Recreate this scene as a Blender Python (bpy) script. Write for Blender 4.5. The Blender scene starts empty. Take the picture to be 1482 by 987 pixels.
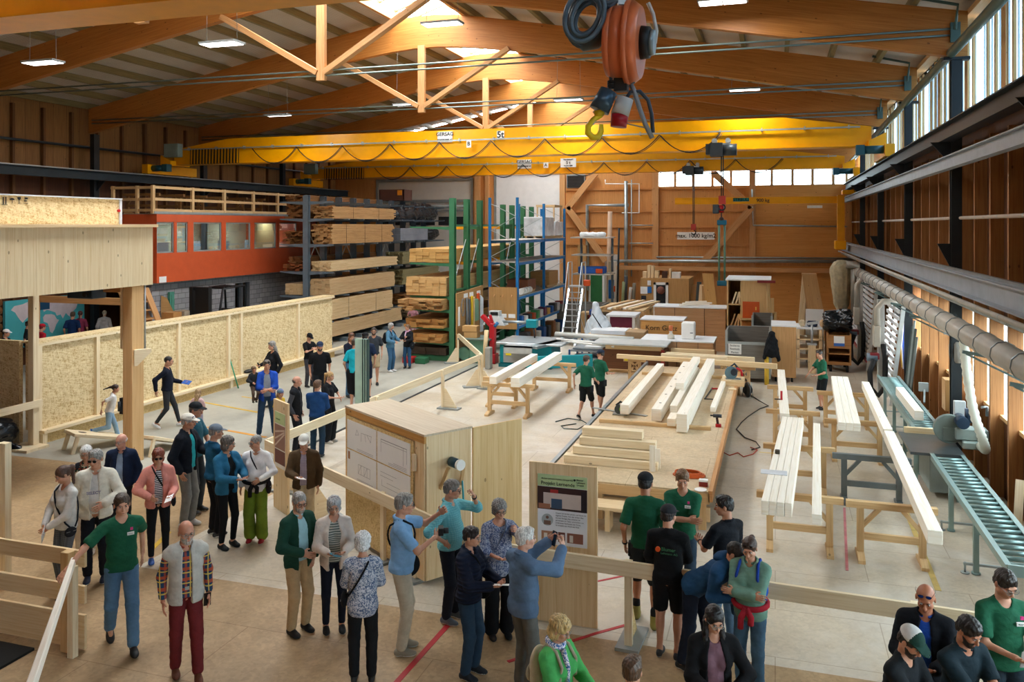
import bpy, math, random
import numpy as np
from mathutils import Vector, Matrix
random.seed(11)
R = math.radians
C = bpy.context.scene.collection
FPX, CX, CY, TH, HC = 1190.0, 741.0, 326.0, R(17.75), 5.0
CT, ST = math.cos(TH), math.sin(TH)
def P(px, py, z=0.0):
 """a point of the photograph on the horizontal plane z"""
 F = (z - HC) * FPX / (CY - py)
 r = (px - CX) / FPX * F
 return Vector((r * CT - F * ST, r * ST + F * CT, z))
def PX(px, py, X):
 r = (px - CX) / FPX
 F = X / (r * CT - ST)
 return Vector((X, F * (r * ST + CT), HC + (CY - py) / FPX * F))
def PY(px, py, Y):
 r = (px - CX) / FPX
 F = Y / (r * ST + CT)
 return Vector((F * (r * CT - ST), Y, HC + (CY - py) / FPX * F))
def nt(name):
 m = bpy.data.materials.new(name); m.use_nodes = True
 t = m.node_tree; b = t.nodes['Principled BSDF']
 return m, t, b
def N(t, typ, **kw):
 n = t.nodes.new(typ)
 for k, v in kw.items():
  if k in n.inputs.keys(): n.inputs[k].default_value = v
  else: setattr(n, k, v)
 return n
def lin(c):
 if isinstance(c, str):
  c = [int(c[i:i+2], 16) / 255 for i in (0, 2, 4)]
 return tuple(x / 12.92 if x <= .04045 else ((x + .055) / 1.055) ** 2.4 for x in c) + (1,)
def ramp(t, fac, stops):
 n = t.nodes.new('ShaderNodeValToRGB'); e = n.color_ramp.elements
 while len(e) < len(stops): e.new(0.5)
 for i, (p, c) in enumerate(stops): e[i].position = p; e[i].color = c
 t.links.new(fac, n.inputs[0]); return n.outputs[0]
def mixc(t, fac, a, b, mode='MIX'):
 n = t.nodes.new('ShaderNodeMix'); n.data_type = 'RGBA'; n.blend_type = mode
 for s, v in ((0, fac), (6, a), (7, b)):
  if isinstance(v, (int, float, tuple)): n.inputs[s].default_value = v
  else: t.links.new(v, n.inputs[s])
 return n.outputs[2]
def math_(t, op, a, b=0.0):
 n = t.nodes.new('ShaderNodeMath'); n.operation = op
 for s, v in ((0, a), (1, b)):
  if isinstance(v, (int, float)): n.inputs[s].default_value = v
  else: t.links.new(v, n.inputs[s])
 return n.outputs[0]
def bump(t, b, h, s, d=.01):
 n = N(t, 'ShaderNodeBump', Strength=s, Distance=d); t.links.new(h, n.inputs['Height'])
 t.links.new(n.outputs[0], b.inputs['Normal'])
MC = {}
def plain(hexc, rough=.6, metal=0.0, var=.12, em=0, name=None, spec=.4, bmp=0.0, bs=30):
 k = (hexc, rough, metal, var, em, bmp, bs)
 if k in MC: return MC[k]
 m, t, b = nt(name or 'paint_' + hexc)
 b.inputs['Roughness'].default_value = rough; b.inputs['Metallic'].default_value = metal
 b.inputs['Specular IOR Level'].default_value = spec
 c = lin(hexc)
 tc = N(t, 'ShaderNodeTexCoord'); ns = N(t, 'ShaderNodeTexNoise', Scale=3.0, Detail=5.0, Roughness=.6)
 t.links.new(tc.outputs['Object'], ns.inputs['Vector'])
 lo = tuple(x * (1 - var) for x in c[:3]) + (1,); hi = tuple(min(1, x * (1 + var)) for x in c[:3]) + (1,)
 col = ramp(t, ns.outputs[0], [(.3, lo), (.7, hi)])
 t.links.new(col, b.inputs['Base Color'])
 if em:
  b.inputs['Emission Color'].default_value = c; b.inputs['Emission Strength'].default_value = em
 if bmp:
  n2 = N(t, 'ShaderNodeTexNoise', Scale=float(bs), Detail=3.0)
  t.links.new(tc.outputs['Object'], n2.inputs['Vector']); bump(t, b, n2.outputs[0], bmp)
 MC[k] = m; return m
def wood(name, light, dark, rough=.55, seam=0.0, knots=.5, contrast=1.0, seamdark=.55, cross=0.0):
 """u runs along the grain, v across it, both in metres"""
 if name in MC: return MC[name]
 m, t, b = nt(name); b.inputs['Roughness'].default_value = rough
 b.inputs['Specular IOR Level'].default_value = .3
 uv = N(t, 'ShaderNodeTexCoord'); oi = N(t, 'ShaderNodeObjectInfo')
 sep = N(t, 'ShaderNodeSeparateXYZ'); t.links.new(uv.outputs['UV'], sep.inputs[0])
 w = math_(t, 'MULTIPLY', oi.outputs['Random'], 37.0)
 def coord(su, sv):
  cb = N(t, 'ShaderNodeCombineXYZ')
  t.links.new(math_(t, 'MULTIPLY', sep.outputs[0], su), cb.inputs[0])
  t.links.new(math_(t, 'MULTIPLY', sep.outputs[1], sv), cb.inputs[1])
  t.links.new(w, cb.inputs[2]); return cb.outputs[0]
 g = N(t, 'ShaderNodeTexNoise', Scale=1.0, Detail=6.0, Roughness=.62, Distortion=.4); t.links.new(coord(1.2, 34), g.inputs[0])
 l = N(t, 'ShaderNodeTexNoise', Scale=1.0, Detail=2.0); t.links.new(coord(.35, 2.2), l.inputs[0])
 L, D = lin(light), lin(dark)
 lerp = lambda f: tuple(L[i] + (D[i] - L[i]) * f for i in range(3)) + (1,)
 col = ramp(t, g.outputs[0], [(.32, lerp(min(1, .85 * contrast))), (.5, lerp(.3 * contrast)), (.7, L)])
 col = mixc(t, math_(t, 'MULTIPLY', l.outputs[0], .55), col, lerp(.75))
 if seam:
  fr = math_(t, 'FRACT', math_(t, 'DIVIDE', sep.outputs[1], seam))
  fl = math_(t, 'FLOOR', math_(t, 'DIVIDE', sep.outputs[1], seam))
  wn = N(t, 'ShaderNodeTexWhiteNoise', noise_dimensions='2D'); cb = N(t, 'ShaderNodeCombineXYZ')
  t.links.new(fl, cb.inputs[0]); t.links.new(math_(t, 'FLOOR', math_(t, 'ADD', math_(t, 'MULTIPLY', sep.outputs[0], .3), math_(t, 'MULTIPLY', fl, .37))), cb.inputs[1])
  t.links.new(cb.outputs[0], wn.inputs[0])
  col = mixc(t, math_(t, 'MULTIPLY', wn.outputs[0], .4), col, lerp(.8))
  edge = math_(t, 'LESS_THAN', fr, .05)
  col = mixc(t, math_(t, 'MULTIPLY', edge, 1 - seamdark), col, lerp(1.25))
 if knots:
  v = N(t, 'ShaderNodeTexVoronoi', Scale=1.0, Randomness=1.0); t.links.new(coord(3.6, 6.5), v.inputs[0])
  sc = N(t, 'ShaderNodeSeparateColor'); t.links.new(v.outputs['Color'], sc.inputs[0])
  k = math_(t, 'MULTIPLY', math_(t, 'LESS_THAN', v.outputs['Distance'], .11), math_(t, 'LESS_THAN', sc.outputs[0], knots))
  col = mixc(t, math_(t, 'MULTIPLY', k, .7), col, tuple(x * .32 for x in D[:3]) + (1,))
 t.links.new(col, b.inputs['Base Color']); bump(t, b, g.outputs[0], .12, .004)
 MC[name] = m; return m
def osb(name, light, dark, scale=1.0, rough=.6):
 if name in MC: return MC[name]
 m, t, b = nt(name); b.inputs['Roughness'].default_value = rough; b.inputs['Specular IOR Level'].default_value = .3
 uv = N(t, 'ShaderNodeTexCoord'); L, D = lin(light), lin(dark)
 cols = []
 for a in (.25, 1.35, -.7):
  mr = N(t, 'ShaderNodeMapping'); mr.inputs['Rotation'].default_value = (0, 0, a); mp = N(t, 'ShaderNodeMapping'); mp.inputs['Scale'].default_value = (9 * scale, 48 * scale, 1)
  t.links.new(uv.outputs['UV'], mr.inputs[0]); t.links.new(mr.outputs[0], mp.inputs[0])
  v = N(t, 'ShaderNodeTexVoronoi', Scale=1.0); t.links.new(mp.outputs[0], v.inputs[0])
  s = N(t, 'ShaderNodeSeparateColor'); t.links.new(v.outputs['Color'], s.inputs[0]); cols.append(s.outputs[0])
 big = N(t, 'ShaderNodeTexNoise', Scale=9.0 * scale, Detail=2.0); t.links.new(uv.outputs['UV'], big.inputs[0])
 f = math_(t, 'ADD', math_(t, 'MULTIPLY', cols[0], .42), math_(t, 'MULTIPLY', cols[1], .33))
 f = math_(t, 'ADD', f, math_(t, 'MULTIPLY', cols[2], .25))
 mid = tuple((L[i] * .62 + D[i] * .38) for i in range(3)) + (1,)
 col = ramp(t, f, [(.12, D), (.42, mid), (.8, L)])
 col = mixc(t, math_(t, 'MULTIPLY', big.outputs[0], .35), col, mid)
 t.links.new(col, b.inputs['Base Color']); bump(t, b, f, .15, .004)
 MC[name] = m; return m
PALE = wood('pale_spruce', 'f2dcb4', 'd0ab76', knots=.28)
PALE2 = wood('planed_spruce', 'f6e8cb', 'd8bf92', knots=.22)
WHITEW = wood('white_planed_timber', 'fdf9f0', 'e8dcc4', knots=.12)
PINE = wood('yellow_spruce_panel', 'ecd3a0', 'c89f62', seam=.12, knots=.5)
CLT = wood('knotty_panel', 'f2e4c4', 'd3b888', seam=.13, knots=.6)
GLU = wood('glulam', 'cf8d48', '985922', seam=.045, knots=.35, rough=.42)
GLUD = wood('glulam_dark', 'c27d3a', '8a4d1e', seam=.045, knots=.3, rough=.45)
BACKW = wood('wall_boards', 'e0a566', 'b67a42', seam=.11, knots=.4, rough=.45)
BACKG = wood('wall_glulam_panel', 'e6ab66', 'c4843f', seam=.2, knots=.35, rough=.35)
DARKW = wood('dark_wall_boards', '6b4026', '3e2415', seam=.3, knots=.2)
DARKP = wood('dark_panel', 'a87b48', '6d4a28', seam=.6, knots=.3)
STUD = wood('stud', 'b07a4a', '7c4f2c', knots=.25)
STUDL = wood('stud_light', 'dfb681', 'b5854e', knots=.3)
TRUSSW = wood('brace_timber', 'dba873', 'b17c48', knots=.25)
ROUGHB = wood('rough_boards', 'd6ac74', '8f6338', seam=.026, knots=.2, contrast=1.2, seamdark=.1)
DARKB = wood('weathered_boards', 'a5713f', '5a3a20', seam=.03, knots=.1, contrast=1.3, seamdark=.1)
STACK = wood('planed_stack', 'e8d0a8', 'b8945f', seam=.045, knots=.25, seamdark=.2)
STACKG = wood('green_boards', '9a9068', '5f583a', seam=.03, knots=.1, seamdark=.1)
GREYW = wood('grey_wood', '8d8980', '5c5852', seam=.2, knots=.1)
BROWNP = wood('brown_plywood', 'c69a63', '9c7342', knots=.3)
OSBM = osb('osb_board', 'eedcb0', 'ac8548')
OSBE = osb('osb_edge', 'e8cf95', 'a87c3c', 2.0)
STEEL = plain('9aa3a6', .38, .8); GALV = plain('aab4b6', .42, .6, .15); GSTEEL = plain('6f8388', .45, .3)
DSTEEL = plain('2a3034', .45, .4); BLACK = plain('17181a', .5); RUBBER = plain('151515', .8)
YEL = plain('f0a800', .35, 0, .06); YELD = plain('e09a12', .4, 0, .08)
RED = plain('b3141c', .45); WHITE = plain('eeeeea', .5, 0, .04); PAPER = plain('f4f4f2', .7, 0, .03)
GREEN = plain('3a7350', .5, .1, .1); BLUE = plain('1c74b4', .45, .1, .1); TEAL = plain('0e8f98', .4, 0, .1)
ORANGE = plain('d8541f', .45, 0, .06); GREY = plain('8d9290', .5)
def glass(name='glass', tint='dfe8ea', rough=.05, alpha=.25):
 if name in MC: return MC[name]
 m, t, b = nt(name); t.nodes.remove(b)
 tr = N(t, 'ShaderNodeBsdfTransparent'); tr.inputs[0].default_value = lin(tint)
 gl = N(t, 'ShaderNodeBsdfGlossy', Roughness=rough); mx = N(t, 'ShaderNodeMixShader')
 mx.inputs[0].default_value = alpha * .5
 t.links.new(tr.outputs[0], mx.inputs[1]); t.links.new(gl.outputs[0], mx.inputs[2])
 t.links.new(mx.outputs[0], t.nodes['Material Output'].inputs[0]); MC[name] = m; return m
GLASS = glass()
class MB:
 def __init__(s): s.v = []; s.f = []; s.uv = []; s.mi = []; s.sm = []; s.cur = 0
 def mat(s, i): s.cur = i; return s
 def face(s, idx, uvs, smooth=False):
  s.f.append(idx); s.uv.append(uvs); s.mi.append(s.cur); s.sm.append(smooth)
 def hexa(s, p, ax=None):
  """p: 8 corners, 0-3 at one end, 4-7 at the other"""
  o = len(s.v); s.v += [tuple(q) for q in p]
  q = [Vector(a) for a in p]
  ou, ov = random.random() * 9, random.random() * 9
  L = (q[4] - q[0]).length; w1 = (q[1] - q[0]).length; w2 = (q[3] - q[0]).length
  s.face([o, o+3, o+2, o+1], [(ou, ov), (ou, ov+w2), (ou+w1, ov+w2), (ou+w1, ov)])
  s.face([o+4, o+5, o+6, o+7], [(ou, ov), (ou+w1, ov), (ou+w1, ov+w2), (ou, ov+w2)])
  acc = ov
  for i in range(4):
   j = (i + 1) % 4; w = (q[j] - q[i]).length
   s.face([o+i, o+j, o+4+j, o+4+i], [(ou, acc), (ou, acc+w), (ou+L, acc+w), (ou+L, acc)])
   acc += w
  return s
 def box(s, x0, x1, y0, y1, z0, z1, ax=None):
  d = (abs(x1-x0), abs(y1-y0), abs(z1-z0))
  if ax is None: ax = d.index(max(d))
  if ax == 0: p = [(x0,y0,z0),(x0,y0,z1),(x0,y1,z1),(x0,y1,z0),(x1,y0,z0),(x1,y0,z1),(x1,y1,z1),(x1,y1,z0)]
  elif ax == 1: p = [(x0,y0,z0),(x1,y0,z0),(x1,y0,z1),(x0,y0,z1),(x0,y1,z0),(x1,y1,z0),(x1,y1,z1),(x0,y1,z1)]
  else: p = [(x0,y0,z0),(x0,y1,z0),(x1,y1,z0),(x1,y0,z0),(x0,y0,z1),(x0,y1,z1),(x1,y1,z1),(x1,y0,z1)]
  return s.hexa(p)
 def beam(s, a, b, w, h, up=(0, 0, 1)):
  a, b, up = Vector(a), Vector(b), Vector(up)
  d = (b - a).normalized()
  sd = d.cross(up)
  if sd.length < 1e-4: sd = d.cross(Vector((1, 0, 0)))
  sd.normalize(); u = sd.cross(d).normalized()
  c = [(-w/2, -h/2), (w/2, -h/2), (w/2, h/2), (-w/2, h/2)]
  return s.hexa([a + sd*i + u*j for i, j in c] + [b + sd*i + u*j for i, j in c])
 def cyl(s, a, b, r, r2=None, n=12, cap=True):
  a, b = Vector(a), Vector(b); r2 = r if r2 is None else r2
  d = (b - a).normalized(); x = d.orthogonal().normalized(); y = d.cross(x); o = len(s.v); L = (b-a).length
  for c, rr in ((a, r), (b, r2)):
   for i in range(n):
    t = 2*math.pi*i/n; s.v.append(tuple(c + (x*math.cos(t) + y*math.sin(t))*rr))
  for i in range(n):
   j = (i+1) % n
   s.face([o+i, o+j, o+n+j, o+n+i], [(0, i*.05), (0, i*.05+.05), (L, i*.05+.05), (L, i*.05)], True)
  if cap:
   s.face([o+i for i in reversed(range(n))], [(0, 0)]*n); s.face([o+n+i for i in range(n)], [(0, 0)]*n)
  return s
 def tube(s, pts, r, n=8, closed=False):
  pts = [Vector(p) for p in pts]; o = len(s.v); m = len(pts); pn = None; rr = r if isinstance(r, (list, tuple)) else [r]*m
  for k, p in enumerate(pts):
   if closed: d = pts[(k+1) % m] - pts[k-1]
   else: d = pts[min(k+1, m-1)] - pts[max(k-1, 0)]
   d.normalize()
   x = d.orthogonal().normalized() if pn is None else (pn - d*pn.dot(d)).normalized()
   pn = x; y = d.cross(x)
   for i in range(n):
    t = 2*math.pi*i/n; s.v.append(tuple(p + (x*math.cos(t)+y*math.sin(t))*rr[k]))
  for k in range(m if closed else m-1):
   for i in range(n):
    j = (i+1) % n; a, b2 = o+k*n, o+((k+1) % m)*n
    s.face([a+i, a+j, b2+j, b2+i], [(k*.1, i*.03), (k*.1, i*.03+.03), (k*.1+.1, i*.03+.03), (k*.1+.1, i*.03)], True)
  if not closed:
   s.face([o+i for i in reversed(range(n))], [(0, 0)]*n); s.face([o+(m-1)*n+i for i in range(n)], [(0, 0)]*n)
  return s
 def prism(s, poly, org, ux, uy, depth):
  """poly in the (ux,uy) plane at org, extruded by the vector depth"""
  org, ux, uy, depth = Vector(org), Vector(ux), Vector(uy), Vector(depth); n = len(poly); o = len(s.v)
  for off in (Vector(), depth):
   for a, b in poly: s.v.append(tuple(org + ux*a + uy*b + off))
  s.face([o+i for i in range(n)], list(poly)); s.face([o+n+i for i in reversed(range(n))], list(reversed(poly)))
  acc = 0; D = depth.length
  for i in range(n):
   j = (i+1) % n; w = math.dist(poly[i], poly[j])
   s.face([o+i, o+n+i, o+n+j, o+j], [(acc, 0), (acc, D), (acc+w, D), (acc+w, 0)]); acc += w
  return s
 def sph(s, c, r, n=12, sc=(1, 1, 1)):
  o = len(s.v); m = n//2
  for i in range(m+1):
   for j in range(n):
    a, b = math.pi*i/m, 2*math.pi*j/n
    s.v.append((c[0]+r*sc[0]*math.sin(a)*math.cos(b), c[1]+r*sc[1]*math.sin(a)*math.sin(b), c[2]+r*sc[2]*math.cos(a)))
  for i in range(m):
   for j in range(n):
    k = (j+1) % n; s.face([o+i*n+j, o+(i+1)*n+j, o+(i+1)*n+k, o+i*n+k], [(0, 0)]*4, True)
  return s
 def lathe(s, c, prof, n=16):
  o = len(s.v); m = len(prof)
  for r, z in prof:
   for j in range(n):
    b = 2*math.pi*j/n; s.v.append((c[0]+r*math.cos(b), c[1]+r*math.sin(b), c[2]+z))
  for i in range(m-1):
   for j in range(n):
    k = (j+1) % n; s.face([o+i*n+j, o+i*n+k, o+(i+1)*n+k, o+(i+1)*n+j], [(0, 0)]*4, True)
  return s
 def mesh(s, name, loc=(0, 0, 0)):
  me = bpy.data.meshes.new(name)
  lx, ly, lz = loc
  me.from_pydata([(a-lx, b-ly, c-lz) for a, b, c in s.v], [], s.f)
  uvl = me.uv_layers.new(name='UV')
  flat = [x for f in s.uv for q in f for x in q]
  uvl.data.foreach_set('uv', flat)
  me.polygons.foreach_set('material_index', s.mi); me.polygons.foreach_set('use_smooth', s.sm)
  return me
def link(name, me, m, parent=None, loc=(0, 0, 0), rz=0):
 o = bpy.data.objects.new(name, me); C.objects.link(o)
 o.location = loc; o.rotation_euler = (0, 0, rz)
 for x in (m if isinstance(m, (list, tuple)) else [m]): me.materials.append(x)
 if parent: o.parent = parent
 return o
def tag(o, label, cat, group=None, kind=None):
 if label: o['label'] = label
 if cat: o['category'] = cat
 if group: o['group'] = group
 if kind: o['kind'] = kind
 return o
def thing(name, loc, label, cat, group=None, rz=0):
 o = bpy.data.objects.new(name, None); C.objects.link(o); o.empty_display_size = .2
 o.location = loc; o.rotation_euler = (0, 0, rz)
 return tag(o, label, cat, group)
def part(name, mb, m, root, bev=0, label=None, world=True):
 """mb is in world coordinates when the root is not rotated, else local"""
 loc = (0, 0, 0)
 if world:
  q = root
  while q: loc = tuple(loc[i] + q.location[i] for i in range(3)); q = q.parent
 o = link(name, mb.mesh(name, loc), m, root)
 if bev: bevel(o, bev)
 if label: o['label'] = label
 return o
def bevel(o, w, seg=1):
 md = o.modifiers.new('Bevel', 'BEVEL'); md.width = w; md.segments = seg; md.limit_method = 'ANGLE'; return o
def single(name, mb, m, label, cat, group=None, bev=0, loc=None):
 if loc is None:
  xs = [v[0] for v in mb.v]; ys = [v[1] for v in mb.v]; zs = [v[2] for v in mb.v]
  loc = ((min(xs)+max(xs))/2, (min(ys)+max(ys))/2, min(zs))
 o = link(name, mb.mesh(name, loc), m, None, loc)
 if bev: bevel(o, bev)
 return tag(o, label, cat, group)
def struct(name, mb, m, label=None, parent=None):
 o = link(name, mb.mesh(name), m, parent)
 if not parent: o['kind'] = 'structure'
 if label: o['label'] = label
 return o
def dup(root, loc=None, rz=None, label=None):
 def cp(o, par):
  c = o.copy(); C.objects.link(c); c.parent = par
  for k in list(o.children): cp(k, c)
  return c
 r = cp(root, None)
 if loc is not None: r.location = loc
 if rz is not None: r.rotation_euler[2] = rz
 if label: r['label'] = label
 return r
FONTM = {}
def text(name, body, size, m, parent, loc, rot, ext=.001, bold=0.0, align='CENTER'):
 cu = bpy.data.curves.new(name, 'FONT'); cu.body = body; cu.size = size; cu.extrude = ext; cu.align_x = align; cu.align_y = 'CENTER'; cu.offset = bold
 t = bpy.data.objects.new(name, cu); C.objects.link(t)
 dg = bpy.context.evaluated_depsgraph_get()
 me = bpy.data.meshes.new_from_object(t.evaluated_get(dg)); bpy.data.objects.remove(t)
 me.materials.clear()
 o = bpy.data.objects.new(name, me); C.objects.link(o); me.materials.append(m)
 o.parent = parent; o.location = loc; o.rotation_euler = rot
 return o
RX = (math.pi/2, 0, 0)      # lettering standing up and read from -y
XL, XR, YF, YB, RID = -25.6, 3.9, -5.0, 44.6, -11.0
COLY = [-.15 + 6.35*k - 6.35*0 + .05 for k in range(0, 7)]
COLY = [-0.1, 6.25, 12.6, 18.95, 25.3, 31.65, 38.0]
def zt(x): d = x-RID; return 12.0 - .19*(math.sqrt(d*d+1)-1)
def zb(x): d = x-RID; return 10.93 - .195*(math.sqrt(d*d+4)-2)
def floor_mat(name, light, dark, fleck, rough, seams=True, dust=.0, dustcol='efe6d6', gloss=None):
 m, t, b = nt(name); tc = N(t, 'ShaderNodeTexCoord'); L, D = lin(light), lin(dark)
 n1 = N(t, 'ShaderNodeTexNoise', Scale=.35, Detail=5.0, Roughness=.65); t.links.new(tc.outputs['Object'], n1.inputs[0])
 v = N(t, 'ShaderNodeTexVoronoi', Scale=26.0); t.links.new(tc.outputs['Object'], v.inputs[0])
 s = N(t, 'ShaderNodeSeparateColor'); t.links.new(v.outputs['Color'], s.inputs[0])
 col = ramp(t, n1.outputs[0], [(.33, D), (.62, L)])
 col = mixc(t, math_(t, 'MULTIPLY', s.outputs[0], fleck), col, tuple(x*.55 for x in D[:3])+(1,))
 n3 = N(t, 'ShaderNodeTexNoise', Scale=2.2, Detail=6.0, Roughness=.7, Distortion=1.2); t.links.new(tc.outputs['Object'], n3.inputs[0])
 col = mixc(t, math_(t, 'MULTIPLY', ramp(t, n3.outputs[0], [(.45, (0,0,0,1)), (.75, (1,1,1,1))]), .35), col, tuple(min(1, x*1.25) for x in L[:3])+(1,))
 if dust:
  n2 = N(t, 'ShaderNodeTexNoise', Scale=.5, Detail=7.0, Roughness=.7, Distortion=.8); t.links.new(tc.outputs['Object'], n2.inputs[0])
  dm = ramp(t, n2.outputs[0], [(.42, (0,0,0,1)), (.62, (1,1,1,1))])
  col = mixc(t, math_(t, 'MULTIPLY', dm, dust), col, lin(dustcol))
 if seams:
  br = N(t, 'ShaderNodeTexBrick'); br.inputs['Scale'].default_value = 1.0
  br.inputs['Brick Width'].default_value = 2.5; br.inputs['Row Height'].default_value = 1.25; br.inputs['Mortar Size'].default_value = .007
  br.inputs['Color1'].default_value = (1,1,1,1); br.inputs['Color2'].default_value = (.93,.93,.93,1); br.inputs['Mortar'].default_value = (.68,.63,.58,1)
  t.links.new(tc.outputs['Object'], br.inputs[0])
  col = mixc(t, 1.0, col, br.outputs[0], 'MULTIPLY')
 t.links.new(col, b.inputs['Base Color'])
 t.links.new(math_(t, 'ADD', math_(t, 'MULTIPLY', n3.outputs[0], .35), rough-.17), b.inputs['Roughness'])
 b.inputs['Specular IOR Level'].default_value = .35
 bump(t, b, s.outputs[0], .08, .003); return m
def slab(name, x0, x1, y0, y1, m, z=0.0):
 mb = MB(); mb.box(x0, x1, y0, y1, z-.2, z, 1); return struct(name, mb, m)
FOSB = floor_mat('floor_boards', 'c0a27c', '94764f', .35, .5)
FSHOP = floor_mat('workshop_floor', 'd0c3ad', 'b4a58e', .25, .36, True, .6, 'd6d1c8')
FCON = floor_mat('concrete', 'adaa9e', '8b887e', .1, .5, False, .3, 'b6b3a6')
slab('floor', XL-.2, XR+.3, YF, 9.8, FOSB); slab('floor', XL-.2, -8.9, 9.8, 13.7, FOSB); slab('floor', -8.9, XR+.3, 9.8, 13.7, FSHOP)
slab('floor', -10.1, XR+.3, 13.7, YB+.2, FSHOP)
slab('floor', XL-.2, -10.1, 13.7, YB+.2, FCON)
TN = [0]
def trim(mb, m, label=None):
 TN[0] += 1; return struct('trim_%d' % TN[0], mb, m, label)
mb = MB(); mb.box(-10.13, -10.05, 13.7, 36, .0, .012); trim(mb, DSTEEL, 'dark steel floor rail between concrete and boards')
gm = MB(); gm.box(-90, 70, -60, 110, -.6, -.25, 1); struct('floor', gm, plain('8c8c86', .9))
mb = MB(); mb.box(XL-.15, XR+.15, YF-.15, YF, 0, 9.2, 2); mb.prism([(XL-.15, 9.2), (XR+.15, 9.2), (RID+1.5, 12.2), (RID-1.5, 12.2)], (0, YF-.15, 0), (1, 0, 0), (0, 0, 1), (0, .15, 0)); struct('wall_front', mb, BACKW)  # unseen wall behind the camera, added solid to hold back front light
WN = [0]
DW, DP = DARKW, DARKP
mb = MB(); mb.box(4.0, 4.15, YF, YB, 0, 1.5, 2); mb.box(4.0, 4.15, YF, YB, 3.25, 7.1, 2); mb.box(4.0, 4.15, YF, YB, 9.3, 10.2, 1)
mb.box(4.0, 4.15, 27.0, YB, 1.5, 3.25, 2)
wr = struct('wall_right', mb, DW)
y = YF+.3; k = 0
lo = MB(); hi = MB()
while y < YB-.2:
 if min(abs(y-c) for c in COLY) > .25:
  lo.box(3.78, 4.0, y-.045, y+.045, 0, 6.7) if k % 2 else None
  w = .05 if k % 5 else .16
  hi.box(4.0, 4.05, y-w, y+w, 7.1, 9.35)
 y += .625; k += 1
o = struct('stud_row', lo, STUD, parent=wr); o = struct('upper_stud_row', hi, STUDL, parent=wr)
sl = MB(); sl.box(3.7, 4.1, YF, YB, 7.05, 7.13); sl.box(3.75, 4.1, YF, YB, 9.3, 9.42); sl.box(3.93, 4.1, YF, 27, 1.45, 1.52); sl.box(3.93, 4.1, YF, 27, 3.2, 3.28)
struct('plate', sl, STUDL, parent=wr)
WM = plain('d6dade', .4)
ys = [YF]+COLY+[YB]
for a, b in zip(ys[:-1], ys[1:]):
 WN[0] += 1
 g = MB(); g.box(4.05, 4.065, a+.1, b-.1, 7.13, 9.3); wo = struct('window_%d' % WN[0], g, glass('tinted_pane', '9fb2be', .1, .2))
 f = MB(); n = int((b-a)/.625)
 for i in range(n+1):
  yy = a+.1+(b-a-.2)*i/n; f.box(4.04, 4.07, yy-.02, yy+.02, 7.13, 9.3)
 struct('window_frame', f, WM, parent=wo)
 if a < 20:
  WN[0] += 1; g = MB(); g.box(4.05, 4.065, a+.1, min(b, 27)-.1, 1.52, 3.2); wo = struct('window_%d' % WN[0], g, GLASS)
  f = MB()
  for i in range(n//2+1):
   yy = a+.1+(b-a-.2)*i*2/n; f.box(4.03, 4.09, yy-.03, yy+.03, 1.52, 3.2)
  f.box(4.03, 4.09, a+.1, b-.1, 2.3, 2.35)
  struct('window_frame', f, WM, parent=wo)
for c in COLY[1:]:
 mb = MB(); x = 3.55
 mb.box(x-.1, x+.1, c-.09, c-.075, 0, 8.45, 2); mb.box(x-.1, x+.1, c+.075, c+.09, 0, 8.45, 2); mb.box(x-.008, x+.008, c-.075, c+.075, 0, 8.45, 2)
 mb.box(x-.25, x+.25, c-.11, c+.11, 8.4, 8.46)
 mb.prism([(0, 0), (.38, 0), (0, -.45)], (x-.1, c-.02, 6.72), (-1, 0, 0), (0, 0, 1), (0, .04, 0))
 mb.prism([(0, 0), (.25, 0), (0, -.5)], (x-.1, c-.02, 3.72+.9), (-1, 0, 0), (0, 0, 1), (0, .04, 0))
 trim(mb, DSTEEL)
 mb = MB(); x = -25.0
 mb.box(x-.1, x+.1, c-.13, c+.13, 0, 8.5, 2); mb.prism([(0, 0), (.4, 0), (0, -.4)], (x+.1, c-.02, 6.7), (1, 0, 0), (0, 0, 1), (0, .04, 0)); trim(mb, DSTEEL)
def ibeam(mb, x, z0, z1, y0, y1, w=.24, tw=.012, tf=.022):
 mb.box(x-w/2, x+w/2, y0, y1, z0, z0+tf, 1); mb.box(x-w/2, x+w/2, y0, y1, z1-tf, z1, 1); mb.box(x-tw/2, x+tw/2, y0, y1, z0+tf, z1-tf, 1)
def rail(x, z0, z1, m, label, name='crane_runway', y0=YF+.2, y1=YB-.3, w=.26, head=True):
 t = thing(name, (x, 20, z0), label, 'rail')
 mb = MB(); ibeam(mb, x, z0, z1, y0, y1, w); part('runway_beam', mb, m, t)
 if head: mb = MB(); mb.box(x-.03, x+.03, y0, y1, z1, z1+.05, 1); part('rail_head', mb, STEEL, t)
 return t
rail(3.35, 6.72, 7.05, plain('23272a', .5, .2), 'black steel crane runway beam high along the right wall')
rail(-24.6, 6.72, 7.05, plain('25333b', .5, .2), 'dark blue-grey crane runway beam along the left wall')
rail(3.3, 6.12, 6.38, plain('9097a0', .5), 'grey steel rail beam just below the black right runway', w=.16, head=False)
rail(3.22, 3.78, 4.15, plain('9aa1a8', .45), 'grey steel rail beam low along the right wall, carrying the wall crane', w=.3)
def run(name, pts, r, m, label, cat='pipe', clamps=None, group=None):
 t = thing(name, tuple(pts[0]), label, cat, group)
 mb = MB(); mb.tube(pts, r, 10); part('pipe', mb, m, t)
 if clamps:
  a, b = Vector(pts[0]), Vector(pts[-1]); n = int((b-a).length/clamps)
  d = (b-a).normalized()
  for i in range(1, n): mb = MB(); p = a.lerp(b, i/n); mb.cyl(p-d*.015, p+d*.015, r*1.08, n=10); part('pipe_clamp', mb, STEEL, t)
 return t
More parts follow.
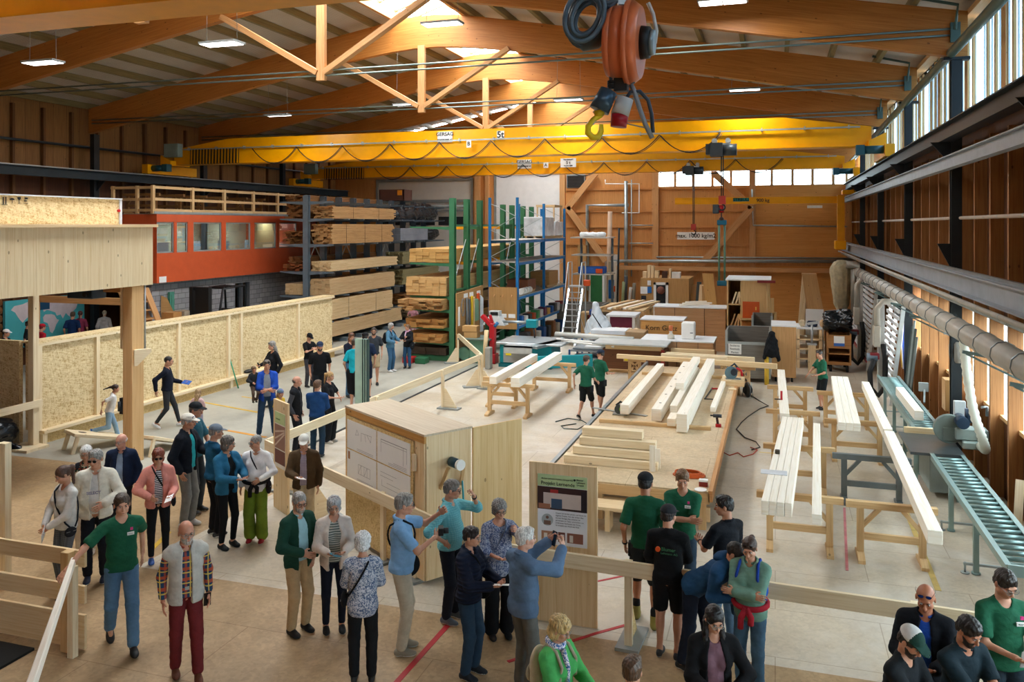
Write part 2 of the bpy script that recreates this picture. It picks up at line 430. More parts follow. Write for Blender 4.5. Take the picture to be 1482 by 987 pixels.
run('dust_duct', [(2.95, 5.5, 3.25), (2.95, 33, 3.25)], .17, plain('b4b1a8', .4), 'thick grey spiral dust extraction duct along the right wall', 'duct', 1.0)
run('conduit', [(3.1, 5, 3.62), (3.1, 43.5, 3.62)], .035, GALV, 'thin galvanised conduit directly above the dust duct', clamps=1.6)
run('conduit', [(2.98, 5, 3.72), (2.98, 43.5, 3.72)], .04, plain('b0aca2', .5), 'light grey supply pipe beneath the low grey rail beam', clamps=1.3)
run('conduit', [(3.62, 5, 5.15), (3.62, 43.8, 5.15)], .035, plain('b6a699', .5), 'pinkish grey pipe across the dark studs of the right wall', clamps=1.5)
run('rain_pipe', [(3.45, 9, 8.75), (3.45, 16, 8.6), (3.45, 30, 8.3), (3.45, 44, 8.0)], .1, plain('4d6461', .4, .3), 'long green-grey pipe running down under the right eave', 'pipe')
mb = MB(); mb.box(XL-.15, XL, YF, YB, 0, 6.9, 2); wl = struct('wall_left', mb, DARKW)
mb = MB(); mb.box(XL-.15, XL, YF, YB, 6.9, 9.6, 2); struct('upper_panel', mb, DARKP, parent=wl)
mb = MB(); y = YF+.5
while y < YB:
 mb.box(XL, XL+.14, y-.05, y+.05, 0, 9.3); y += 1.27
struct('stud_row', mb, wood('dark_stud', '7f5732', '4f331d', knots=.1), parent=wl)
mb = MB(); mb.tube([(XL+.35, 9, 8.0), (XL+.35, 44, 8.0)], .05); mb.tube([(XL+.3, 9, 5.9), (XL+.3, 24, 5.9)], .03)
for yy in range(12, 44, 3): mb.cyl((XL, yy, 8.0), (XL+.35, yy, 8.0), .02)
trim(mb, DSTEEL)
def bx(px): return PY(px, 300, YB).x
gx = [(bx(547), bx(682), 'd6d3cb'), (bx(718), bx(811), 'e8e8e6')]
mb = MB()
def bw(x0, x1, z0, z1, ax=2): mb.box(x0, x1, YB, YB+.15, z0, z1, ax)
xw = bx(950)
zs = PY(1100, 268.5, YB).z; zw = PY(1100, 246, YB).z
ztop = 8.1
bw(XL-.15, gx[0][0], 0, ztop); bw(gx[0][1], gx[1][0], 0, ztop); bw(gx[1][1], xw, 0, ztop); bw(xw, XR+.15, 0, zs)
bw(gx[0][0], gx[0][1], 7.6, ztop); bw(gx[1][0], gx[1][1], 7.9, ztop)
wb = struct('wall_back', mb, BACKW)
mb = MB(); p = [(XL-.15, ztop), (XR+.15, ztop)] ;
mb.box(xw, XR+.15, YB, YB+.15, zw, ztop, 0)
mb.prism([(XL-.15, ztop), (XR+.15, ztop), (XR+.15, zt(XR)+.1), (RID+1.5, 12.0), (RID, 12.1), (RID-1.5, 12.0), (XL-.15, zt(XL)+.1)], (0, YB, 0), (1, 0, 0), (0, 0, 1), (0, .15, 0))
struct('gable_panel', mb, GLU, parent=wb)
mb = MB(); x0 = bx(1092); mb.box(x0, XR, YB-.06, YB, PY(1100, 375, YB).z, zs-.02, 0); mb.box(x0, XR, YB-.05, YB, .0, PY(1100, 384, YB).z, 0); struct('glulam_panel', mb, BACKG, parent=wb)
for i, (a, b, c) in enumerate(gx):
 z1 = 7.6 if i == 0 else 7.9; z0 = 0 if i else 0
 mb = MB(); n = 14
 for k in range(n):
  za, zc = z1*k/n, z1*(k+1)/n; mb.box(a, b, YB+.04, YB+.09, za, zc-.012, 0); mb.box(a, b, YB+.055, YB+.1, zc-.012, zc, 0)
 d = struct('door_%d' % (i+1), mb, plain(c, .5, 0, .04), 'closed white sectional roller door')
 f = MB(); f.box(a-.12, a, YB-.04, YB+.1, 0, z1); f.box(b, b+.12, YB-.04, YB+.1, 0, z1); f.box(a-.12, b+.12, YB-.04, YB+.1, z1, z1+.15)
 struct('door_frame', f, GALV, parent=d)
 if i == 0:
  f = MB(); f.box(a+.1, b-.1, YB-.1, YB-.02, 6.35, 6.5, 0); f.cyl((a+.2, YB-.2, 6.1), (b-.2, YB-.2, 6.1), .08); f.box(a+.1, b-.1, YB-.2, YB-.05, 5.8, 5.9, 0); struct('door_drive', f, GREY, parent=d)
 n = 6
 wp = MB()
 for k in range(n): xx = a+.2+(b-a-.4)*k/n; wp.box(xx, xx+(b-a)/n*.7, YB+.02, YB+.045, 5.0, 5.5)
 struct('door_window', wp, plain('dfe8ee', .3, 0, .02) if i else plain('2f3336', .3), parent=d)
WN[0] += 1; g = MB(); g.box(xw, XR, YB+.06, YB+.07, zs, zw); wo = struct('window_%d' % WN[0], g, GLASS)
f = MB()
for px in [952, 977, 1003, 1031, 1058, 1087, 1117, 1147, 1176, 1206, 1236]: xx = bx(px); f.box(xx-.07, xx+.07, YB-.03, YB+.1, zs, zw)
f.box(xw, XR, YB-.03, YB+.1, zs-.06, zs+.02); f.box(xw, XR, YB-.03, YB+.1, zw-.02, zw+.08)
struct('window_frame', f, TRUSSW, parent=wo)
mb = MB()
for px, w in ((692, .3), (706, .2), (815, .3), (949, .34), (1089, .3), (1228, .3)): xx = bx(px); mb.box(xx-w/2, xx+w/2, YB-.22, YB, 0, 8.1)
trim(mb, TRUSSW)
mb = MB()
for a, b in (((821, 302), (862, 250)), ((821, 300), (877, 378)), ((1032, 250), (1088, 300)), ((1088, 300), (995, 405))):
 mb.beam(PY(a[0], a[1], YB-.33), PY(b[0], b[1], YB-.33), .16, .34)
trim(mb, TRUSSW)
mb = MB()
for yy in (272, 305, 328, 354): z = PY(1000, yy, YB).z; mb.box(bx(820), bx(1086), YB-.1, YB, z-.06, z+.06, 0)
trim(mb, BACKW)
z = PY(1000, 385.5, YB-.5).z
mb = MB(); mb.box(bx(880), XR, YB-.75, YB-.3, z-.22, z-.02, 0); trim(mb, TRUSSW)
run('conduit', [PY(885, 378, YB-.5), PY(1245, 378, YB-.5)], .09, GALV, 'thick galvanised pipe across the whole back wall', 'pipe')
run('conduit', [PY(950, 372, YB-.3), PY(1245, 374, YB-.3)], .045, GALV, 'thin pipe just above the thick one on the back wall', 'pipe')
for i, (pts, r, lb) in enumerate([
 ([(850, 420), (850, 297), (910, 297)], .1, 'bent grey ventilation pipe at the left of the back wall'),
 ([(906, 262), (906, 410)], .1, 'upright grey pipe beside the bent ventilation pipe'),
 ([(876, 260), (876, 266), (925, 266), (925, 308), (900, 308)], .035, 'thin white conduit loop around the upright grey pipe'),
 ([(914, 260), (914, 400)], .03, 'thin conduit dropping to the right of the upright grey pipe'),
 ([(911, 326), (945, 326)], .03, 'short conduit stub, upper one left of the long post'),
 ([(911, 352), (945, 352)], .03, 'short conduit stub, lower one left of the long post'),
 ([(1088, 274), (1090, 326), (1226, 328)], .04, 'conduit framing the shiny panel beneath the back windows')]):
 run('conduit', [PY(a, b, YB-.25-.02*i) for a, b in pts], r, GALV if i != 2 else WHITE, lb)
g = thing('ventilation_grille', PY(834, 272, YB-.1), 'grey louvred ventilation grille beside the white roller door', 'grille')
a, b = PY(820, 272, YB-.12), PY(847, 252, YB-.12)
mb = MB(); mb.box(a.x, b.x, YB-.14, YB-.02, a.z, b.z); part('frame', mb, GREY, g)
mb = MB()
for k in range(8): z = a.z+.05+(b.z-a.z-.1)*k/8; mb.box(a.x+.06, b.x-.06, YB-.2, YB-.13, z, z+.05)
part('louvres', mb, DSTEEL, g)
sg = thing('load_sign', PY(1007, 341, YB-.36), 'long white sign about maximum load on the back wall', 'sign')
a, b = PY(980, 346.5, YB-.4), PY(1034, 336, YB-.4)
mb = MB(); mb.box(a.x, b.x, YB-.38, YB-.36, a.z, b.z); part('board', mb, WHITE, sg)
lx = (a.x+b.x)/2-sg.location.x; lz = (a.z+b.z)/2-sg.location.z
text('lettering', 'max. 1000 kg/m2', .3, BLACK, sg, (lx, -.03, lz), RX, bold=.004)
dk, t_, b_ = nt('roof_deck')
tc = N(t_, 'ShaderNodeTexCoord'); wv = N(t_, 'ShaderNodeTexWave', Scale=3.2, Distortion=0.0); wv.bands_direction = 'Y'
t_.links.new(tc.outputs['Object'], wv.inputs[0])
ns = N(t_, 'ShaderNodeTexNoise', Scale=1.3, Detail=4.0); t_.links.new(tc.outputs['Object'], ns.inputs[0])
c1 = mixc(t_, ns.outputs[0], lin('b9aea2'), lin('cdc5bd')); c1 = mixc(t_, math_(t_, 'MULTIPLY', wv.outputs[0], .25), c1, lin('8e8277'))
t_.links.new(c1, b_.inputs['Base Color']); bump(t_, b_, wv.outputs[0], .5, .03); b_.inputs['Roughness'].default_value = .7
SKW = 1.25
def rz(x): return zt(x)+.24
mb = MB()
xsL = [XL-.4, -22, -19, -16, -13.5, RID-SKW]; xsR = [RID+SKW, -8.5, -6, -3, 0, XR+.5]
for xs in (xsL, xsR):
 for a, b in zip(xs[:-1], xs[1:]):
  mb.hexa([(a, YF, rz(a)), (b, YF, rz(b)), (b, YF, rz(b)+.12), (a, YF, rz(a)+.12), (a, YB, rz(a)), (b, YB, rz(b)), (b, YB, rz(b)+.12), (a, YB, rz(a)+.12)])
ce = struct('ceiling', mb, dk)
PUR = wood('purlin', '97875c', '6a5c3a', knots=.1)
k = 0; x = XL+.3
while x < XR:
 if abs(x-RID) > SKW-.1:
  p_ = MB(); p_.box(x-.06, x+.06, YF, YB, zt(x)+.02, rz(x), 1); struct('purlin', p_, PUR, parent=ce)
 x += 1.22
SK0 = 5.5
mb = MB(); mb.box(RID-SKW-.1, RID+SKW+.1, YF, SK0, 12.1, 12.3, 1); struct('ridge_shade_deck', mb, dk, parent=ce)  # unseen strip closing the near skylight, added to darken the foreground
WN[0] += 1
g = MB()
for s in (-1, 1):
 g.hexa([(RID+s*SKW, SK0, rz(RID+SKW)+.1), (RID, SK0, 12.65), (RID, SK0, 12.66), (RID+s*SKW, SK0, rz(RID+SKW)+.11), (RID+s*SKW, YB, rz(RID+SKW)+.1), (RID, YB, 12.65), (RID, YB, 12.66), (RID+s*SKW, YB, rz(RID+SKW)+.11)])
wo = struct('window_%d' % WN[0], g, glass('skylight', 'f2f4f4', .3, .1), 'ridge skylight')
f = MB()
for s in (-1, 1): f.box(RID+s*SKW-.06, RID+s*SKW+.06, YF, YB, zt(RID+SKW), rz(RID+SKW)+.14)
y = SK0+.5
while y < YB:
 for s in (-1, 1): f.beam((RID+s*SKW, y, rz(RID+SKW)+.08), (RID, y, 12.62), .07, .07)
 y += 1.2
struct('window_frame', f, TRUSSW, parent=wo)
ordn = ['behind the viewer', 'just above the viewer', 'above the nearest crane, mostly beyond the frame', 'second nearest, sweeping across the top left', 'third, its crown over the middle of the hall', 'fourth, right above the front yellow crane', 'farthest, close to the back wall']
for i, c in enumerate(COLY):
 if i == 0: continue
 t = thing('roof_truss', (RID, c, 8.5), 'arched glulam roof beam with braces, '+ordn[i], 'roof beam', 'glulam roof beams')
 n = 36; top = []; bot = []
 for k in range(n+1):
  x = -25.2+(3.75+25.2)*k/n; top.append((x, zt(x))); bot.append((x, zb(x)))
 mb = MB(); dy = .2
 o0 = 0; arc = 0
 for k in range(n):
  (xa, za), (xb, zbb) = top[k], top[k+1]; (_, wa), (_, wb2) = bot[k], bot[k+1]
  L = math.dist(top[k], top[k+1]); o = len(mb.v)
  mb.v += [(xa, c-dy/2, wa), (xb, c-dy/2, wb2), (xb, c-dy/2, zbb), (xa, c-dy/2, za), (xa, c+dy/2, wa), (xb, c+dy/2, wb2), (xb, c+dy/2, zbb), (xa, c+dy/2, za)]
  h1, h2 = za-wa, zbb-wb2
  mb.face([o, o+1, o+2, o+3], [(arc, 5-h1*0), (arc+L, 5), (arc+L, 5+h2), (arc, 5+h1)])
  mb.face([o+5, o+4, o+7, o+6], [(arc+L, 9), (arc, 9), (arc, 9+h1), (arc+L, 9+h2)])
  mb.face([o+4, o+5, o+1, o], [(arc, 0), (arc+L, 0), (arc+L, .2), (arc, .2)])
  mb.face([o+3, o+2, o+6, o+7], [(arc, 0), (arc+L, 0), (arc+L, .2), (arc, .2)])
  arc += L
 mb.face([3, 7, 4, 0], [(0, 0)]*4); o = (n-1)*8; mb.face([o+1, o+5, o+6, o+2], [(0, 0)]*4)
 part('glulam_beam', mb, GLU, t)
 mb = MB(); mb.box(-11.32, -11.08, c-.22, c-.1, 8.75, 10.98); part('king_post', mb, TRUSSW, t)
 for s in (-1, 1):
  mb = MB(); mb.beam((-11.2+s*.1, c-.16, 8.95), (-11.2+s*3.05, c-.16, zb(-11.2+s*3.05)+.05), .14, .2, (0, 1, 0)); part('brace', mb, TRUSSW, t)
 for dz in (-.05, .08):
  mb = MB(); mb.tube([(-25.0, c-.14, 8.95+dz), (-11.2, c-.14, 8.93+dz), (3.6, c-.14, 8.95+dz)], .022, 6); part('tie_rod', mb, plain('7d8c86', .4, .6), t)
 mb = MB(); mb.box(3.42, 3.6, c-.2, c-.1, 8.75, 9.15); mb.tube([(3.5, c-.2, 9.0), (3.55, c-.2, 9.5), (2.6, c-.2, 9.75)], .035); part('anchor_plate', mb, plain('4d6461', .4, .3), t)
for i in range(2, 6):
 c = COLY[i]; mb = MB()
 mb.tube([(3.4, c+1.2, 9.35), (-5, c+1.2, 10.55)], .03, 6)
 single('sprinkler_line', mb, plain('4f625f', .4, .4), 'thin green-grey pipe slung under the purlins, '+['nearest the viewer', 'second bay', 'third bay', 'last bay before the back wall'][i-2], 'pipe', 'pipes under the roof', loc=(3.4, c+1.2, 9.35))
LMAT = plain('ffffff', .4, 0, 0, 4.0, 'led_panel')
lamps = [(62, 91, 9.0), (321, 64, 9.2), (402, 167, 9.1), (640, 35, 9.9), (823, 145, 9.3), (1078, 130, 9.4), (1046, 3, 9.6), (590, 152, 9.2)]
where = ['at the far left', 'hanging left of the first brace', 'small, near the left wall', 'below the skylight in the middle', 'small, above the front crane', 'small, on the right half', 'at the top right edge', 'behind the second brace']
for (px, py, z), wh in zip(lamps, where):
 p = P(px, py, z); t = thing('ceiling_lamp', p, 'flat bright LED hall lamp '+wh, 'lamp', 'LED hall lamps')
 mb = MB(); mb.box(p.x-.5, p.x+.5, p.y-.2, p.y+.2, p.z, p.z+.05, 0); part('housing', mb, GREY, t)
 mb = MB()
 for k in (-1, 1):
  for s in (0, 1): mb.box(p.x-.47+.48*s, p.x-.02+.48*s, p.y+(.02 if k > 0 else -.18), p.y+(.18 if k > 0 else -.02), p.z-.012, p.z+.002, 0)
 part('light_panel', mb, LMAT, t)
 for s in (-.42, .42): mb = MB(); mb.tube([(p.x+s, p.y, p.z+.05), (p.x+s*.9, p.y, zt(p.x)+.2)], .006, 5); part('suspension_wire', mb, GREY, t)
 L = bpy.data.lights.new('lamp_light', 'AREA'); L.shape = 'RECTANGLE'; L.size = 1.0; L.size_y = .4; L.energy = 60; L.color = (1, .97, .92)
 lo_ = bpy.data.objects.new('lamp_light', L); C.objects.link(lo_); lo_.location = (p.x, p.y, p.z-.03)
def girder(mb, y, z0, z1, xa, xb, ze):
 h = .25
 prof = [(xa, z0), (xb, z0), (xb, ze), (xb-2.7, z1), (xa+2.7, z1), (xa, ze)]
 mb.prism(prof, (0, y-h, 0), (1, 0, 0), (0, 0, 1), (0, 2*h, 0))
 mb.box(xa+.2, xb-.2, y-h-.1, y-h, z0, z0+.03, 0); mb.box(xa+.2, xb-.2, y+h, y+h+.1, z0, z0+.03, 0)
def crane(y, z0, z1, label, nf=0, signs=(), m=YEL):
 t = thing('bridge_crane', (-10, y, z0), label, 'crane', 'yellow overhead cranes')
 mb = MB(); girder(mb, y, z0, z1, -24.2, 2.95, z0+.62*(z1-z0)); part('girder', mb, m, t)
 for x in (-24.6, 3.35):
  mb = MB(); mb.box(x-.14, x+.14, y-1.5, y+1.5, 7.13, 7.5, 1); mb.prism([(0, 0), (.5, 0), (.5, .2), (0, .45)], (x, y-.6, z0-.05), (1 if x < 0 else -1, 0, 0), (0, 0, 1), (0, 1.2, 0))
  for s in (-1.3, 1.3): mb.cyl((x-.06, y+s, 7.22), (x+.06, y+s, 7.22), .12)
  part('end_carriage', mb, m, t)
  mb = MB(); mb.cyl((x+(-.15 if x > 0 else .15), y-1.2, 7.35), (x+(-.7 if x > 0 else .7), y-1.2, 7.35), .13); mb.box(x-(.95 if x > 0 else -.7), x-(.7 if x > 0 else -.95), y-1.35, y-1.05, 7.2, 7.5); part('drive_motor', mb, plain('24525e', .4, .2), t)
 if nf:
  mb = MB(); zr = z0+.48*(z1-z0)+.1; mb.box(-23.6, 2.6, y-.42, y-.36, zr, zr+.05, 0)
  for k in range(20): mb.box(-23.4+k*1.35, -23.36+k*1.35, y-.4, y-.25, zr-.02, zr+.1)
  part('cable_rail', mb, GALV, t)
  sp = 2.05 if nf > 0 else 1.7; x = -20.2; mb = MB()
  while x < (-2 if nf > 1 else -1.5):
   pts = [(x+sp*u/12, y-.46, zr-.03-.62*(1-(2*u/12-1)**2)) for u in range(13)]
   mb.tube(pts, .018, 6); mb.tube([(q[0]+.05, q[1]-.03, q[2]-.03) for q in pts], .012, 5); x += sp
  for k in range(16): xx = -23.2+k*.15; mb.tube([(xx, y-.46, zr), (xx+.02, y-.5, zr-.62), (xx+.1, y-.46, zr-.6), (xx+.12, y-.46, zr)], .016, 5)
  part('festoon_cable', mb, BLACK, t)
  mb = MB(); mb.box(-24.3, -23.6, y-.75, y-.45, zr-.3, zr+.25); part('control_box', mb, plain('7e918b', .5), t)
 return t
c1_ = crane(29, 7.55, 8.58, 'front yellow overhead crane spanning the hall, marked 5t', 2)
c2_ = crane(39.7, 7.55, 8.42, 'rear yellow overhead crane behind and below the 5t one', 1)
crane(8.2, 7.6, 8.6, 'unlit yellow overhead crane cropped at the top left corner', 0, m=YELD)  # darker yellow puts the girder's lack of light into its colour
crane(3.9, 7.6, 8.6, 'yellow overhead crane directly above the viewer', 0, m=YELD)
def plate(root, px, py0, py1, w, y, lines, sz, bold=.004):
 a = PY(px, py1, y); b = PY(px, py0, y)
 mb = MB(); mb.box(a.x-w/2, a.x+w/2, y-.01, y+.01, a.z, b.z); o = part('sign_plate', mb, WHITE, root)
 n = len(lines); H = b.z-a.z
 for i, (s, k) in enumerate(lines):
  text('sign_lettering', s, k, BLACK, o, (a.x-root.location.x, y-.02-root.location.y, b.z-H*(i+.5)/n-root.location.z), RX, bold=bold)
plate(c1_, 644, 190.5, 206, .6, 28.72, [('GERSAG', .19), ('KRANTECHNIK AG', .07)], .1)
plate(c1_, 724.5, 189.5, 201, .28, 28.72, [('5t', .33)], .1, .008)
plate(c1_, 678.5, 203, 213.5, .18, 28.5, [('B', .2)], .1)
plate(c2_, 759, 231, 244, .72, 39.42, [('GERSAG', .22), ('KRANTECHNIK AG', .08)], .1)
plate(c2_, 790, 235, 243, .24, 39.2, [('A', .2)], .1)
plate(c2_, 822.5, 229, 242, .78, 39.2, [('TRAGKRAFT', .09), ('5 t', .2), ('Baujahr 2008', .08)], .1)
def hoist(px, py, y, s, label, hookpy, ring=False):
 p = PY(px, py, y-.0); t = thing('chain_hoist', (p.x, y, p.z), label, 'hoist', 'chain hoists on the cranes')
 x, z = p.x, p.z
 mb = MB(); mb.box(x-.35*s, x+.05*s, y-.3*s, y+.3*s, z-.22*s, z+.22*s); mb.cyl((x+.05*s, y, z), (x+.5*s, y, z), .2*s); mb.box(x-.5*s, x-.35*s, y-.2*s, y+.2*s, z-.15*s, z+.2*s); part('motor_housing', mb, plain('3b4348', .4, .4), t)
 mb = MB(); mb.box(x-.3*s, x+.3*s, y-.1, y+.1, z+.22*s, 7.6); mb.cyl((x-.22*s, y-.12, z+.3*s), (x-.22*s, y+.12, z+.3*s), .09*s); mb.cyl((x+.22*s, y-.12, z+.3*s), (x+.22*s, y+.12, z+.3*s), .09*s); part('trolley', mb, GALV, t)
 zh = PY(px, hookpy, y).z
 mb = MB(); mb.tube([(x, y, z-.2*s), (x, y, zh+.3)], .02, 6); mb.tube([(x+.06, y, z-.2*s), (x+.06, y, zh+.3)], .02, 6); part('chain', mb, DSTEEL, t)
 mb = MB(); mb.box(x-.09, x+.14, y-.08, y+.08, zh+.1, zh+.38); part('hook_block', mb, plain('a33226', .5), t)
 mb = MB(); mb.tube([(x+.02+.1*math.cos(a), y, zh+.0+.1*math.sin(a)) for a in [1.6-k*.5 for k in range(10)]], .025, 6); part('hook', mb, BLACK, t)
 return t
hoist(1044, 217, 28.4, 1.0, 'dark chain hoist under the 5t crane', 300)
hoist(1003, 247, 39.1, .95, 'smaller chain hoist under the rear crane', 336)
V3 = lambda *a: np.array(a, dtype=np.float64)
def rotx(a): c, s = math.cos(a), math.sin(a); return np.array([[1,0,0],[0,c,-s],[0,s,c]])
def roty(a): c, s = math.cos(a), math.sin(a); return np.array([[c,0,s],[0,1,0],[-s,0,c]])
def rotz(a): c, s = math.cos(a), math.sin(a); return np.array([[c,-s,0],[s,c,0],[0,0,1]])
def cap(a, b, ra, rb=None): return ('c', np.array(a, float), np.array(b, float), ra, ra if rb is None else rb)
def ell(c, r, M=None): return ('e', np.array(c, float), np.array(r, float), np.eye(3) if M is None else M)
def pbb(p, off):
 if p[0] == 'c':
  r = max(p[3], p[4]) + off; return np.minimum(p[1], p[2]) - r, np.maximum(p[1], p[2]) + r
 e = np.sqrt(((p[3] * p[2]) ** 2).sum(1)) + off
 return p[1] - e, p[1] + e
def pdist(p, X, off):
 if p[0] == 'c':
  ba = p[2] - p[1]; pa = X - p[1]; L = max(ba @ ba, 1e-9)
  h = np.clip(pa @ ba / L, 0, 1)
  return np.linalg.norm(pa - h[..., None] * ba, axis=-1) - (p[3] + (p[4] - p[3]) * h) - off
 q = (X - p[1]) @ p[3]; r = p[2] + off
 k0 = np.linalg.norm(q / r, axis=-1); k1 = np.linalg.norm(q / (r * r), axis=-1) + 1e-9
 return k0 * (k0 - 1) / k1
EDG = [(0,1),(2,3),(4,5),(6,7),(0,2),(1,3),(4,6),(5,7),(0,4),(1,5),(2,6),(3,7)]
CRN = np.array([(i>>2 & 1, i>>1 & 1, i & 1) for i in range(8)])
def sdf(prims, h, k=.03, off=0.0, subs=(), planes=(), ks=.01):
 """-> (verts, quads) of the smooth union of prims, less the subs and what lies beyond the planes (point, outward normal)"""
 lo = np.min([pbb(p, off)[0] for p in prims], 0) - 2*h - k*.3; hi = np.max([pbb(p, off)[1] for p in prims], 0) + 2*h + k*.3
 n = np.ceil((hi-lo)/h).astype(int) + 1
 ax = [lo[i] + h*np.arange(n[i]) for i in range(3)]
 F = np.full(n, .5)
 def sl(a, b):
  i0 = np.clip(np.floor((a-lo)/h).astype(int), 0, n-1); i1 = np.clip(np.ceil((b-lo)/h).astype(int)+1, 1, n)
  s = tuple(slice(i0[i], i1[i]) for i in range(3))
  X = np.stack(np.meshgrid(*[ax[i][s[i]] for i in range(3)], indexing='ij'), -1); return s, X
 for p in prims:
  a, b = pbb(p, off + k + 2*h); s, X = sl(a, b)
  if X.size == 0: continue
  d = pdist(p, X, off); f = F[s]; hh = np.maximum(k - np.abs(f-d), 0)/k
  F[s] = np.minimum(f, d) - hh*hh*k*.25
 for p in subs:
  a, b = pbb(p, .04); s, X = sl(a, b)
  if X.size == 0: continue
  d = -pdist(p, X, 0); f = F[s]; hh = np.maximum(ks - np.abs(f-d), 0)/ks
  F[s] = np.maximum(f, d) + hh*hh*ks*.25
 if planes:
  X = np.stack(np.meshgrid(*ax, indexing='ij'), -1)
  for q, nn in planes:
   nn = np.array(nn, float); nn /= np.linalg.norm(nn)
   F = np.maximum(F, (X - np.array(q, float)) @ nn)
 ins = F < 0
 c = [F[i:F.shape[0]-1+i, j:F.shape[1]-1+j, l:F.shape[2]-1+l] for i in (0,1) for j in (0,1) for l in (0,1)]
 cs = sum((x < 0).astype(np.int8) for x in c)
 act = np.argwhere((cs > 0) & (cs < 8))
 if len(act) == 0: return np.zeros((0,3)), np.zeros((0,4), int)
 vals = np.stack([x[tuple(act.T)] for x in c], 1)
 pos = np.zeros((len(act), 3)); cnt = np.zeros(len(act))
 for a, b in EDG:
  va, vb = vals[:, a], vals[:, b]; m = (va < 0) != (vb < 0)
  t = np.where(m, va/np.where(m, va-vb, 1), 0)[:, None]
  pos += np.where(m[:, None], CRN[a] + (CRN[b]-CRN[a])*t, 0); cnt += m
 V = lo + h*(act + pos/cnt[:, None])
 idx = np.full(cs.shape, -1); idx[tuple(act.T)] = np.arange(len(act))
 Q = []
 for axis in range(3):
  s0 = [slice(None)]*3; s1 = [slice(None)]*3; s0[axis] = slice(0, -1); s1[axis] = slice(1, None)
  A, B = ins[tuple(s0)], ins[tuple(s1)]
  e = np.argwhere(A != B); u, v = [(1,2),(2,0),(0,1)][axis]
  e = e[(e[:, u] > 0) & (e[:, v] > 0) & (e[:, u] < n[u]-1) & (e[:, v] < n[v]-1)]
  if len(e) == 0: continue
  def g(du, dv):
   q = e.copy(); q[:, u] -= du; q[:, v] -= dv; return idx[tuple(q.T)]
  quad = np.stack([g(1,1), g(0,1), g(0,0), g(1,0)], 1)
  fl = ~A[tuple(e.T)]; quad[fl] = quad[fl][:, ::-1]; Q.append(quad)
 Q = np.concatenate(Q); Q = Q[(Q >= 0).all(1)]
 return V, Q
def wob(V, f, s=0):
 x, y, z = (V*f).T
 return (np.sin(x*1.7+y*2.3+z*.9+s)+np.sin(-x*2.9+y*1.1+z*1.9+1.3+s*2)+np.sin(x*1.1-y*1.9+z*3.1+2.1+s*3))/3
def np_mesh(name, chunks):
 """chunks: list of (V, Q, material index)"""
 Vs, Qs, M = [], [], []; o = 0
 for V, Q, mi in chunks:
  Vs.append(V); Qs.append(Q+o); M.append(np.full(len(Q), mi) if np.isscalar(mi) else mi); o += len(V)
 V = np.concatenate(Vs); Q = np.concatenate(Qs); M = np.concatenate(M)
 me = bpy.data.meshes.new(name)
 me.vertices.add(len(V)); me.vertices.foreach_set('co', V.astype(np.float32).ravel())
 me.loops.add(len(Q)*4); me.loops.foreach_set('vertex_index', Q.astype(np.int32).ravel())
 me.polygons.add(len(Q)); me.polygons.foreach_set('loop_start', np.arange(0, len(Q)*4, 4, dtype=np.int32))
 me.polygons.foreach_set('loop_total', np.full(len(Q), 4, dtype=np.int32))
 me.polygons.foreach_set('material_index', M.astype(np.int32)); me.polygons.foreach_set('use_smooth', np.ones(len(Q), dtype=bool))
 me.update(); me.validate(); return me
def fold(V, Q, amp, f=(9, 9, 22), seed=0):
 if amp <= 0: return V
 N_ = np.zeros_like(V); a = V[Q[:, 2]]-V[Q[:, 0]]; b = V[Q[:, 3]]-V[Q[:, 1]]; nn = np.cross(a, b)
 for i in range(4): np.add.at(N_, Q[:, i], nn)
 N_ /= np.linalg.norm(N_, axis=1)[:, None]+1e-9
 w = wob(V, np.array(f, float), seed)*.6 + wob(V, np.array(f, float)*2.1, seed+4)*.4
 return V + N_*(w*amp)[:, None]
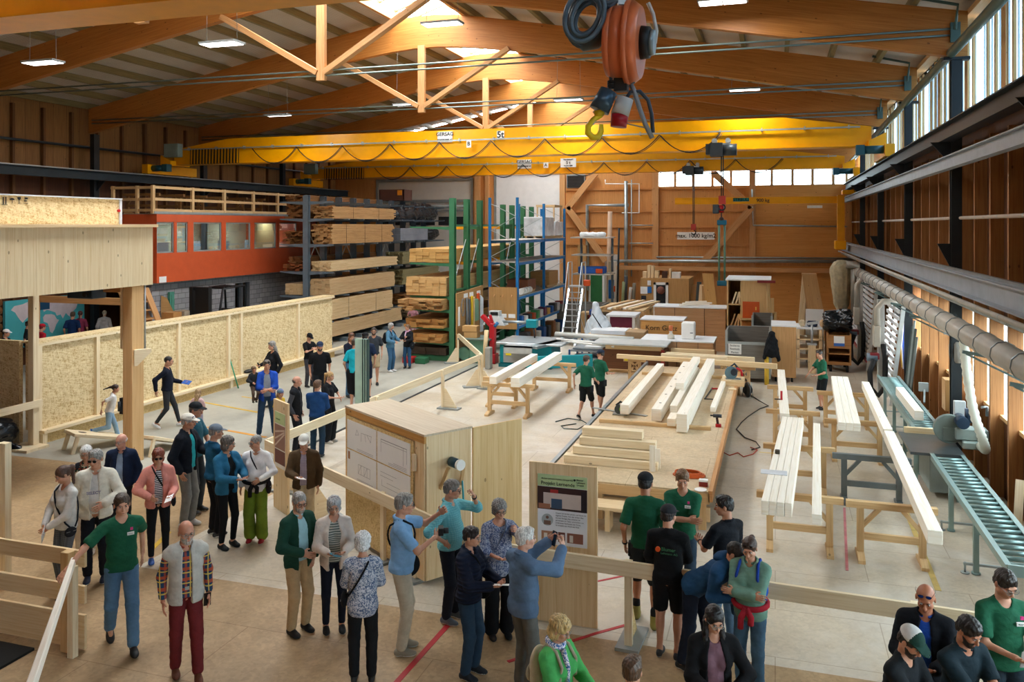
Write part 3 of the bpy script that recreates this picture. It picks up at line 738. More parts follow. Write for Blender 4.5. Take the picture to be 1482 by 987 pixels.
def cloth(c1, pat=None, c2='ffffff', c3='202020', rough=.85):
 k = ('cloth', c1, pat, c2, c3)
 if k in MC: return MC[k]
 m, t, b = nt('cloth_%s_%s' % (pat or 'plain', c1)); b.inputs['Roughness'].default_value = rough
 b.inputs['Specular IOR Level'].default_value = .2
 tc = N(t, 'ShaderNodeTexCoord'); ns = N(t, 'ShaderNodeTexNoise', Scale=5.0, Detail=6.0, Roughness=.65); t.links.new(tc.outputs['Object'], ns.inputs[0])
 A, B_, C3 = lin(c1), lin(c2), lin(c3)
 sc_ = lambda q, f: tuple(min(1, x*f) for x in q[:3])+(1,)
 col = ramp(t, ns.outputs[0], [(.3, sc_(A, .78)), (.7, sc_(A, 1.15))])
 sp = N(t, 'ShaderNodeSeparateXYZ'); t.links.new(tc.outputs['Object'], sp.inputs[0])
 def band(i, f, w, ph=0.0):
  return math_(t, 'LESS_THAN', math_(t, 'FRACT', math_(t, 'ADD', math_(t, 'MULTIPLY', sp.outputs[i], f), 10.0+ph)), w)
 if pat == 'plaid':
  col = mixc(t, math_(t, 'MULTIPLY', band(2, 9, .28), .8), col, B_); col = mixc(t, math_(t, 'MULTIPLY', band(0, 10, .24), .6), col, B_)
  col = mixc(t, math_(t, 'MULTIPLY', band(2, 9, .12, .3), .9), col, C3); col = mixc(t, math_(t, 'MULTIPLY', band(0, 10, .12, .4), .9), col, C3)
 elif pat == 'stripe': col = mixc(t, band(2, 38, .5), col, B_)
 elif pat == 'check': col = mixc(t, math_(t, 'MULTIPLY', band(2, 40, .4), .5), col, B_); col = mixc(t, math_(t, 'MULTIPLY', band(0, 40, .4), .5), col, B_)
 elif pat == 'floral':
  v = N(t, 'ShaderNodeTexVoronoi', Scale=30.0); v.feature = 'DISTANCE_TO_EDGE'
  n2 = N(t, 'ShaderNodeTexNoise', Scale=28.0, Detail=3.0, Distortion=2.5); t.links.new(tc.outputs['Object'], n2.inputs[0]); t.links.new(tc.outputs['Object'], v.inputs[0])
  f = ramp(t, n2.outputs[0], [(.46, (0,0,0,1)), (.54, (1,1,1,1))]); col = mixc(t, f, col, B_)
 elif pat == 'quilt':
  pass
 t.links.new(col, b.inputs['Base Color'])
 n3 = N(t, 'ShaderNodeTexNoise', Scale=14.0, Detail=4.0, Distortion=1.0); t.links.new(tc.outputs['Object'], n3.inputs[0])
 if pat == 'quilt':
  wv = N(t, 'ShaderNodeTexWave', Scale=7.0); wv.bands_direction = 'Z'; t.links.new(tc.outputs['Object'], wv.inputs[0]); bump(t, b, wv.outputs[0], .9, .02)
 else: bump(t, b, n3.outputs[0], .35, .02)
 MC[k] = m; return m
def skinm(c='c9977b'):
 k = ('skin', c)
 if k in MC: return MC[k]
 m, t, b = nt('skin_'+c); b.inputs['Roughness'].default_value = .5; A = lin(c)
 b.inputs['Subsurface Weight'].default_value = .06; b.inputs['Subsurface Radius'].default_value = (.02, .008, .004)
 tc = N(t, 'ShaderNodeTexCoord'); ns = N(t, 'ShaderNodeTexNoise', Scale=14.0, Detail=4.0); t.links.new(tc.outputs['Object'], ns.inputs[0])
 col = ramp(t, ns.outputs[0], [(.35, tuple(A[i]*(.93, .80, .76)[i] for i in range(3))+(1,)), (.65, A)]); t.links.new(col, b.inputs['Base Color'])
 MC[k] = m; return m
def hairm(c):
 k = ('hair', c)
 if k in MC: return MC[k]
 m, t, b = nt('hair_'+c); b.inputs['Roughness'].default_value = .45; A = lin(c)
 tc = N(t, 'ShaderNodeTexCoord'); mp = N(t, 'ShaderNodeMapping'); mp.inputs['Scale'].default_value = (90, 90, 14); t.links.new(tc.outputs['Object'], mp.inputs[0])
 ns = N(t, 'ShaderNodeTexNoise', Scale=1.0, Detail=3.0, Distortion=.6); t.links.new(mp.outputs[0], ns.inputs[0])
 col = ramp(t, ns.outputs[0], [(.35, tuple(x*.45 for x in A[:3])+(1,)), (.65, tuple(min(1, x*1.2) for x in A[:3])+(1,))]); t.links.new(col, b.inputs['Base Color'])
 bump(t, b, ns.outputs[0], .6, .01); MC[k] = m; return m
EYEW, EYED, LIPM, LENS, FRAMEM = plain('a59a92', .5), plain('1c1512', .3), plain('9a5850', .5), plain('0c0d10', .15), plain('1d1d20', .3)
CLEAR = glass('spectacle_glass', 'eef2f2', .05, .3)
PRE = {  # wrist targets for the right arm (x mirrors for the left), elbow pole
 'down': ((.24, .03, .91), (.3, -1, 0)), 'swingf': ((.22, .26, 1.0), (.3, -1, -.2)), 'swingb': ((.25, -.2, .97), (.3, -1, 0)),
 'front': ((.05, .25, 1.0), (1, -.4, -.2)), 'hold': ((.09, .33, 1.13), (.7, -.6, -.5)), 'holdhigh': ((.10, .36, 1.28), (.7, -.3, -.7)),
 'up': ((.12, .42, 1.47), (.8, .1, -1)), 'hip': ((.21, .03, 1.05), (1, -.6, .1)), 'back': ((.06, -.17, .98), (1, -.4, 0)),
 'cross': ((-.10, .24, 1.19), (.8, .1, -.6)), 'belly': ((.13, .24, 1.08), (1, -.5, -.2)), 'pocket': ((.21, .08, .93), (.6, -1, 0)),
 'hold1': ((.17, .30, 1.08), (.4, -1, -.3)), 'face': ((.07, .30, 1.55), (.9, .2, -1)), 'wide': ((.42, .22, 1.0), (.4, -1, 0)), 'rail': ((.62, .20, 1.02), (.2, -1, .3)),
 'reach': ((.05, .52, .95), (.5, -.6, -.6)), 'knee': ((.16, .42, .62), (.6, -.5, 0)), 'chest': ((.02, .26, 1.25), (1, -.2, -.5)), 'carry': ((-.02, .25, 1.10), (1, -.4, -.5))}
LEGS = {'stand': ((.10, 0), (-.10, .02)), 'walk': ((.09, -.24), (-.08, .27)), 'walkr': ((.08, .27), (-.09, -.24)), 'apart': ((.17, 0), (-.17, .03)),
  'step': ((.10, -.10), (-.11, .14)), 'run': ((.08, -.42), (-.06, .25)), 'close': ((.075, 0), (-.075, .03))}
PEOPLE = []
def ik(a, t, l1, l2, pole):
 a, t, pole = V3(*a), V3(*t), V3(*pole); d = t-a; L = np.linalg.norm(d); L2 = min(L, (l1+l2)*.998); u = d/L; t = a+u*L2
 x = (l1*l1-l2*l2+L2*L2)/(2*L2); y = math.sqrt(max(l1*l1-x*x, 1e-8)); p = pole-u*(pole@u); p /= np.linalg.norm(p)+1e-9
 return a+u*x+p*y, t
def frame(fwd, up):
 y = fwd/np.linalg.norm(fwd); x = np.cross(y, up); x /= np.linalg.norm(x)+1e-9; return np.stack([x, y, np.cross(x, y)], 1)
def person(label, pos, S=1.75, a=0, head=None, pitch=8, sex='m', legs='stand', R_='down', L_='down', lean=0, side=0, top=('tee', '1d5a40'), inner=None, pants=('long', '22262e'),
           shoes='222222', hair=('short', '5b4632'), skin='c9977b', belly=0, glasses=None, hat=None, beard=None, lod=None, group=None, cat='person', extra=(), crouch=0, bust=None, hem=None, name='person', build=1.0, hatup=0, shoecol2='e8e8e8', roll=0):
 px, py = pos[0], pos[1]; s = S/1.75
 vx, vy = -px, -py; L0 = math.hypot(vx, vy); hc = math.atan2(vy, vx)
 head = a if head is None else head
 rz_ = hc + R(a) - math.pi/2; F = L0
 lod = lod or (1.0 if F < 13 else 1.5 if F < 20 else 2.2)
 near = F < 21
 root = thing(name, (px, py, 0), label, cat, group, rz_)
 fem = sex == 'f'; kid = S < 1.45
 bw_ = build*(.93 if fem else 1.0)
 sk, ht = skinm(skin), hairm(hair[1])
 hipx = .088; hz = .925 - crouch
 ft = [V3(x*s, y*s, .085*s) for x, y in (LEGS[legs] if isinstance(legs, str) else legs)]
 if legs == 'run': ft[0][2] = .40*s
 if legs in ('walk',): ft[0][2] += .05*s
 if legs in ('walkr',): ft[1][2] += .05*s
 if legs in ('walk', 'walkr', 'run'): hz -= .02
 l1, l2 = .425*s, .425*s
 hips = [V3(hipx*s, 0, hz*s), V3(-hipx*s, 0, hz*s)]
 knees = []
 for i in (0, 1):
  k_, f_ = ik(hips[i], ft[i], l1, l2, (.12*(1 if i == 0 else -1), 1, 0)); knees.append(k_); ft[i] = f_
 TM = rotx(-R(lean)) @ roty(R(side)); pv = V3(0, 0, hz*s)
 dz = hz-.925
 def T(x, y, z): return pv + TM @ (V3(x, y, z-.925)*s)
 def TE(x, y, z, rx, ry, rz): return ell(T(x, y, z), V3(rx, ry, rz)*s, TM)
 shx = .175*bw_ if not kid else .155
 B = belly
 torso = [TE(0, -.012, .95, .155*bw_ + (.012 if fem else 0), .105+B*.03, .12), TE(0, B*.05, 1.08, (.125 if fem else .14)*bw_+B*.04, .095+B*.07, .15),
             TE(0, 0, 1.27, .155*bw_, .108+B*.02, .18), cap(T(-shx+.05, -.012, 1.392), T(shx-.05, -.012, 1.392), .055*s), cap(T(-shx+.07, -.018, 1.405), T(0, -.02, 1.455), .048*s, .05*s), cap(T(shx-.07, -.018, 1.405), T(0, -.02, 1.455), .048*s, .05*s)]
 if bust or (fem and bust is None and not kid):
  for q in (-1, 1): torso.append(TE(q*.07, .085, 1.27, .062, .055, .065))
 sh = [T(shx, -.01, 1.392), T(-shx, -.01, 1.392)]
 el, wr = [], []
 for i, h_ in enumerate((R_, L_)):
  q = 1 if i == 0 else -1
  if isinstance(h_, str): tg, po = PRE[h_]
  else: tg, po = h_[0], (h_[1] if len(h_) > 1 else (.5, -.9, -.2))
  tgt = V3(q*tg[0], tg[1], tg[2]); tgt[2] += dz if h_ != 'knee' else 0
  tgt = tgt*s
  if lean and isinstance(h_, str) and h_ not in ('reach', 'knee'): tgt = pv + TM @ (tgt-pv)
  e_, w_ = ik(sh[i], tgt, .285*s, .25*s, TM @ V3(q*po[0], po[1], po[2])); el.append(e_); wr.append(w_)
 nb = T(0, -.02, 1.46)
 HM = rotz(R(head-a)) @ rotx(-R(pitch)) @ roty(R(roll))
 hcn = T(0, .0, 1.50) + V3(0, .012*s, .122*s) + (TM @ V3(0, .02, 0))*s
 hs = s*(1.18 if kid and S < 1.25 else 1.08 if kid else 1.0)*(.96 if fem else 1.0)
 def H(x, y, z): return hcn + HM @ (V3(x, y, z)*hs)
 def HE(x, y, z, rx, ry, rz, M=None): return ell(H(x, y, z), V3(rx, ry, rz)*hs, HM if M is None else HM@M)
 t1, t2, t3 = (.085, .058, .042) if not fem else (.088, .057, .04)
 arm = (.046, .037, .027) if not fem else (.041, .033, .024)
 arm = tuple(x*build for x in arm)
 limbs = []
 for i in (0, 1):
  lt = 1 if pants[0] in ('shorts', 'skirt') else .8
  limbs += [cap(hips[i]*.97+V3(0, 0, .02), knees[i], t1*s*lt, t2*s*lt), cap(knees[i], ft[i], t2*.98*s*lt, t3*.85*s)]
  d = ft[i]-knees[i]; limbs.append(ell(knees[i]+d*.3+V3(0, -.022, 0)*s, V3(.048, .052, .12)*s*lt))
  limbs += [cap(sh[i], el[i], arm[0]*s, arm[1]*s), cap(el[i], wr[i], arm[1]*s, arm[2]*s), cap(ft[i], ft[i]+V3(0, .09, -.045)*s, .035*s, .028*s)]
 neck = cap(nb, H(0, -.018, -.05), (.057 if not fem else .047)*s, (.052 if not fem else .044)*s)
 ch = [sdf(torso+limbs+[neck], .013*lod, .035, -.004) + (0,)]
 hp = [HE(0, -.012, .032, .076, .096, .086), HE(0, .030, -.035, .058, .060, .078), HE(0, .066, -.088, .024, .020, .018), neck]
 for q in (-1, 1): hp += [HE(q*.036, .058, -.022, .026, .028, .028), HE(q*.078, -.008, -.008, .009, .019, .031), HE(q*.045, .01, -.07, .02, .035, .025)]
 hp += [cap(H(0, .090, .006), H(0, .110, -.028), .007*hs, .0125*hs), HE(0, .100, -.034, .018, .011, .009), cap(H(-.032, .080, .026), H(.032, .080, .026), .010*hs), HE(0, .086, -.058, .024, .012, .007), HE(0, .083, -.068, .020, .012, .007)]
 subs = [HE(q*.031, .101, .006, .015, .012, .011) for q in (-1, 1)]
 ch.append(sdf(hp, (.0062 if near else .009)*max(1, lod*.8), .012, 0, subs, [(T(0, 0, 1.44), TM @ V3(0, 0, -1))], .006) + (0,))
 hands = []
 for i in (0, 1):
  q = 1 if i == 0 else -1
  d = wr[i]-el[i]; d /= np.linalg.norm(d); h_ = (R_, L_)[i]
  inw = V3(-q, 0, 0) if h_ in ('down', 'swingf', 'swingb', 'pocket') else (V3(-q*.4, .1, 1.0) if h_ in ('hold', 'hold1') else V3(-q*.7, -.6, -.2))
  n_ = inw-d*(inw@d); n_ /= np.linalg.norm(n_)+1e-9   # palm side
  x_ = np.cross(d, n_)*(q)                              # towards the thumb
  if h_ in ('down', 'swingf', 'swingb') and x_[1] < 0: x_ = -x_
  if h_ not in ('down', 'swingf', 'swingb') and x_[2] < -.3: x_ = -x_
  W = wr[i]; hh = s*(.9 if fem else 1.0)
  g = .9 if h_ in ('hold', 'hold1', 'up', 'face', 'rail', 'holdhigh', 'chest') else .35
  pr = [ell(W+d*.048*hh+n_*.004, V3(.040, .052, .016)*hh, np.stack([x_, d, n_], 1)), cap(W-d*.02, W+d*.01, arm[2]*s*.95)]
  for f in range(4):
   kx = (.030-.020*f); fl = (.040, .045, .042, .033)[f]*hh
   k0 = W+d*(.088-.004*abs(f-1))*hh+x_*kx*hh; sp_ = x_*(.10-.07*f)
   d1 = d*math.cos(g*.5)+n_*math.sin(g*.5)+sp_; d1 /= np.linalg.norm(d1); d2 = d*math.cos(g*1.5)+n_*math.sin(g*1.5)+sp_*.5; d2 /= np.linalg.norm(d2)
   k1 = k0+d1*fl; pr += [cap(k0, k1, .0092*hh, .0082*hh), cap(k1, k1+d2*fl*.85, .0082*hh, .0068*hh)]
  k0 = W+d*.025*hh+x_*.028*hh; k1 = k0+(d*.6+x_*.7+n_*.35)*.038*hh; pr += [cap(k0, k1, .0125*hh, .0105*hh), cap(k1, k1+(d*.85+x_*.25+n_*.4)*.032*hh, .010*hh, .008*hh)]
  ch.append(sdf(pr, (.0048 if near else .008)*max(1, lod*.8), .006) + (0,)); hands.append((W+d*.075*hh, d, n_, x_))
 link('body', np_mesh('body', ch), sk, root)
 def child(nm, chunks, mats, lb=None, fo=0.0, sd=0):
  cs = []
  for c_ in chunks:
   V, Q = c_[0], c_[1]
   if len(V) == 0: continue
   cs.append((fold(V, Q, fo, seed=sd), Q, c_[2] if len(c_) > 2 else 0))
  if not cs: return None
  o = link(nm, np_mesh(nm, cs), mats, root)
  if lb: o['label'] = lb
  return o
 rs = random.random()*9
 if shoes:
  boot = isinstance(shoes, tuple); sc_ = shoes[0] if boot else shoes
  for i in (0, 1):
   A = ft[i]; dn = A-knees[i]; dn /= np.linalg.norm(dn); fw = V3(0, 1, 0)
   if legs == 'run' and i == 0: fw = V3(0, .3, -1.0); fw /= np.linalg.norm(fw)
   elif dn[1] < -.25 and ft[i][2] > .1*s: fw = V3(0, .85, -.5); fw /= np.linalg.norm(fw)
   upv = np.cross(np.cross(fw, V3(0, 0, 1)), fw); upv /= np.linalg.norm(upv)
   if legs == 'run' and i == 0: upv = V3(0, -1, -.3); upv /= np.linalg.norm(upv); upv = -upv
   M = frame(fw, upv); b0 = A-M[:, 2]*.085*s
   q = lambda x, y, z: b0 + M @ (V3(x, y, z)*s)
   pr = [ell(q(0, -.035, .045), V3(.036, .045, .045)*s, M), ell(q(0, .085, .030), V3(.046, .085, .036)*s, M), ell(q(0, .03, .055), V3(.036, .06, .045)*s, M)]
   if boot: pr.append(cap(q(0, -.02, .06), q(0, -.025, .15), .048*s))
   ca = sdf(pr, .0085*lod, .03, 0, (), [(q(0, 0, .004), -M[:, 2])])
   V, Q = ca; zz = (V-b0) @ M[:, 2]; mi = (zz[Q].mean(1) < .021*s).astype(int)
   child('shoe', [(V, Q, mi)], [plain(sc_, .6), plain(shoecol2, .7)])
   if boot: child('sock', [sdf([cap(q(0, -.02, .14), q(0, -.03, .22), .045*s)], .012)], cloth('1c1c1c'))
 kind, pc = pants[0], pants[1]; pp = []; pl = [(T(0, 0, 1.045), TM @ V3(0, 0, 1))]
 wleg = {'long': (.094, .072, .060), 'slim': (.090, .060, .045), 'wide': (.098, .090, .095), 'shorts': (.098, .086, .08), 'jeans': (.094, .071, .062), 'skirt': (.13, .13, .1)}[kind]
 pelvis = [TE(0, -.014, .96, .158*bw_+(.012 if fem else 0), .110+B*.02, .12), TE(0, B*.045, 1.04, .14*bw_+B*.03, .1+B*.055, .08)]
 for i in (0, 1):
  hj = hips[i]*.97+V3(0, 0, .01)
  if kind == 'shorts': kk = hj+(knees[i]-hj)*.93; pp.append(cap(hj, kk, wleg[0]*s, wleg[1]*s)); pl.append((kk, (kk-hj))) if legs in ('stand', 'close', 'apart') else None
  elif kind == 'skirt':
   kk = hj+(knees[i]-hj)*1.15; pp.append(cap(hj, kk, wleg[0]*s, wleg[1]*s))
  else:
   en = knees[i]+(ft[i]-knees[i])*(.93 if kind != 'slim' else .9); pp += [cap(hj, knees[i], wleg[0]*s, wleg[1]*s), cap(knees[i], en, wleg[1]*s, wleg[2]*s)]
 child('trousers' if kind not in ('shorts', 'skirt') else kind, [sdf(pelvis+pp, .0115*lod, .02, 0, (), pl)], cloth(pc, *pants[2:]), fo=.0045*s if kind != 'slim' else .002, sd=rs)
 def garment(nm, kind, col, off, sleeve, hemz, neckr=.062, openf=0, pat=(), fo=.005, collar=False, hood=False):
  pr = list(torso)
  if hemz < .98: pr.append(TE(0, 0, .90, .165*bw_+B*.02, .115+B*.03, .16))
  pr.append(TE(0, .01+B*.03, 1.10, .148*bw_+B*.03, .108+B*.05, .2))
  slp = []
  for i in (0, 1):
   if sleeve == 'long':
    pr += [cap(sh[i], el[i], arm[0]*s*1.12, arm[1]*s*1.15), cap(el[i], el[i]+(wr[i]-el[i])*.94, arm[1]*s*1.15, arm[2]*s*1.2)]
   elif sleeve == 'short':
    e = sh[i]+(el[i]-sh[i])*.72; pr += [cap(sh[i], e, arm[0]*s*1.08, arm[0]*s*1.22)]; slp.append((sh[i]+(el[i]-sh[i])*.80, el[i]-sh[i]))
   elif sleeve == 'half':
    pr += [cap(sh[i], el[i], arm[0]*s*1.12, arm[1]*s*1.3), cap(el[i], el[i]+(wr[i]-el[i])*.25, arm[1]*s*1.25, arm[1]*s*1.2)]
   elif sleeve == 'none': pr += [cap(T((shx-.03)*(1 if i == 0 else -1), -.01, 1.40), sh[i], .055*s, .04*s)]
  sb = [cap(T(0, .005, 1.475), T(0, .06, 1.62), neckr*s), cap(T(0, .05, 1.46), T(0, .12, 1.50), .045*s)]
  for q_, d_ in slp:
   d_ = d_/np.linalg.norm(d_); sb.append(cap(q_+d_*.06*s, q_+d_*.12*s, .068*s))
  if openf: sb += [ell(T(0, .22+B*.05, 1.05), V3(openf, .20, 1.3)*s, TM), cap(T(0, .13, 1.44), T(0, .20, 1.30), .06*s, .05*s)]
  ch_ = [sdf(pr, .0105*lod, .03, off*s, sb, [(T(0, 0, hemz), TM @ V3(0, -.05, -1))], .008)]
  if collar:
   cp = []
   for k_ in range(14):
    an = R(-250+k_*320/13-0) if False else R(115+k_*310/13)
    cp.append(T(.068*math.cos(an), -.022+.062*math.sin(an), 1.475-.018*math.sin(an)))
   pr2 = [cap(cp[k_], cp[k_+1], .014*s) for k_ in range(13)]
   ch_.append(sdf(pr2, .0075*lod, .01))
  if hood: ch_.append(sdf([TE(0, -.11, 1.44, .10, .045, .07), TE(0, -.13, 1.39, .08, .04, .06)], .012*lod, .03))
  return child(nm, ch_, cloth(col, *pat), fo=fo*s, sd=rs+off*50)
 TK = {'tee': ('t_shirt', .011, 'short', .90, False), 'polo': ('polo_shirt', .011, 'short', .91, True), 'shirt': ('shirt', .012, 'long', .92, True), 'halfshirt': ('shirt', .012, 'half', .92, True),
          'sweater': ('sweater', .015, 'long', .92, False), 'jacket': ('jacket', .026, 'long', .86, True), 'hoodie': ('hooded_jacket', .024, 'long', .88, False), 'vest': ('vest', .032, 'none', .86, True),
          'puffer': ('quilted_jacket', .028, 'long', .90, True), 'tunic': ('tunic', .018, 'half', .80, False), 'cardigan': ('cardigan', .022, 'long', .82, False), 'dress': ('dress', .016, 'short', .55, False), 'blouse': ('blouse', .018, 'long', .84, True)}
 if inner:
  k_ = TK[inner[0]]; garment(k_[0], inner[0], inner[1], min(k_[1], .010), k_[2] if top[0] == 'vest' else 'none', .93, pat=inner[2:], fo=.002, collar=k_[4])
 k_ = TK[top[0]]
 op = {'jacket': .0, 'vest': .0, 'cardigan': .02, 'hoodie': 0, 'blouse': 0}.get(top[0], 0) if inner else None
 of = 0
 if inner and top[0] in ('jacket', 'vest', 'cardigan', 'blouse', 'puffer', 'hoodie'): of = {'cardigan': .085, 'jacket': .062, 'vest': .058}.get(top[0], .055)
 garment(k_[0], top[0], top[1], k_[1], k_[2], hem or k_[3], openf=of, pat=top[2:] if top[0] != 'puffer' else ('quilt',), collar=k_[4], hood=top[0] == 'hoodie', neckr=.085 if top[0] in ('tunic', 'dress') else .064)
 if near:
  for q in (-1, 1):
   mb = MB(); mb.sph((0, 0, 0), .0115*hs, 10, (1, 1, .62)); mb.mat(1); mb.sph((0, .0062*hs, 0), .0068*hs, 8, (1, 1, .95))
   me = mb.mesh('eye'); o = link('eye', me, [EYEW, EYED], root); o.location = H(q*.031, .0835, .006); o.rotation_euler = Matrix(HM.tolist()).to_euler()
   mb = MB(); mb.tube([tuple(H(q*x, y, z)) for x, y, z in ((.016, .096, .024), (.031, .0945, .029), (.046, .084, .023))], .0032*hs, 5); part('eyebrow', mb, hairm(hair[1] if hair[0] != 'bald' else '6e6259'), root, world=False)
  mb = MB(); mb.tube([tuple(H(x, y, z)) for x, y, z in ((-.023, .087, -.062), (0, .0985, -.0625), (.023, .087, -.062))], [.002*hs, .0042*hs, .002*hs], 6); part('lips', mb, LIPM, root, world=False)
 hk = hair[0]; hb = []; hsb = [HE(0, .10, -.035, .072, .075, .088)]; hpl = []
 base = HE(0, -.014, .036, .084, .103, .092)
 amp, fr = .003, (40, 40, 60)
 if hk == 'short': hb = [base, HE(0, -.045, -.02, .074, .062, .05), HE(.015, .03, .095, .058, .055, .030)]; amp, fr = .007, (55, 70, 30); hpl = [(H(0, -.09, -.062), HM @ V3(0, .5, -1))]
 elif hk == 'crop': hb = [HE(0, -.014, .035, .079, .099, .089)]; hpl = [(H(0, -.09, -.045), HM @ V3(0, .35, -1))]
 elif hk == 'bald': hb = [HE(0, -.02, .012, .080, .097, .07)]; hpl = [(H(0, -.09, .035), HM @ V3(0, .35, 1)), (H(0, -.09, -.05), HM @ V3(0, .4, -1)), (H(0, .02, 0), HM @ V3(0, 1, 0))]
 elif hk == 'bob': hb = [HE(0, -.016, .045, .094, .110, .096), HE(0, -.03, -.045, .094, .082, .080), HE(.02, .05, .09, .05, .045, .03)]; amp, fr = .010, (60, 60, 20)
 elif hk == 'curly': hb = [HE(0, -.018, .044, .099, .114, .100), HE(0, -.04, -.03, .092, .080, .072)]; amp, fr = .013, (70, 70, 70)
 elif hk in ('long', 'verylong'):
  hb = [HE(0, -.014, .04, .088, .106, .093), HE(0, -.05, -.06, .085, .06, .09), cap(H(0, -.06, -.08), T(0, -.13, 1.28 if hk == 'long' else 1.2), .075*hs, .05*hs)]; amp = .006
  if hk == 'verylong': hb += [cap(H(q*.07, -.01, -.04), T(q*.1, .06, 1.25), .03*hs, .03*hs) for q in (-1, 1)]
 elif hk == 'pony':
  bk = TM @ V3(0, -.13, -.05)
  sw = V3(0, -.20, -.06)*s if legs == 'run' else V3(0, -.03, -.22)*s
  hb = [base, cap(H(0, -.10, .04), H(0, -.14, .03), .03*hs), cap(H(0, -.14, .03), H(0, -.13, .03)+sw, .032*hs, .018*hs)]
 elif hk == 'bun': hb = [base, HE(0, -.11, .06, .045, .04, .045)]
 if hat and hat[0] != 'band':
  hb = hb[:2] if hk == 'short' else hb; hpl = hpl+[(H(0, 0, .05), HM @ V3(0, 0, 1))]
 if hb:
  if hk in ('bob', 'curly', 'long', 'verylong'): hsb = [HE(0, .105, -.045, .066, .085, .098), ]
  ca = sdf(hb, (.0075 if near else .011)*max(1, lod*.75), .02, 0, hsb, hpl, .012); child('hair', [(fold(ca[0], ca[1], amp*hs, fr, rs), ca[1])], ht)
 if beard:
  ca = sdf([HE(0, .034, -.052, .060, .060, .066), HE(0, .07, -.092, .030, .026, .022)], .007*max(1, lod*.75), .02, .003, [HE(0, .04, .02, .1, .1, .062), HE(0, .112, -.060, .020, .02, .008)], [(H(0, -.01, 0), HM @ V3(0, -1, 0))]); child('beard', [ca], hairm(beard), fo=.002)
 if hat:
  hcx, hcol = hat[0], hat[1]
  if hcx == 'cap':
   ca = sdf([HE(0, -.014, .05, .091, .108, .083)], .008*max(1, lod*.75), .01, 0, (), [(H(0, 0, .042), HM @ V3(0, .0, -1))])
   br = sdf([ell(H(0, .115, .045), V3(.068, .062, .006)*hs, HM @ rotx(-.15)), HE(0, .06, .05, .075, .05, .008)], .006*max(1, lod*.75), .012)
   V, Q = ca
   if len(hat) > 2: c_ = (V[Q].mean(1)-hcn) @ HM[:, 1]; mi = (c_ < .01*hs).astype(int)
   else: mi = 0
   child('cap', [(V, Q, mi), br+(0,)], [cloth(hcol), cloth(hat[2] if len(hat) > 2 else hcol)])
  elif hcx == 'beanie':
   child('beanie', [sdf([HE(0, -.014, .05, .092, .108, .092)], .009, .01, 0, (), [(H(0, 0, .02), HM @ V3(0, 0, -1))])], cloth(hcol, 'stripe', hat[2]))
  elif hcx == 'band':
   mb = MB(); mb.tube([tuple(H(.086*math.cos(R(u)), .005, .045+.088*math.sin(R(u)))) for u in range(-10, 191, 20)], .008*hs, 8); part('headband', mb, cloth(hcol), root, world=False)
 if glasses:
  gz, gy, gm_ = (.004, .108, glasses)
  if glasses.startswith('up'): gz, gy = .085, .078
  mb = MB(); dark = 'sun' in glasses; fm = FRAMEM if glasses not in ('thin',) else GREY
  for q in (-1, 1):
   pts = [tuple(H(q*.032+.024*math.cos(R(u)), gy-(.1*abs(math.cos(R(u))*.05)), gz+.018*math.sin(R(u)))) for u in range(0, 360, 36)]
   mb.mat(0); mb.tube(pts, .0022*hs*(1.3 if glasses == 'thick' else 1), 5, closed=True)
   mb.tube([tuple(H(q*.056, gy-.004, gz+.004)), tuple(H(q*.080, gy-.07, gz+.006)), tuple(H(q*.080, gy-.115, gz-.004))], .002*hs, 5)
   mb.mat(1); o_ = len(mb.v); mb.v += pts; mb.face([o_+k_ for k_ in range(10)], [(0, 0)]*10)
  mb.mat(0); mb.tube([tuple(H(-.010, gy, gz+.004)), tuple(H(0, gy+.002, gz+.007)), tuple(H(.010, gy, gz+.004))], .002*hs, 5)
  part('sunglasses' if dark else 'glasses', mb, [fm, plain('1b3a8c', .1) if 'blue' in glasses else (LENS if dark else CLEAR)], root, world=False)
 info = dict(root=root, T=T, TM=TM, s=s, hands=hands, H=H, HM=HM, rz=rz_, pos=(px, py), sh=sh, ft=ft, child=child, lod=lod, shx=shx, B=B, knees=knees)
 PEOPLE.append(info)
 for e in extra: EXTRA[e[0]](info, *e[1:])
 return info
def own(info, name, label, cat, group=None):
 return thing(name, (info['pos'][0], info['pos'][1], 0), label, cat, group, info['rz'])
def held(info, i, w, h, t, m, name, label, cat, tilt=None, dx=0.0):
 c, d, n_, x_ = info['hands'][i]; r = own(info, name, label, cat)
 M = tilt if tilt is not None else np.stack([x_, d, n_], 1)
 ctr = c+n_*.022+M[:, 1]*dx
 mb = MB(); a = ctr-M[:, 1]*h/2; b = ctr+M[:, 1]*h/2
 mb.beam(tuple(a), tuple(b), w, t, tuple(M[:, 2])); return r, mb
def x_paper(info, i=0, label='white leaflet', w=.15, h=.21, col='f4f4f2'):
 r, mb = held(info, i, w, h, .004, None, 'leaflet', label, 'leaflet', None, .05); part('sheet', mb, plain(col, .6), r, world=False)
def x_phone(info, i=0, label='black smartphone', col='15161a', case=None):
 c, d, n_, x_ = info['hands'][i]; M = frame(V3(0, .25, 1), V3(0, -1, .2))
 r, mb = held(info, i, .075, .155, .010, None, 'smartphone', label, 'phone', M); part('phone_body', mb, plain(case or col, .4), r, world=False)
 ctr = c+n_*.022; mb = MB(); f = M[:, 2]; mb.beam(tuple(ctr-M[:, 1]*.07+f*.0055), tuple(ctr+M[:, 1]*.07+f*.0055), .066, .002, tuple(f)); part('screen', mb, plain('22364a', .1), r, world=False)
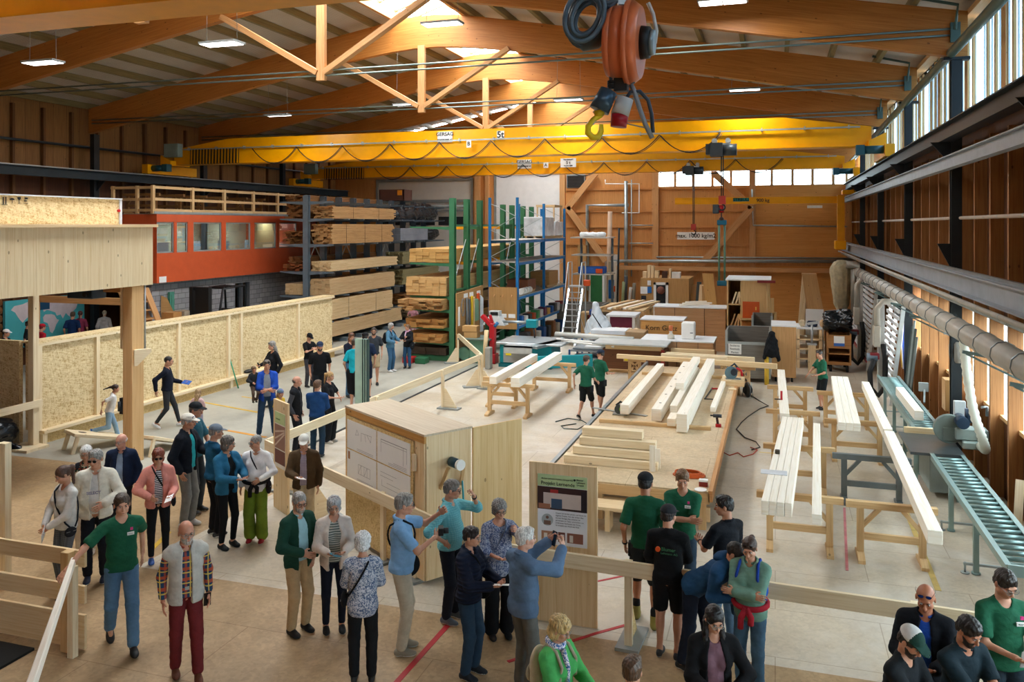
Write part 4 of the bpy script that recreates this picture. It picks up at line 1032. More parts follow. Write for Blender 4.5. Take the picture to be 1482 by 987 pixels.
def x_camera(info, i=0, label='black compact camera'):
 c, d, n_, x_ = info['hands'][i]; c = c+V3(-.03 if i == 0 else .03, .02, .02); r = own(info, 'camera', label, 'camera')
 mb = MB(); mb.box(c[0]-.065, c[0]+.065, c[1]-.03, c[1]+.03, c[2]-.04, c[2]+.045); part('camera_body', mb, BLACK, r, .006, world=False)
 mb = MB(); mb.cyl((c[0], c[1]+.03, c[2]), (c[0], c[1]+.09, c[2]), .034, n=14); part('lens', mb, BLACK, r, world=False)
def x_strap(info, i=0, label='black crossbody bag', col='1b1b1d', bag=(.22, .16, .06), drop=.92, bagm=None, nobag=False, back=False, nm='shoulder_bag'):
 """strap from the shoulder opposite to side i (0: bag on the person's right)"""
 T, s = info['T'], info['s']; q = 1 if i == 0 else -1; r = own(info, nm, label, 'bag'); B = info['B']
 def ring(fr):
  pts = []
  for u in np.linspace(0, 1, 9):
   x = -q*.085+q*(.085+.17)*u; z = 1.475-(1.475-drop)*u; y = fr*(.080+.058*math.sin(min(1, u*1.25)*math.pi)**.7*(1.05+B*.3) if 0 < u < 1 else (.02 if u == 0 else .03))
   pts.append(tuple(T(x*1.04, y-.0, z)))
  return pts
 mb = MB(); mb.tube(ring(1), .011*s, 6); mb.tube(ring(-1.02), .011*s, 6); part('strap', mb, cloth(col), r, world=False)
 if not nobag:
  w, h, t = bag; c = T(q*.215, -.02 if back else .05, drop-h/2+.02)
  ca = sdf([ell(c+V3(0, 0, 0), V3(t*.62, w*.5, h*.56)*s)], .009, .01, 0, (), []); link('bag_body', np_mesh('bag_body', [ca+(0,)]), bagm or cloth(col), r)
  mb = MB(); mb.beam(tuple(c+V3(q*t*.55*s, -w*.42*s, h*.1*s)), tuple(c+V3(q*t*.55*s, w*.42*s, h*.1*s)), .004, .006); part('zip', mb, GREY, r, world=False)
def x_backpack(info, label='backpack', col='1d1f24', c2=None, size=1.0):
 T, TM, s = info['T'], info['TM'], info['s']; r = own(info, 'backpack', label, 'backpack')
 E = lambda x, y, z, a, b, c: ell(T(x, y, z), V3(a, b, c)*s*size, TM)
 V, Q = sdf([E(0, -.21, 1.22, .15, .085, .22), E(0, -.20, 1.08, .15, .09, .12)], .011, .04); link('pack_body', np_mesh('pack_body', [(V, Q, 0)]), cloth(col), r)
 V, Q = sdf([E(0, -.29, 1.12, .11, .05, .11)], .010, .03); link('front_pocket', np_mesh('front_pocket', [(V, Q, 0)]), cloth(c2 or col), r)
 for q in (-1, 1):
  mb = MB(); mb.tube([tuple(T(q*.09, -.13, 1.38)), tuple(T(q*.095, -.05, 1.488)), tuple(T(q*.10, .06, 1.455)), tuple(T(q*.115, .135, 1.34)), tuple(T(q*.135, .12, 1.18)), tuple(T(q*.17, .0, 1.08)), tuple(T(q*.13, -.12, 1.02))], .016*s, 7); part('shoulder_strap', mb, cloth(c2 or col), r, world=False)
def x_badge(info):
 T, TM = info['T'], info['TM']; rt = info['root']
 a = T(-.075, .130, 1.315)
 for nm, w, h, dz, c_ in (('name_badge', .075, .035, 0, WHITE), ('logo_patch', .028, .03, .055, plain('e23a8c', .5))):
  p = a+TM@V3(-.01 if dz else 0, 0, dz); mb = MB(); mb.beam(tuple(p-V3(w/2, 0, 0)), tuple(p+V3(w/2, 0, 0)), .012, h); part(nm, mb, c_, rt, world=False)
 text('badge_lettering', 'Blumer', .017, plain('1d4f36', .5), rt, tuple(a+V3(0, .0075, 0)), (math.pi/2, 0, math.pi))
def x_backtext(info):
 T = info['T']; rt = info['root']
 text('back_lettering', 'Blumer', .055, GREEN, rt, tuple(T(.03, -.165, 1.30)), RX, bold=.001); text('back_lettering', 'Lehmann AG', .036, GREEN, rt, tuple(T(.04, -.165, 1.255)), RX)
 mb = MB(); p = T(-.09, -.163, 1.29); mb.cyl((p[0], p[1], p[2]), (p[0], p[1]+.02, p[2]), .028, n=14); part('logo_patch', mb, ORANGE, rt, world=False)
def x_scarf(info, col='c2479c'):
 T = info['T']; pts = [tuple(T(.075*math.cos(R(u)), -.015+.075*math.sin(R(u)), 1.49-.02*math.sin(R(u)))) for u in range(0, 360, 30)]
 mb = MB(); mb.tube(pts, .028*info['s'], 8, closed=True); mb.tube([tuple(T(.03, .09, 1.46)), tuple(T(.04, .15, 1.32)), tuple(T(.05, .15, 1.16))], .026*info['s'], 8); part('scarf', mb, cloth(col, 'floral', 'e8e4ea'), info['root'], world=False)
def x_waist(info, col='16161a', label=None):
 T = info['T']; B = info['B']; pts = [tuple(T((.185+B*.04)*math.cos(R(u)), (.14+B*.06)*math.sin(R(u)), 1.02-.03*math.sin(R(u)))) for u in range(0, 360, 20)]
 mb = MB(); mb.tube(pts, .032*info['s'], 8, closed=True)
 mb.tube([tuple(T(0, .16+B*.06, 1.0)), tuple(T(.05, .19, .9)), tuple(T(.06, .17, .78))], .035*info['s'], 8); mb.tube([tuple(T(0, .16+B*.06, 1.0)), tuple(T(-.06, .18, .92)), tuple(T(-.05, .17, .84))], .035*info['s'], 8)
 part('tied_sweater', mb, cloth(col), info['root'], world=False)
def x_belt(info, col='2b1c14'):
 T = info['T']; pts = [tuple(T(.16*math.cos(R(u)), -.008+.118*math.sin(R(u)), 1.035)) for u in range(0, 360, 15)]
 mb = MB(); mb.tube(pts, .013*info['s'], 6, closed=True); part('belt', mb, plain(col, .5), info['root'], world=False)
 mb = MB(); p = T(0, .123, 1.035); mb.box(p[0]-.022, p[0]+.022, p[1]-.005, p[1]+.006, p[2]-.018, p[2]+.018); part('belt_buckle', mb, STEEL, info['root'], world=False)
def x_watch(info, i=1, col='222222'):
 c, d, n_, x_ = info['hands'][i]; w = c-d*.085*info['s']; mb = MB(); mb.cyl(tuple(w-d*.012), tuple(w+d*.012), .033*info['s'], n=12); part('wrist_watch', mb, plain(col, .4), info['root'], world=False)
def x_text(info, body, size, z, col):
 text('shirt_lettering', body, size, plain(col, .6), info['root'], tuple(info['T'](0, .15+info['B']*.07, z)), (math.pi/2, 0, math.pi), bold=.002)
def x_pouch(info):
 T = info['T']
 for q in (-1, 1): mb = MB(); p = T(q*.17, .02, .86); mb.box(p[0]-.03, p[0]+.03, p[1]-.06, p[1]+.06, p[2]-.09, p[2]+.08); part('tool_pocket', mb, cloth('26282b'), info['root'], .01, world=False)
EXTRA = {k[2:]: v for k, v in list(globals().items()) if k.startswith('x_') and callable(v)}
def pp(label, hd, ft=None, S=None, **k):
 if ft:
  pos = P(ft[0], ft[1])
  if S is None: S = min(1.93, max(1.52, HC*(ft[1]-hd[1])/(ft[1]-CY)))
 else:
  S = S or 1.72; z = S*.97; pos = P(hd[0], hd[1], z)
 return person(label, pos, S=S, **k)
GT = ('tee', '1e5b41')
NB, NJ, BK = '1f2430', '3d5a78', '17181b'
pp('young man in green t-shirt and jeans walking with one hand on the handrail', (178, 710), (176, 935), a=8, pitch=6, legs='walk', R_='rail', L_='swingb', top=GT, pants=('jeans', '55799a'), hair=('short', '4a3627'), skin='d3a184', shoes='1c1c1e', shoecol2='1c1c1e', extra=[('badge',)])
pp('older bald man in grey vest over plaid shirt and maroon trousers', (285, 752), (269, 979), a=6, head=18, legs='step', top=('vest', 'bdbab2'), inner=('shirt', '27405c', 'plaid', 'b8502c', 'd0b458'), pants=('long', '6a2426'), hair=('bald', 'b4aca4'), skin='c98f74', glasses='thin', beard='b9aea4', shoes='6a3a26', shoecol2='3a2a20', extra=[('belt',), ('watch', 1), ('phone', 1, 'phone held low by the man in the grey vest')], L_='down')
pp('woman with brown ponytail in grey knit top looking down at a paper', (94, 672), (95, 862), a=-62, head=-75, pitch=25, sex='f', top=('sweater', 'cfcdc9'), pants=('slim', '4b5058', 'check', '6b7078'), hair=('pony', '54382a'), R_='front', L_='front', extra=[('strap', 1, 'black shoulder strap bag of the woman in the grey knit top', '1d1f26', (.16, .12, .05), .95), ('paper', 0, 'white folded paper in the hands of the woman in the knit top')])
pp('white-haired woman in green plaid shirt with a hand on her hip', (104, 644), (125, 800), a=-12, head=-12, sex='f', top=('halfshirt', '24453a', 'plaid', 'd8d2b4', 'b04a34'), inner=('tee', '22242e'), pants=('long', 'd2c8b6'), hair=('bob', 'e6e4e0'), glasses='thin', R_='hip', L_='down', shoes='d8d4cc', extra=[('strap', 1, 'brown leather handbag of the white-haired woman in plaid', '5a3424', (.24, .2, .08), 1.0)])
pp('grey-haired man in off-white jacket and dark sunglasses', (161, 649), (139, 840), a=-8, head=-25, top=('jacket', 'dcd7c8'), inner=('tee', 'd8d6d2'), pants=('long', '1c1e26'), hair=('short', '9a9792'), glasses='sun', belly=.7, R_='down', L_='belly', shoes='1d2a44', extra=[('text', 'SELECT', .055, 1.22, '8d8aa0')])
pp('old white-haired man in navy blazer with the light blue shirt', (174, 627), (176, 775), a=-15, head=-45, top=('jacket', '1e2a44'), inner=('shirt', '8fa6c0'), pants=('long', '2a2d34'), hair=('bald', 'e0dcd6'), skin='d3a08a', glasses='thin', belly=.4, L_='down')
pp('red-haired woman in salmon pink denim jacket and sunglasses', (231, 648), (229, 813), a=2, sex='f', top=('jacket', 'd98e82'), inner=('tee', 'e4e4e6', 'stripe', '22283a'), pants=('slim', '191a1e'), hair=('bob', '8a3f26'), glasses='sun', R_='belly', L_='hold1', shoes='2b56a0', belly=.3, extra=[('strap', 1, 'small black bag on the strap of the woman in pink', '17171a', (.2, .15, .06), .98), ('paper', 1, 'white leaflet in the hand of the woman in pink', .1, .21)])
pp('man in black cap and blue-green t-shirt, rear of the three men in caps', (287, 578), (281, 742), a=62, top=('tee', '2f6070'), pants=('long', '343a40'), hair=('short', '6b6460'), hat=('cap', '1d2024'), R_='front', L_='front')
pp('man in white cap and dark jacket, between the two other cap wearers', (284, 598), (270, 762), a=60, head=68, top=('jacket', '1b202a'), inner=('tee', '2bb3bd'), pants=('long', '7f8180'), hair=('short', 'a8a5a0'), hat=('cap', 'ddd8cc'), glasses='up_sun_blue', R_='down', L_='hold', shoes='d8d6d2')
pp('man in grey-blue cap and petrol blue polo seen from behind', (293, 614), (310, 775), a=118, head=95, top=('polo', '1f5a80'), pants=('long', '15171b'), hair=('short', '8b8884'), hat=('cap', '6a7684'), R_='hold', L_='hold', belly=.4, extra=[('paper', 0, 'green leaflet held by the man in the grey-blue cap', .15, .21, '1f6a4c')])
pp('woman with grey bob in teal blue softshell reading a leaflet', (327, 630), (328, 792), a=38, head=75, sex='f', top=('jacket', '2c6f94'), inner=('tee', '16181c'), pants=('slim', '15161a'), hair=('bob', '6d655f'), glasses='thin', R_='hold', L_='hold', shoes='1b1b1e', shoecol2='1b1b1e', extra=[('paper', 0, 'printed brochure in the hands of the woman in teal', .2, .15, 'b9a9a4')])
pp('grey-haired woman in white blouse and bright green trousers', (371, 628), (371, 783), a=-15, head=-62, sex='f', top=('blouse', 'ededef'), pants=('wide', '6f8a2e'), hair=('crop', '9a9793'), glasses='thick', R_='down', L_='belly', belly=.5, shoes='a8232a', shoecol2='e8e4dc', extra=[('waist', '1d1a1e'), ('strap', 1, 'dark oval pouch at the hip of the woman in green trousers', '2a2024', (.16, .2, .07), .98)])
pp('old man in brown jacket and white flat cap with a paper', (436, 628), (440, 780), a=-5, head=-5, pitch=14, top=('jacket', '54412c'), inner=('shirt', 'b9b0bc', 'check', '7a7090'), pants=('long', 'c8b898'), hair=('short', 'a8a39c'), hat=('cap', 'dcdcd6'), glasses='thin', R_='hold', L_='down', extra=[('paper', 0, 'small white note in the hand of the man in brown', .13, .13)])
pp('man in dark green cardigan and beige trousers with red glasses', (437, 711), (431, 915), a=38, head=22, top=('cardigan', '1e4436'), inner=('shirt', 'a8d3dc'), pants=('long', 'bfa47c'), hair=('short', 'a09a94'), beard='a59a90', glasses='thick', R_='belly', L_='front', shoes='1c1c1e', shoecol2='1c1c1e')
pp('grey-haired woman with hairband in cream cardigan and striped top', (490, 717), (483, 912), a=5, head=3, sex='f', top=('cardigan', 'e2d8ce'), inner=('tee', '5d6a66', 'stripe', 'b8bdb6'), pants=('slim', '1a2030'), hair=('bob', 'b3b3b5'), hat=('band', '4a1c30'), glasses='thin', R_='hold', L_='hold', shoes='1a1a1c', extra=[('paper', 0, 'phone-sized leaflet held by the woman in the cream cardigan', .1, .14, '3a7f94')])
pp('white-haired woman seen from behind in blue and white patterned top', (525, 777), None, S=1.64, a=178, head=172, sex='f', top=('tunic', 'c9ced8', 'floral', '55688a'), pants=('long', '1c1d20'), hair=('curly', 'e4e4e4'), R_='front', L_='front', belly=.3, extra=[('strap', 1, 'black crossbody bag of the white-haired woman in the patterned top', '16171b', (.2, .16, .07), 1.02)])
pp('man in light blue polo shirt aiming a camera, beige trousers', (588, 713), (581, 943), a=88, head=95, top=('polo', '7fabd4'), pants=('long', 'c2b7a2'), hair=('short', '8b8680'), glasses='thick', R_='holdhigh', L_='up', shoes='8a8272', belly=.35, extra=[('camera', 0, 'black camera held by the man in light blue'), ('strap', 1, 'black shoulder bag hanging behind the man with the camera', '18191d', (.3, .26, .1), .98)])
pp('man in turquoise short-sleeved shirt with hand on hip by the cabinet', (658, 693), (651, 898), a=62, head=82, top=('halfshirt', '7cc4cc', 'check', '5aa6b2'), pants=('long', '191d28'), hair=('short', '6f6b66'), glasses='thick', R_='hip', L_='face', shoes='5a6470', belly=.5, extra=[('watch', 1), ('belt', '111111')])
pp('short dark-haired woman in navy quilted jacket with white papers', (681, 760), (679, 978), a=62, head=70, sex='f', top=('puffer', '1b2236'), pants=('jeans', '2c4258'), hair=('short', '1f1616'), glasses='thin', R_='hold', L_='hold', shoes='1f242c', extra=[('strap', 1, 'black handbag of the woman in the quilted jacket', '141417', (.24, .17, .07), .98), ('paper', 0, 'white papers in the hands of the woman in the quilted jacket', .12, .2)])
pp('smiling grey-haired woman in blue patterned blouse and black trousers', (730, 722), (722, 920), a=15, head=18, sex='f', top=('tunic', 'aab4c8', 'floral', '4a5a82'), pants=('wide', '131418'), hair=('curly', '8d8884'), glasses='thick', R_='hold', L_='up', shoes='17171a', shoecol2='17171a', belly=.4, extra=[('strap', 0, 'grey strap bag across the woman in the patterned blouse', '5a6272', (.14, .1, .05), 1.0), ('watch', 1)])
pp('white-haired man in blue fleece jacket lifting a phone to take a picture', (757, 770), None, S=1.78, a=125, head=110, pitch=2, top=('jacket', '5b7390'), pants=('long', '6a6b68'), hair=('short', 'd6d4d0'), skin='d0a18a', R_='up', L_='up', belly=.2, extra=[('phone', 1, 'phone in black flip case lifted to take a picture', '15161a')])
pp('blonde woman in bright green jacket with scarf and beige backpack', (806, 897), None, S=1.62, a=55, head=70, pitch=22, sex='f', top=('jacket', '4fae5e'), pants=('long', '3a4048'), hair=('bob', 'd2b277'), glasses='thin', R_='hold', L_='hold', extra=[('scarf', '3e6aa8'), ('backpack', 'beige backpack on the back of the woman in bright green', 'bdb49c', 'a89f88', .8)])
pp('person with brown hair cropped at the bottom edge below the barrier foot', (914, 960), None, S=1.66, a=170, sex='f', top=('tee', '3a3436'), pants=('long', '26282c'), hair=('short', '5a3f2a'))
pp('girl with ponytail running in white t-shirt and light jeans', (180, 560), (158, 640), S=1.36, a=85, lean=14, legs='run', R_='swingb', L_='swingf', top=('tee', 'e8e6e4'), pants=('jeans', '8aaac4'), hair=('pony', '3a2820'), shoes='2b5aa0', sex='f')
pp('man in dark sweater and grey jeans striding past the board wall', (252, 514), (242, 619), a=78, head=82, legs='walk', R_='swingb', L_='hold1', top=('sweater', '161b2a'), pants=('slim', '35383c'), hair=('crop', '26201e'), glasses='sun', shoes='e0e0e2', extra=[('paper', 1, 'blue folder carried by the man in the dark sweater', .18, .2, '2a55a0')])
pp('small blonde girl in pink top behind the men in caps', (290, 563), (286, 640), S=1.22, a=150, head=165, sex='f', top=('tee', 'd8b6b8'), pants=('long', 'a8a0b0'), hair=('long', 'b09068'), R_='front', L_='down')
pp('grey-haired woman in black top holding a phone beside the board wall', (392, 493), (395, 590), a=-60, head=-65, sex='f', top=('sweater', '15161a'), pants=('long', '1b1c20'), hair=('long', '9a948e'), glasses='up_sun', R_='hold', L_='down', extra=[('phone', 0, 'phone held by the woman in black beside the board wall')])
pp('man in bright blue cardigan and jeans carrying a toddler', (396, 520), (386, 632), a=5, head=5, top=('cardigan', '1f49a8'), inner=('tee', '8f98a2'), pants=('jeans', '2c4460'), hair=('short', '5a5048'), glasses='up_sun', R_='carry', L_='carry', legs='apart')
q = P(386, 632); q = q+Vector((-.21, -.2, 0))
tod = person('toddler in dark jacket carried on the arm of the man in blue', (q.x, q.y), S=.92, a=15, head=10, legs=((.07, .12), (-.07, .12)), R_='belly', L_='down', top=('jacket', '26282c'), pants=('long', '5a4a40'), hair=('short', '7a5c40'), crouch=.16, shoes='3a4034')
tod['root'].location.z = .84
pp('child in colourful knitted beanie and yellow top', (408, 562), (405, 640), S=1.22, a=40, sex='f', top=('tee', 'd8b23c'), pants=('jeans', '5a80a8'), hair=('long', '8a6a4a'), hat=('beanie', '8a3fa0', '3fa090'), R_='belly', L_='down')
pp('bald man in grey fleece with black vest behind the small poster', (430, 544), (428, 655), a=75, head=80, top=('vest', '1d1f24'), inner=('shirt', '4a4a50'), pants=('long', '22242a'), hair=('bald', '6a605a'), skin='cf9f88')
pp('man in royal blue shirt seen from behind at the barrier', (460, 550), (459, 662), a=165, head=150, top=('shirt', '1d4478'), pants=('jeans', '23384c'), hair=('short', '6a4a32'), R_='front', L_='front', build=1.08)
pp('blonde woman in black with dark jacket over her arm', (464, 537), (476, 640), a=60, head=60, sex='f', top=('tee', '17181c'), pants=('wide', '17181c'), hair=('pony', 'c09a64'), R_='hold', L_='belly', shoes='cfc8c0')
pp('bearded man in black t-shirt and dark blue cap facing the viewer', (464, 494), (463, 592), a=4, head=4, top=('tee', '131417'), pants=('long', '1d2026'), hat=('cap', '27324a'), hair=('short', '2c2320'), beard='3a2a22', skin='c38e70', build=1.08)
pp('young man in black cap and t-shirt looking at his hands', (459, 482), (447, 560), a=40, head=40, pitch=30, top=('tee', '131417'), pants=('long', '3d3d44'), hat=('cap', '17181b'), hair=('short', '241d1a'), R_='chest', L_='chest')
pp('woman with long reddish hair in navy top carrying a jacket', (509, 481), (508, 575), a=30, head=20, sex='f', top=('tee', '1a2030'), pants=('jeans', '4a7498'), hair=('long', '7a4c34'), glasses='up_sun', R_='carry', L_='belly')
pp('person in turquoise top and black skirt half hidden by the upright board', (522, 486), (513, 592), a=150, sex='f', top=('tee', '18a6b8'), pants=('skirt', '15161a'), hair=('short', '3a2c24'), R_='hold', L_='down', hat=None)
pp('man in navy t-shirt and black cap standing behind the upright board', (531, 481), (529, 578), a=-170, head=170, top=('tee', '1b2740'), pants=('shorts', '1b2438'), hair=('short', '2c2320'), hat=('cap', '1a1b1e'))
pp('bearded man with glasses in charcoal t-shirt and khaki shorts', (534, 473), (541, 557), a=0, top=('tee', '34383e'), pants=('shorts', 'b09c7c'), hair=('crop', '2a211d'), beard='3a2a22', glasses='thick', shoes='1b1b1c')
pp('grey-haired woman in denim jacket and jeans with black backpack', (567, 467), (565, 538), a=60, head=70, sex='f', top=('jacket', '4f7893'), pants=('jeans', '3d6488'), hair=('bob', 'a5a3a0'), R_='belly', L_='hold', shoes='e4e4e4', extra=[('backpack', 'black backpack worn over the denim jacket', '17181c', None, .8)])
pp('woman in black jacket with magenta scarf and blue jeans', (585, 469), (590, 533), a=-25, head=-50, sex='f', top=('jacket', '16171b'), pants=('jeans', '2f5478'), hair=('pony', '7a5a3e'), R_='chest', L_='hold', extra=[('scarf', 'b43c98'), ('strap', 1, 'dark shopping bag of the woman with the magenta scarf', '1a1c22', (.3, .3, .1), 1.05)])
pp('girl with long blonde hair in pink jumpsuit between the racks', (598, 449), (598, 487), S=1.45, a=-20, sex='f', top=('tee', 'b98490'), pants=('long', 'b98490'), hair=('long', 'b59266'), R_='belly', L_='down')
pp('person in black crouched under the green rack', (617, 436), (616, 492), S=1.7, a=30, top=('sweater', '17171a'), pants=('long', '1a1a1c'), hair=('short', '4a3022'))
pp('person in blue t-shirt bending behind the timber bundles', (628, 447), (628, 490), S=1.7, a=60, top=('tee', '3c6a9c'), pants=('shorts', '26282c'), hair=('short', '3a2c22'), lean=25, R_='reach', L_='reach')
for (hx, hy, tp, hr, ht, aa, lb, sx) in [(8, 480, '2a2c30', '2c2320', ('cap', 'e0e0e0'), 60, 'person in white cap at the left edge of the world map', 'm'), (40, 468, '1b1c20', '3a2c24', ('cap', '1a1a1c'), 90, 'person in dark clothes with black cap before the world map', 'm'),
                                   (60, 472, 'b02030', '8a1c24', ('cap', 'b81e2c'), 120, 'person wearing a red cap, head just above the board wall', 'm'), (105, 449, '16305a', '5a4432', None, 165, 'man in navy t-shirt facing the world map', 'm'),
                                   (116, 444, '8a3450', '5a2c28', None, 170, 'woman in magenta top facing the world map', 'f'), (151, 449, 'c0c0c2', 'cfc2a8', None, 170, 'person in light grey hoodie near the wooden stairs', 'f'),
                                   (312, 434, '202226', '2c2420', None, 100, 'dark-haired person beside the forklift', 'm'), (341, 440, '1c1d20', '6a5a4c', None, 40, 'person in black in front of the office window, left of the pair', 'm'), (355, 436, '2a2b30', '4a3c34', None, 200, 'person with reddish cap hair in front of the office window, right of the pair', 'm')]:
 q = P(hx, hy, 1.66)
 if hx > 300: q = PX(hx, hy, -19.2 if hx < 320 else -20.4)
 elif q.x < XL+.5: q = PX(hx, hy, -24.5)
 person(lb, (q.x, q.y), S=1.84 if 90 < hx < 120 else 1.74, a=aa, sex=sx, top=('hoodie' if 'hoodie' in lb else 'tee', tp), pants=('long', '24262c'), hair=('short' if sx == 'm' else 'pony', hr), hat=ht)
pp('carpenter in green t-shirt and shorts walking away, left of the two', (851, 513), (848, 606), a=150, head=140, legs='walkr', R_='swingf', L_='swingb', top=('tee', '206048'), pants=('shorts', '1e2022'), hair=('short', '3a2a20'), hat=('cap', '5a5048'), shoes='1e1e1e', extra=[('pouch',)])
pp('carpenter in green t-shirt and shorts, right one of the walking pair', (869, 506), (868, 598), a=135, head=-100, legs='step', R_='hold1', L_='hold', top=('tee', '206048'), pants=('shorts', '1e2022'), hair=('short', '3a2a20'), hat=('cap', '2a3444'), shoes='1e1e1e', extra=[('pouch',)])
pp('carpenter in green t-shirt working between the trestles by the roller conveyor', (1189, 506), (1191, 593), a=-60, head=-40, pitch=14, R_='reach', L_='hold1', top=('tee', '206048'), pants=('shorts', '1d1f22'), hair=('crop', '33261e'), shoes='1c1c1c', lean=8)
pp('man in green t-shirt and yellow hiking boots seen from behind', (938, 684), (934, 903), a=176, head=165, top=GT, pants=('shorts', '23272a'), hair=('short', '1c1816'), hat=('cap', '24262a'), skin='b8805f', shoes=('8f8440',), shoecol2='2a2a28', legs=((.11, -.10), (-.11, .12)), extra=[('pouch',), ('watch', 1)])
pp('smiling young man in green t-shirt with arms folded, reddish hair', (988, 684), None, S=1.82, a=-6, head=2, pitch=16, top=GT, pants=('long', '2b3a4a'), hair=('short', '7a5636'), R_='cross', L_='cross', extra=[('badge',)])
pp('man in black sweatshirt with printed back and black cap', (981, 731), (967, 952), a=170, head=150, top=('sweater', '141518'), pants=('shorts', '15161a'), hair=('short', '2c2422'), hat=('cap', '2b2c30'), R_='front', L_='hold1', shoes='232427', extra=[('backtext',)])
pp('dark-haired man in black polo turned towards the carpenters', (1051, 724), None, S=1.80, a=-135, head=-90, top=('polo', '15181f'), pants=('jeans', '5d7890'), hair=('short', '17120f'), skin='b98363', R_='hold1', L_='hold', extra=[('watch', 1)])
pp('man in blue hooded jacket bending forward', (1020, 812), (1005, 968), S=1.80, a=62, head=70, pitch=30, lean=52, top=('hoodie', '24496e'), pants=('long', '1b2130'), hair=('crop', '1c1614'), skin='c08a6c', R_='reach', L_='knee', legs='step')
pp('woman in sage green jacket with arms folded and red jacket at her waist', (1077, 775), (1086, 1003), a=-16, head=-13, pitch=22, sex='f', top=('jacket', '6f9484'), pants=('jeans', '46647c'), hair=('pony', '4a3428'), glasses='up_sun', R_='cross', L_='cross', extra=[('waist', 'a82634'), ('backpack', 'bright blue backpack on the woman in sage green', '1d50b4', '1a3f9a', .95)])
pp('woman with long black hair in black cardigan and mauve top', (1033, 882), None, S=1.68, a=10, head=22, pitch=20, sex='f', top=('cardigan', '141417'), inner=('tee', '7a5a66'), pants=('long', '1a1a1e'), hair=('verylong', '181214'), glasses='thin', R_='hold', L_='belly', bust=True)
pp('man in white and dark green cap bending over at the bottom right', (1290, 900), None, S=1.72, a=60, head=55, pitch=32, lean=14, top=('sweater', '1a1e22'), pants=('long', '22262c'), hair=('short', '2c221e'), hat=('cap', '1d3c34', 'd8d8d6'), beard='2c221e', R_='reach', L_='reach')
pp('bald man in dark jacket with blue sunglasses pushed up on his head', (1340, 852), None, S=1.74, a=-5, head=-4, pitch=22, top=('jacket', '12151c'), inner=('shirt', '2554b8'), pants=('long', '1a1d24'), hair=('bald', '8a7a70'), skin='b97c5c', glasses='up_sun_blue', R_='hold', L_='hold')
pp('man with slick dark hair in dark teal polo at the bottom right', (1383, 888), None, S=1.74, a=48, head=52, pitch=30, top=('polo', '16262e'), pants=('long', '1c2026'), hair=('short', '1a1412'), skin='b07a5c', beard='2a201c', R_='reach', L_='reach', lean=10, build=1.1)
pp('young man in green t-shirt and glasses at the right edge holding a tool', (1452, 830), None, S=1.84, a=30, head=38, pitch=26, top=GT, pants=('long', '24303a'), hair=('short', '30261f'), glasses='thin', R_='hold', L_='hold', extra=[('badge',), ('phone', 0, 'silver tool in the hand of the young man at the right edge', 'a8aaac')])
def bundle(name, x0, x1, y0, y1, z0, z1, m, label, group=None, th=.05, cw=.2, rag=.15, loc=None, axis='y', straps=0):
 """a stack of boards running along y (or x), its near ends ragged"""
 mb = MB(); nl = max(1, min(12, int((z1-z0)/th))); nc = max(1, min(6, int(round(((x1-x0) if axis == 'y' else (y1-y0))/cw))))
 h = (z1-z0)/nl
 for i in range(nl):
  for j in range(nc):
   if axis == 'y':
    w = (x1-x0)/nc; a = x0+j*w; mb.box(a+.003, a+w-.003, y0+random.uniform(-rag, rag*.4), y1+random.uniform(-rag, rag), z0+i*h+.002, z0+(i+1)*h-.002, 1)
   else:
    w = (y1-y0)/nc; a = y0+j*w; mb.box(x0+random.uniform(-rag, rag*.4), x1+random.uniform(-rag, rag), a+.003, a+w-.003, z0+i*h+.002, z0+(i+1)*h-.002, 0)
 if not straps: return single(name, mb, m, label, name.replace('_', ' ').split()[-1] if name != 'timber_bundle' else 'timber', group)
 t = thing(name, ((x0+x1)/2, (y0+y1)/2, z0), label, 'timber', group); part('boards', mb, m, t)
 for k in range(straps):
  mb = MB(); u = (k+.7)/(straps+.4)
  if axis == 'y':
   y = y0+(y1-y0)*u; mb.tube([(x0-.008, y, z0), (x0-.008, y, z1+.008), (x1+.008, y, z1+.008), (x1+.008, y, z0)], .007, 5)
  else:
   x = x0+(x1-x0)*u; mb.tube([(x, y0-.012, z0), (x, y0-.012, z1+.008), (x, y1+.012, z1+.008), (x, y1+.012, z0)], .008, 5)
  part('strap', mb, BLACK, t)
 return t
def trestle(x0, x1, y, label, z=.85, m=None, group='wooden trestles', dz=0):
 m = m or TREST; t = thing('trestle', ((x0+x1)/2, y, dz), label, 'trestle', group); xa, xb = x0+.2, x1-.2
 mb = MB(); mb.box(x0, x1, y-.05, y+.05, dz+z-.1, dz+z, 0); part('top_bar', mb, m, t, .005)
 for x in (xa, xb):
  mb = MB(); mb.box(x-.05, x+.05, y-.04, y+.04, dz+.09, dz+z-.1, 2); part('leg', mb, m, t, .005)
  mb = MB(); mb.prism([(-.28, 0), (.28, 0), (.28, .05), (.1, .1), (-.1, .1), (-.28, .05)], (x-.05, y, dz), (0, 1, 0), (0, 0, 1), (.1, 0, 0)); part('foot', mb, m, t)
  s = 1 if x == xa else -1
  mb = MB(); mb.beam((x+s*.02, y, dz+z-.38), (x+s*.27, y, dz+z-.09), .06, .07, (0, 1, 0)); part('brace', mb, m, t)
 mb = MB(); mb.box(xa, xb, y-.03, y+.03, dz+.28, dz+.38, 0); part('stretcher', mb, m, t)
 return t
TREST = wood('trestle_wood', 'e0c091', 'bb9462', knots=.2)
t = thing('board_partition', (-16.2, 21, 0), 'long chest-high wall of oriented strand board with pale battens and a ledge', 'partition wall')
mb = MB(); mb.box(-16.42, -16.05, 14.6, 27.7, .3, 2.3, 1); part('board_panel', mb, OSBM, t)
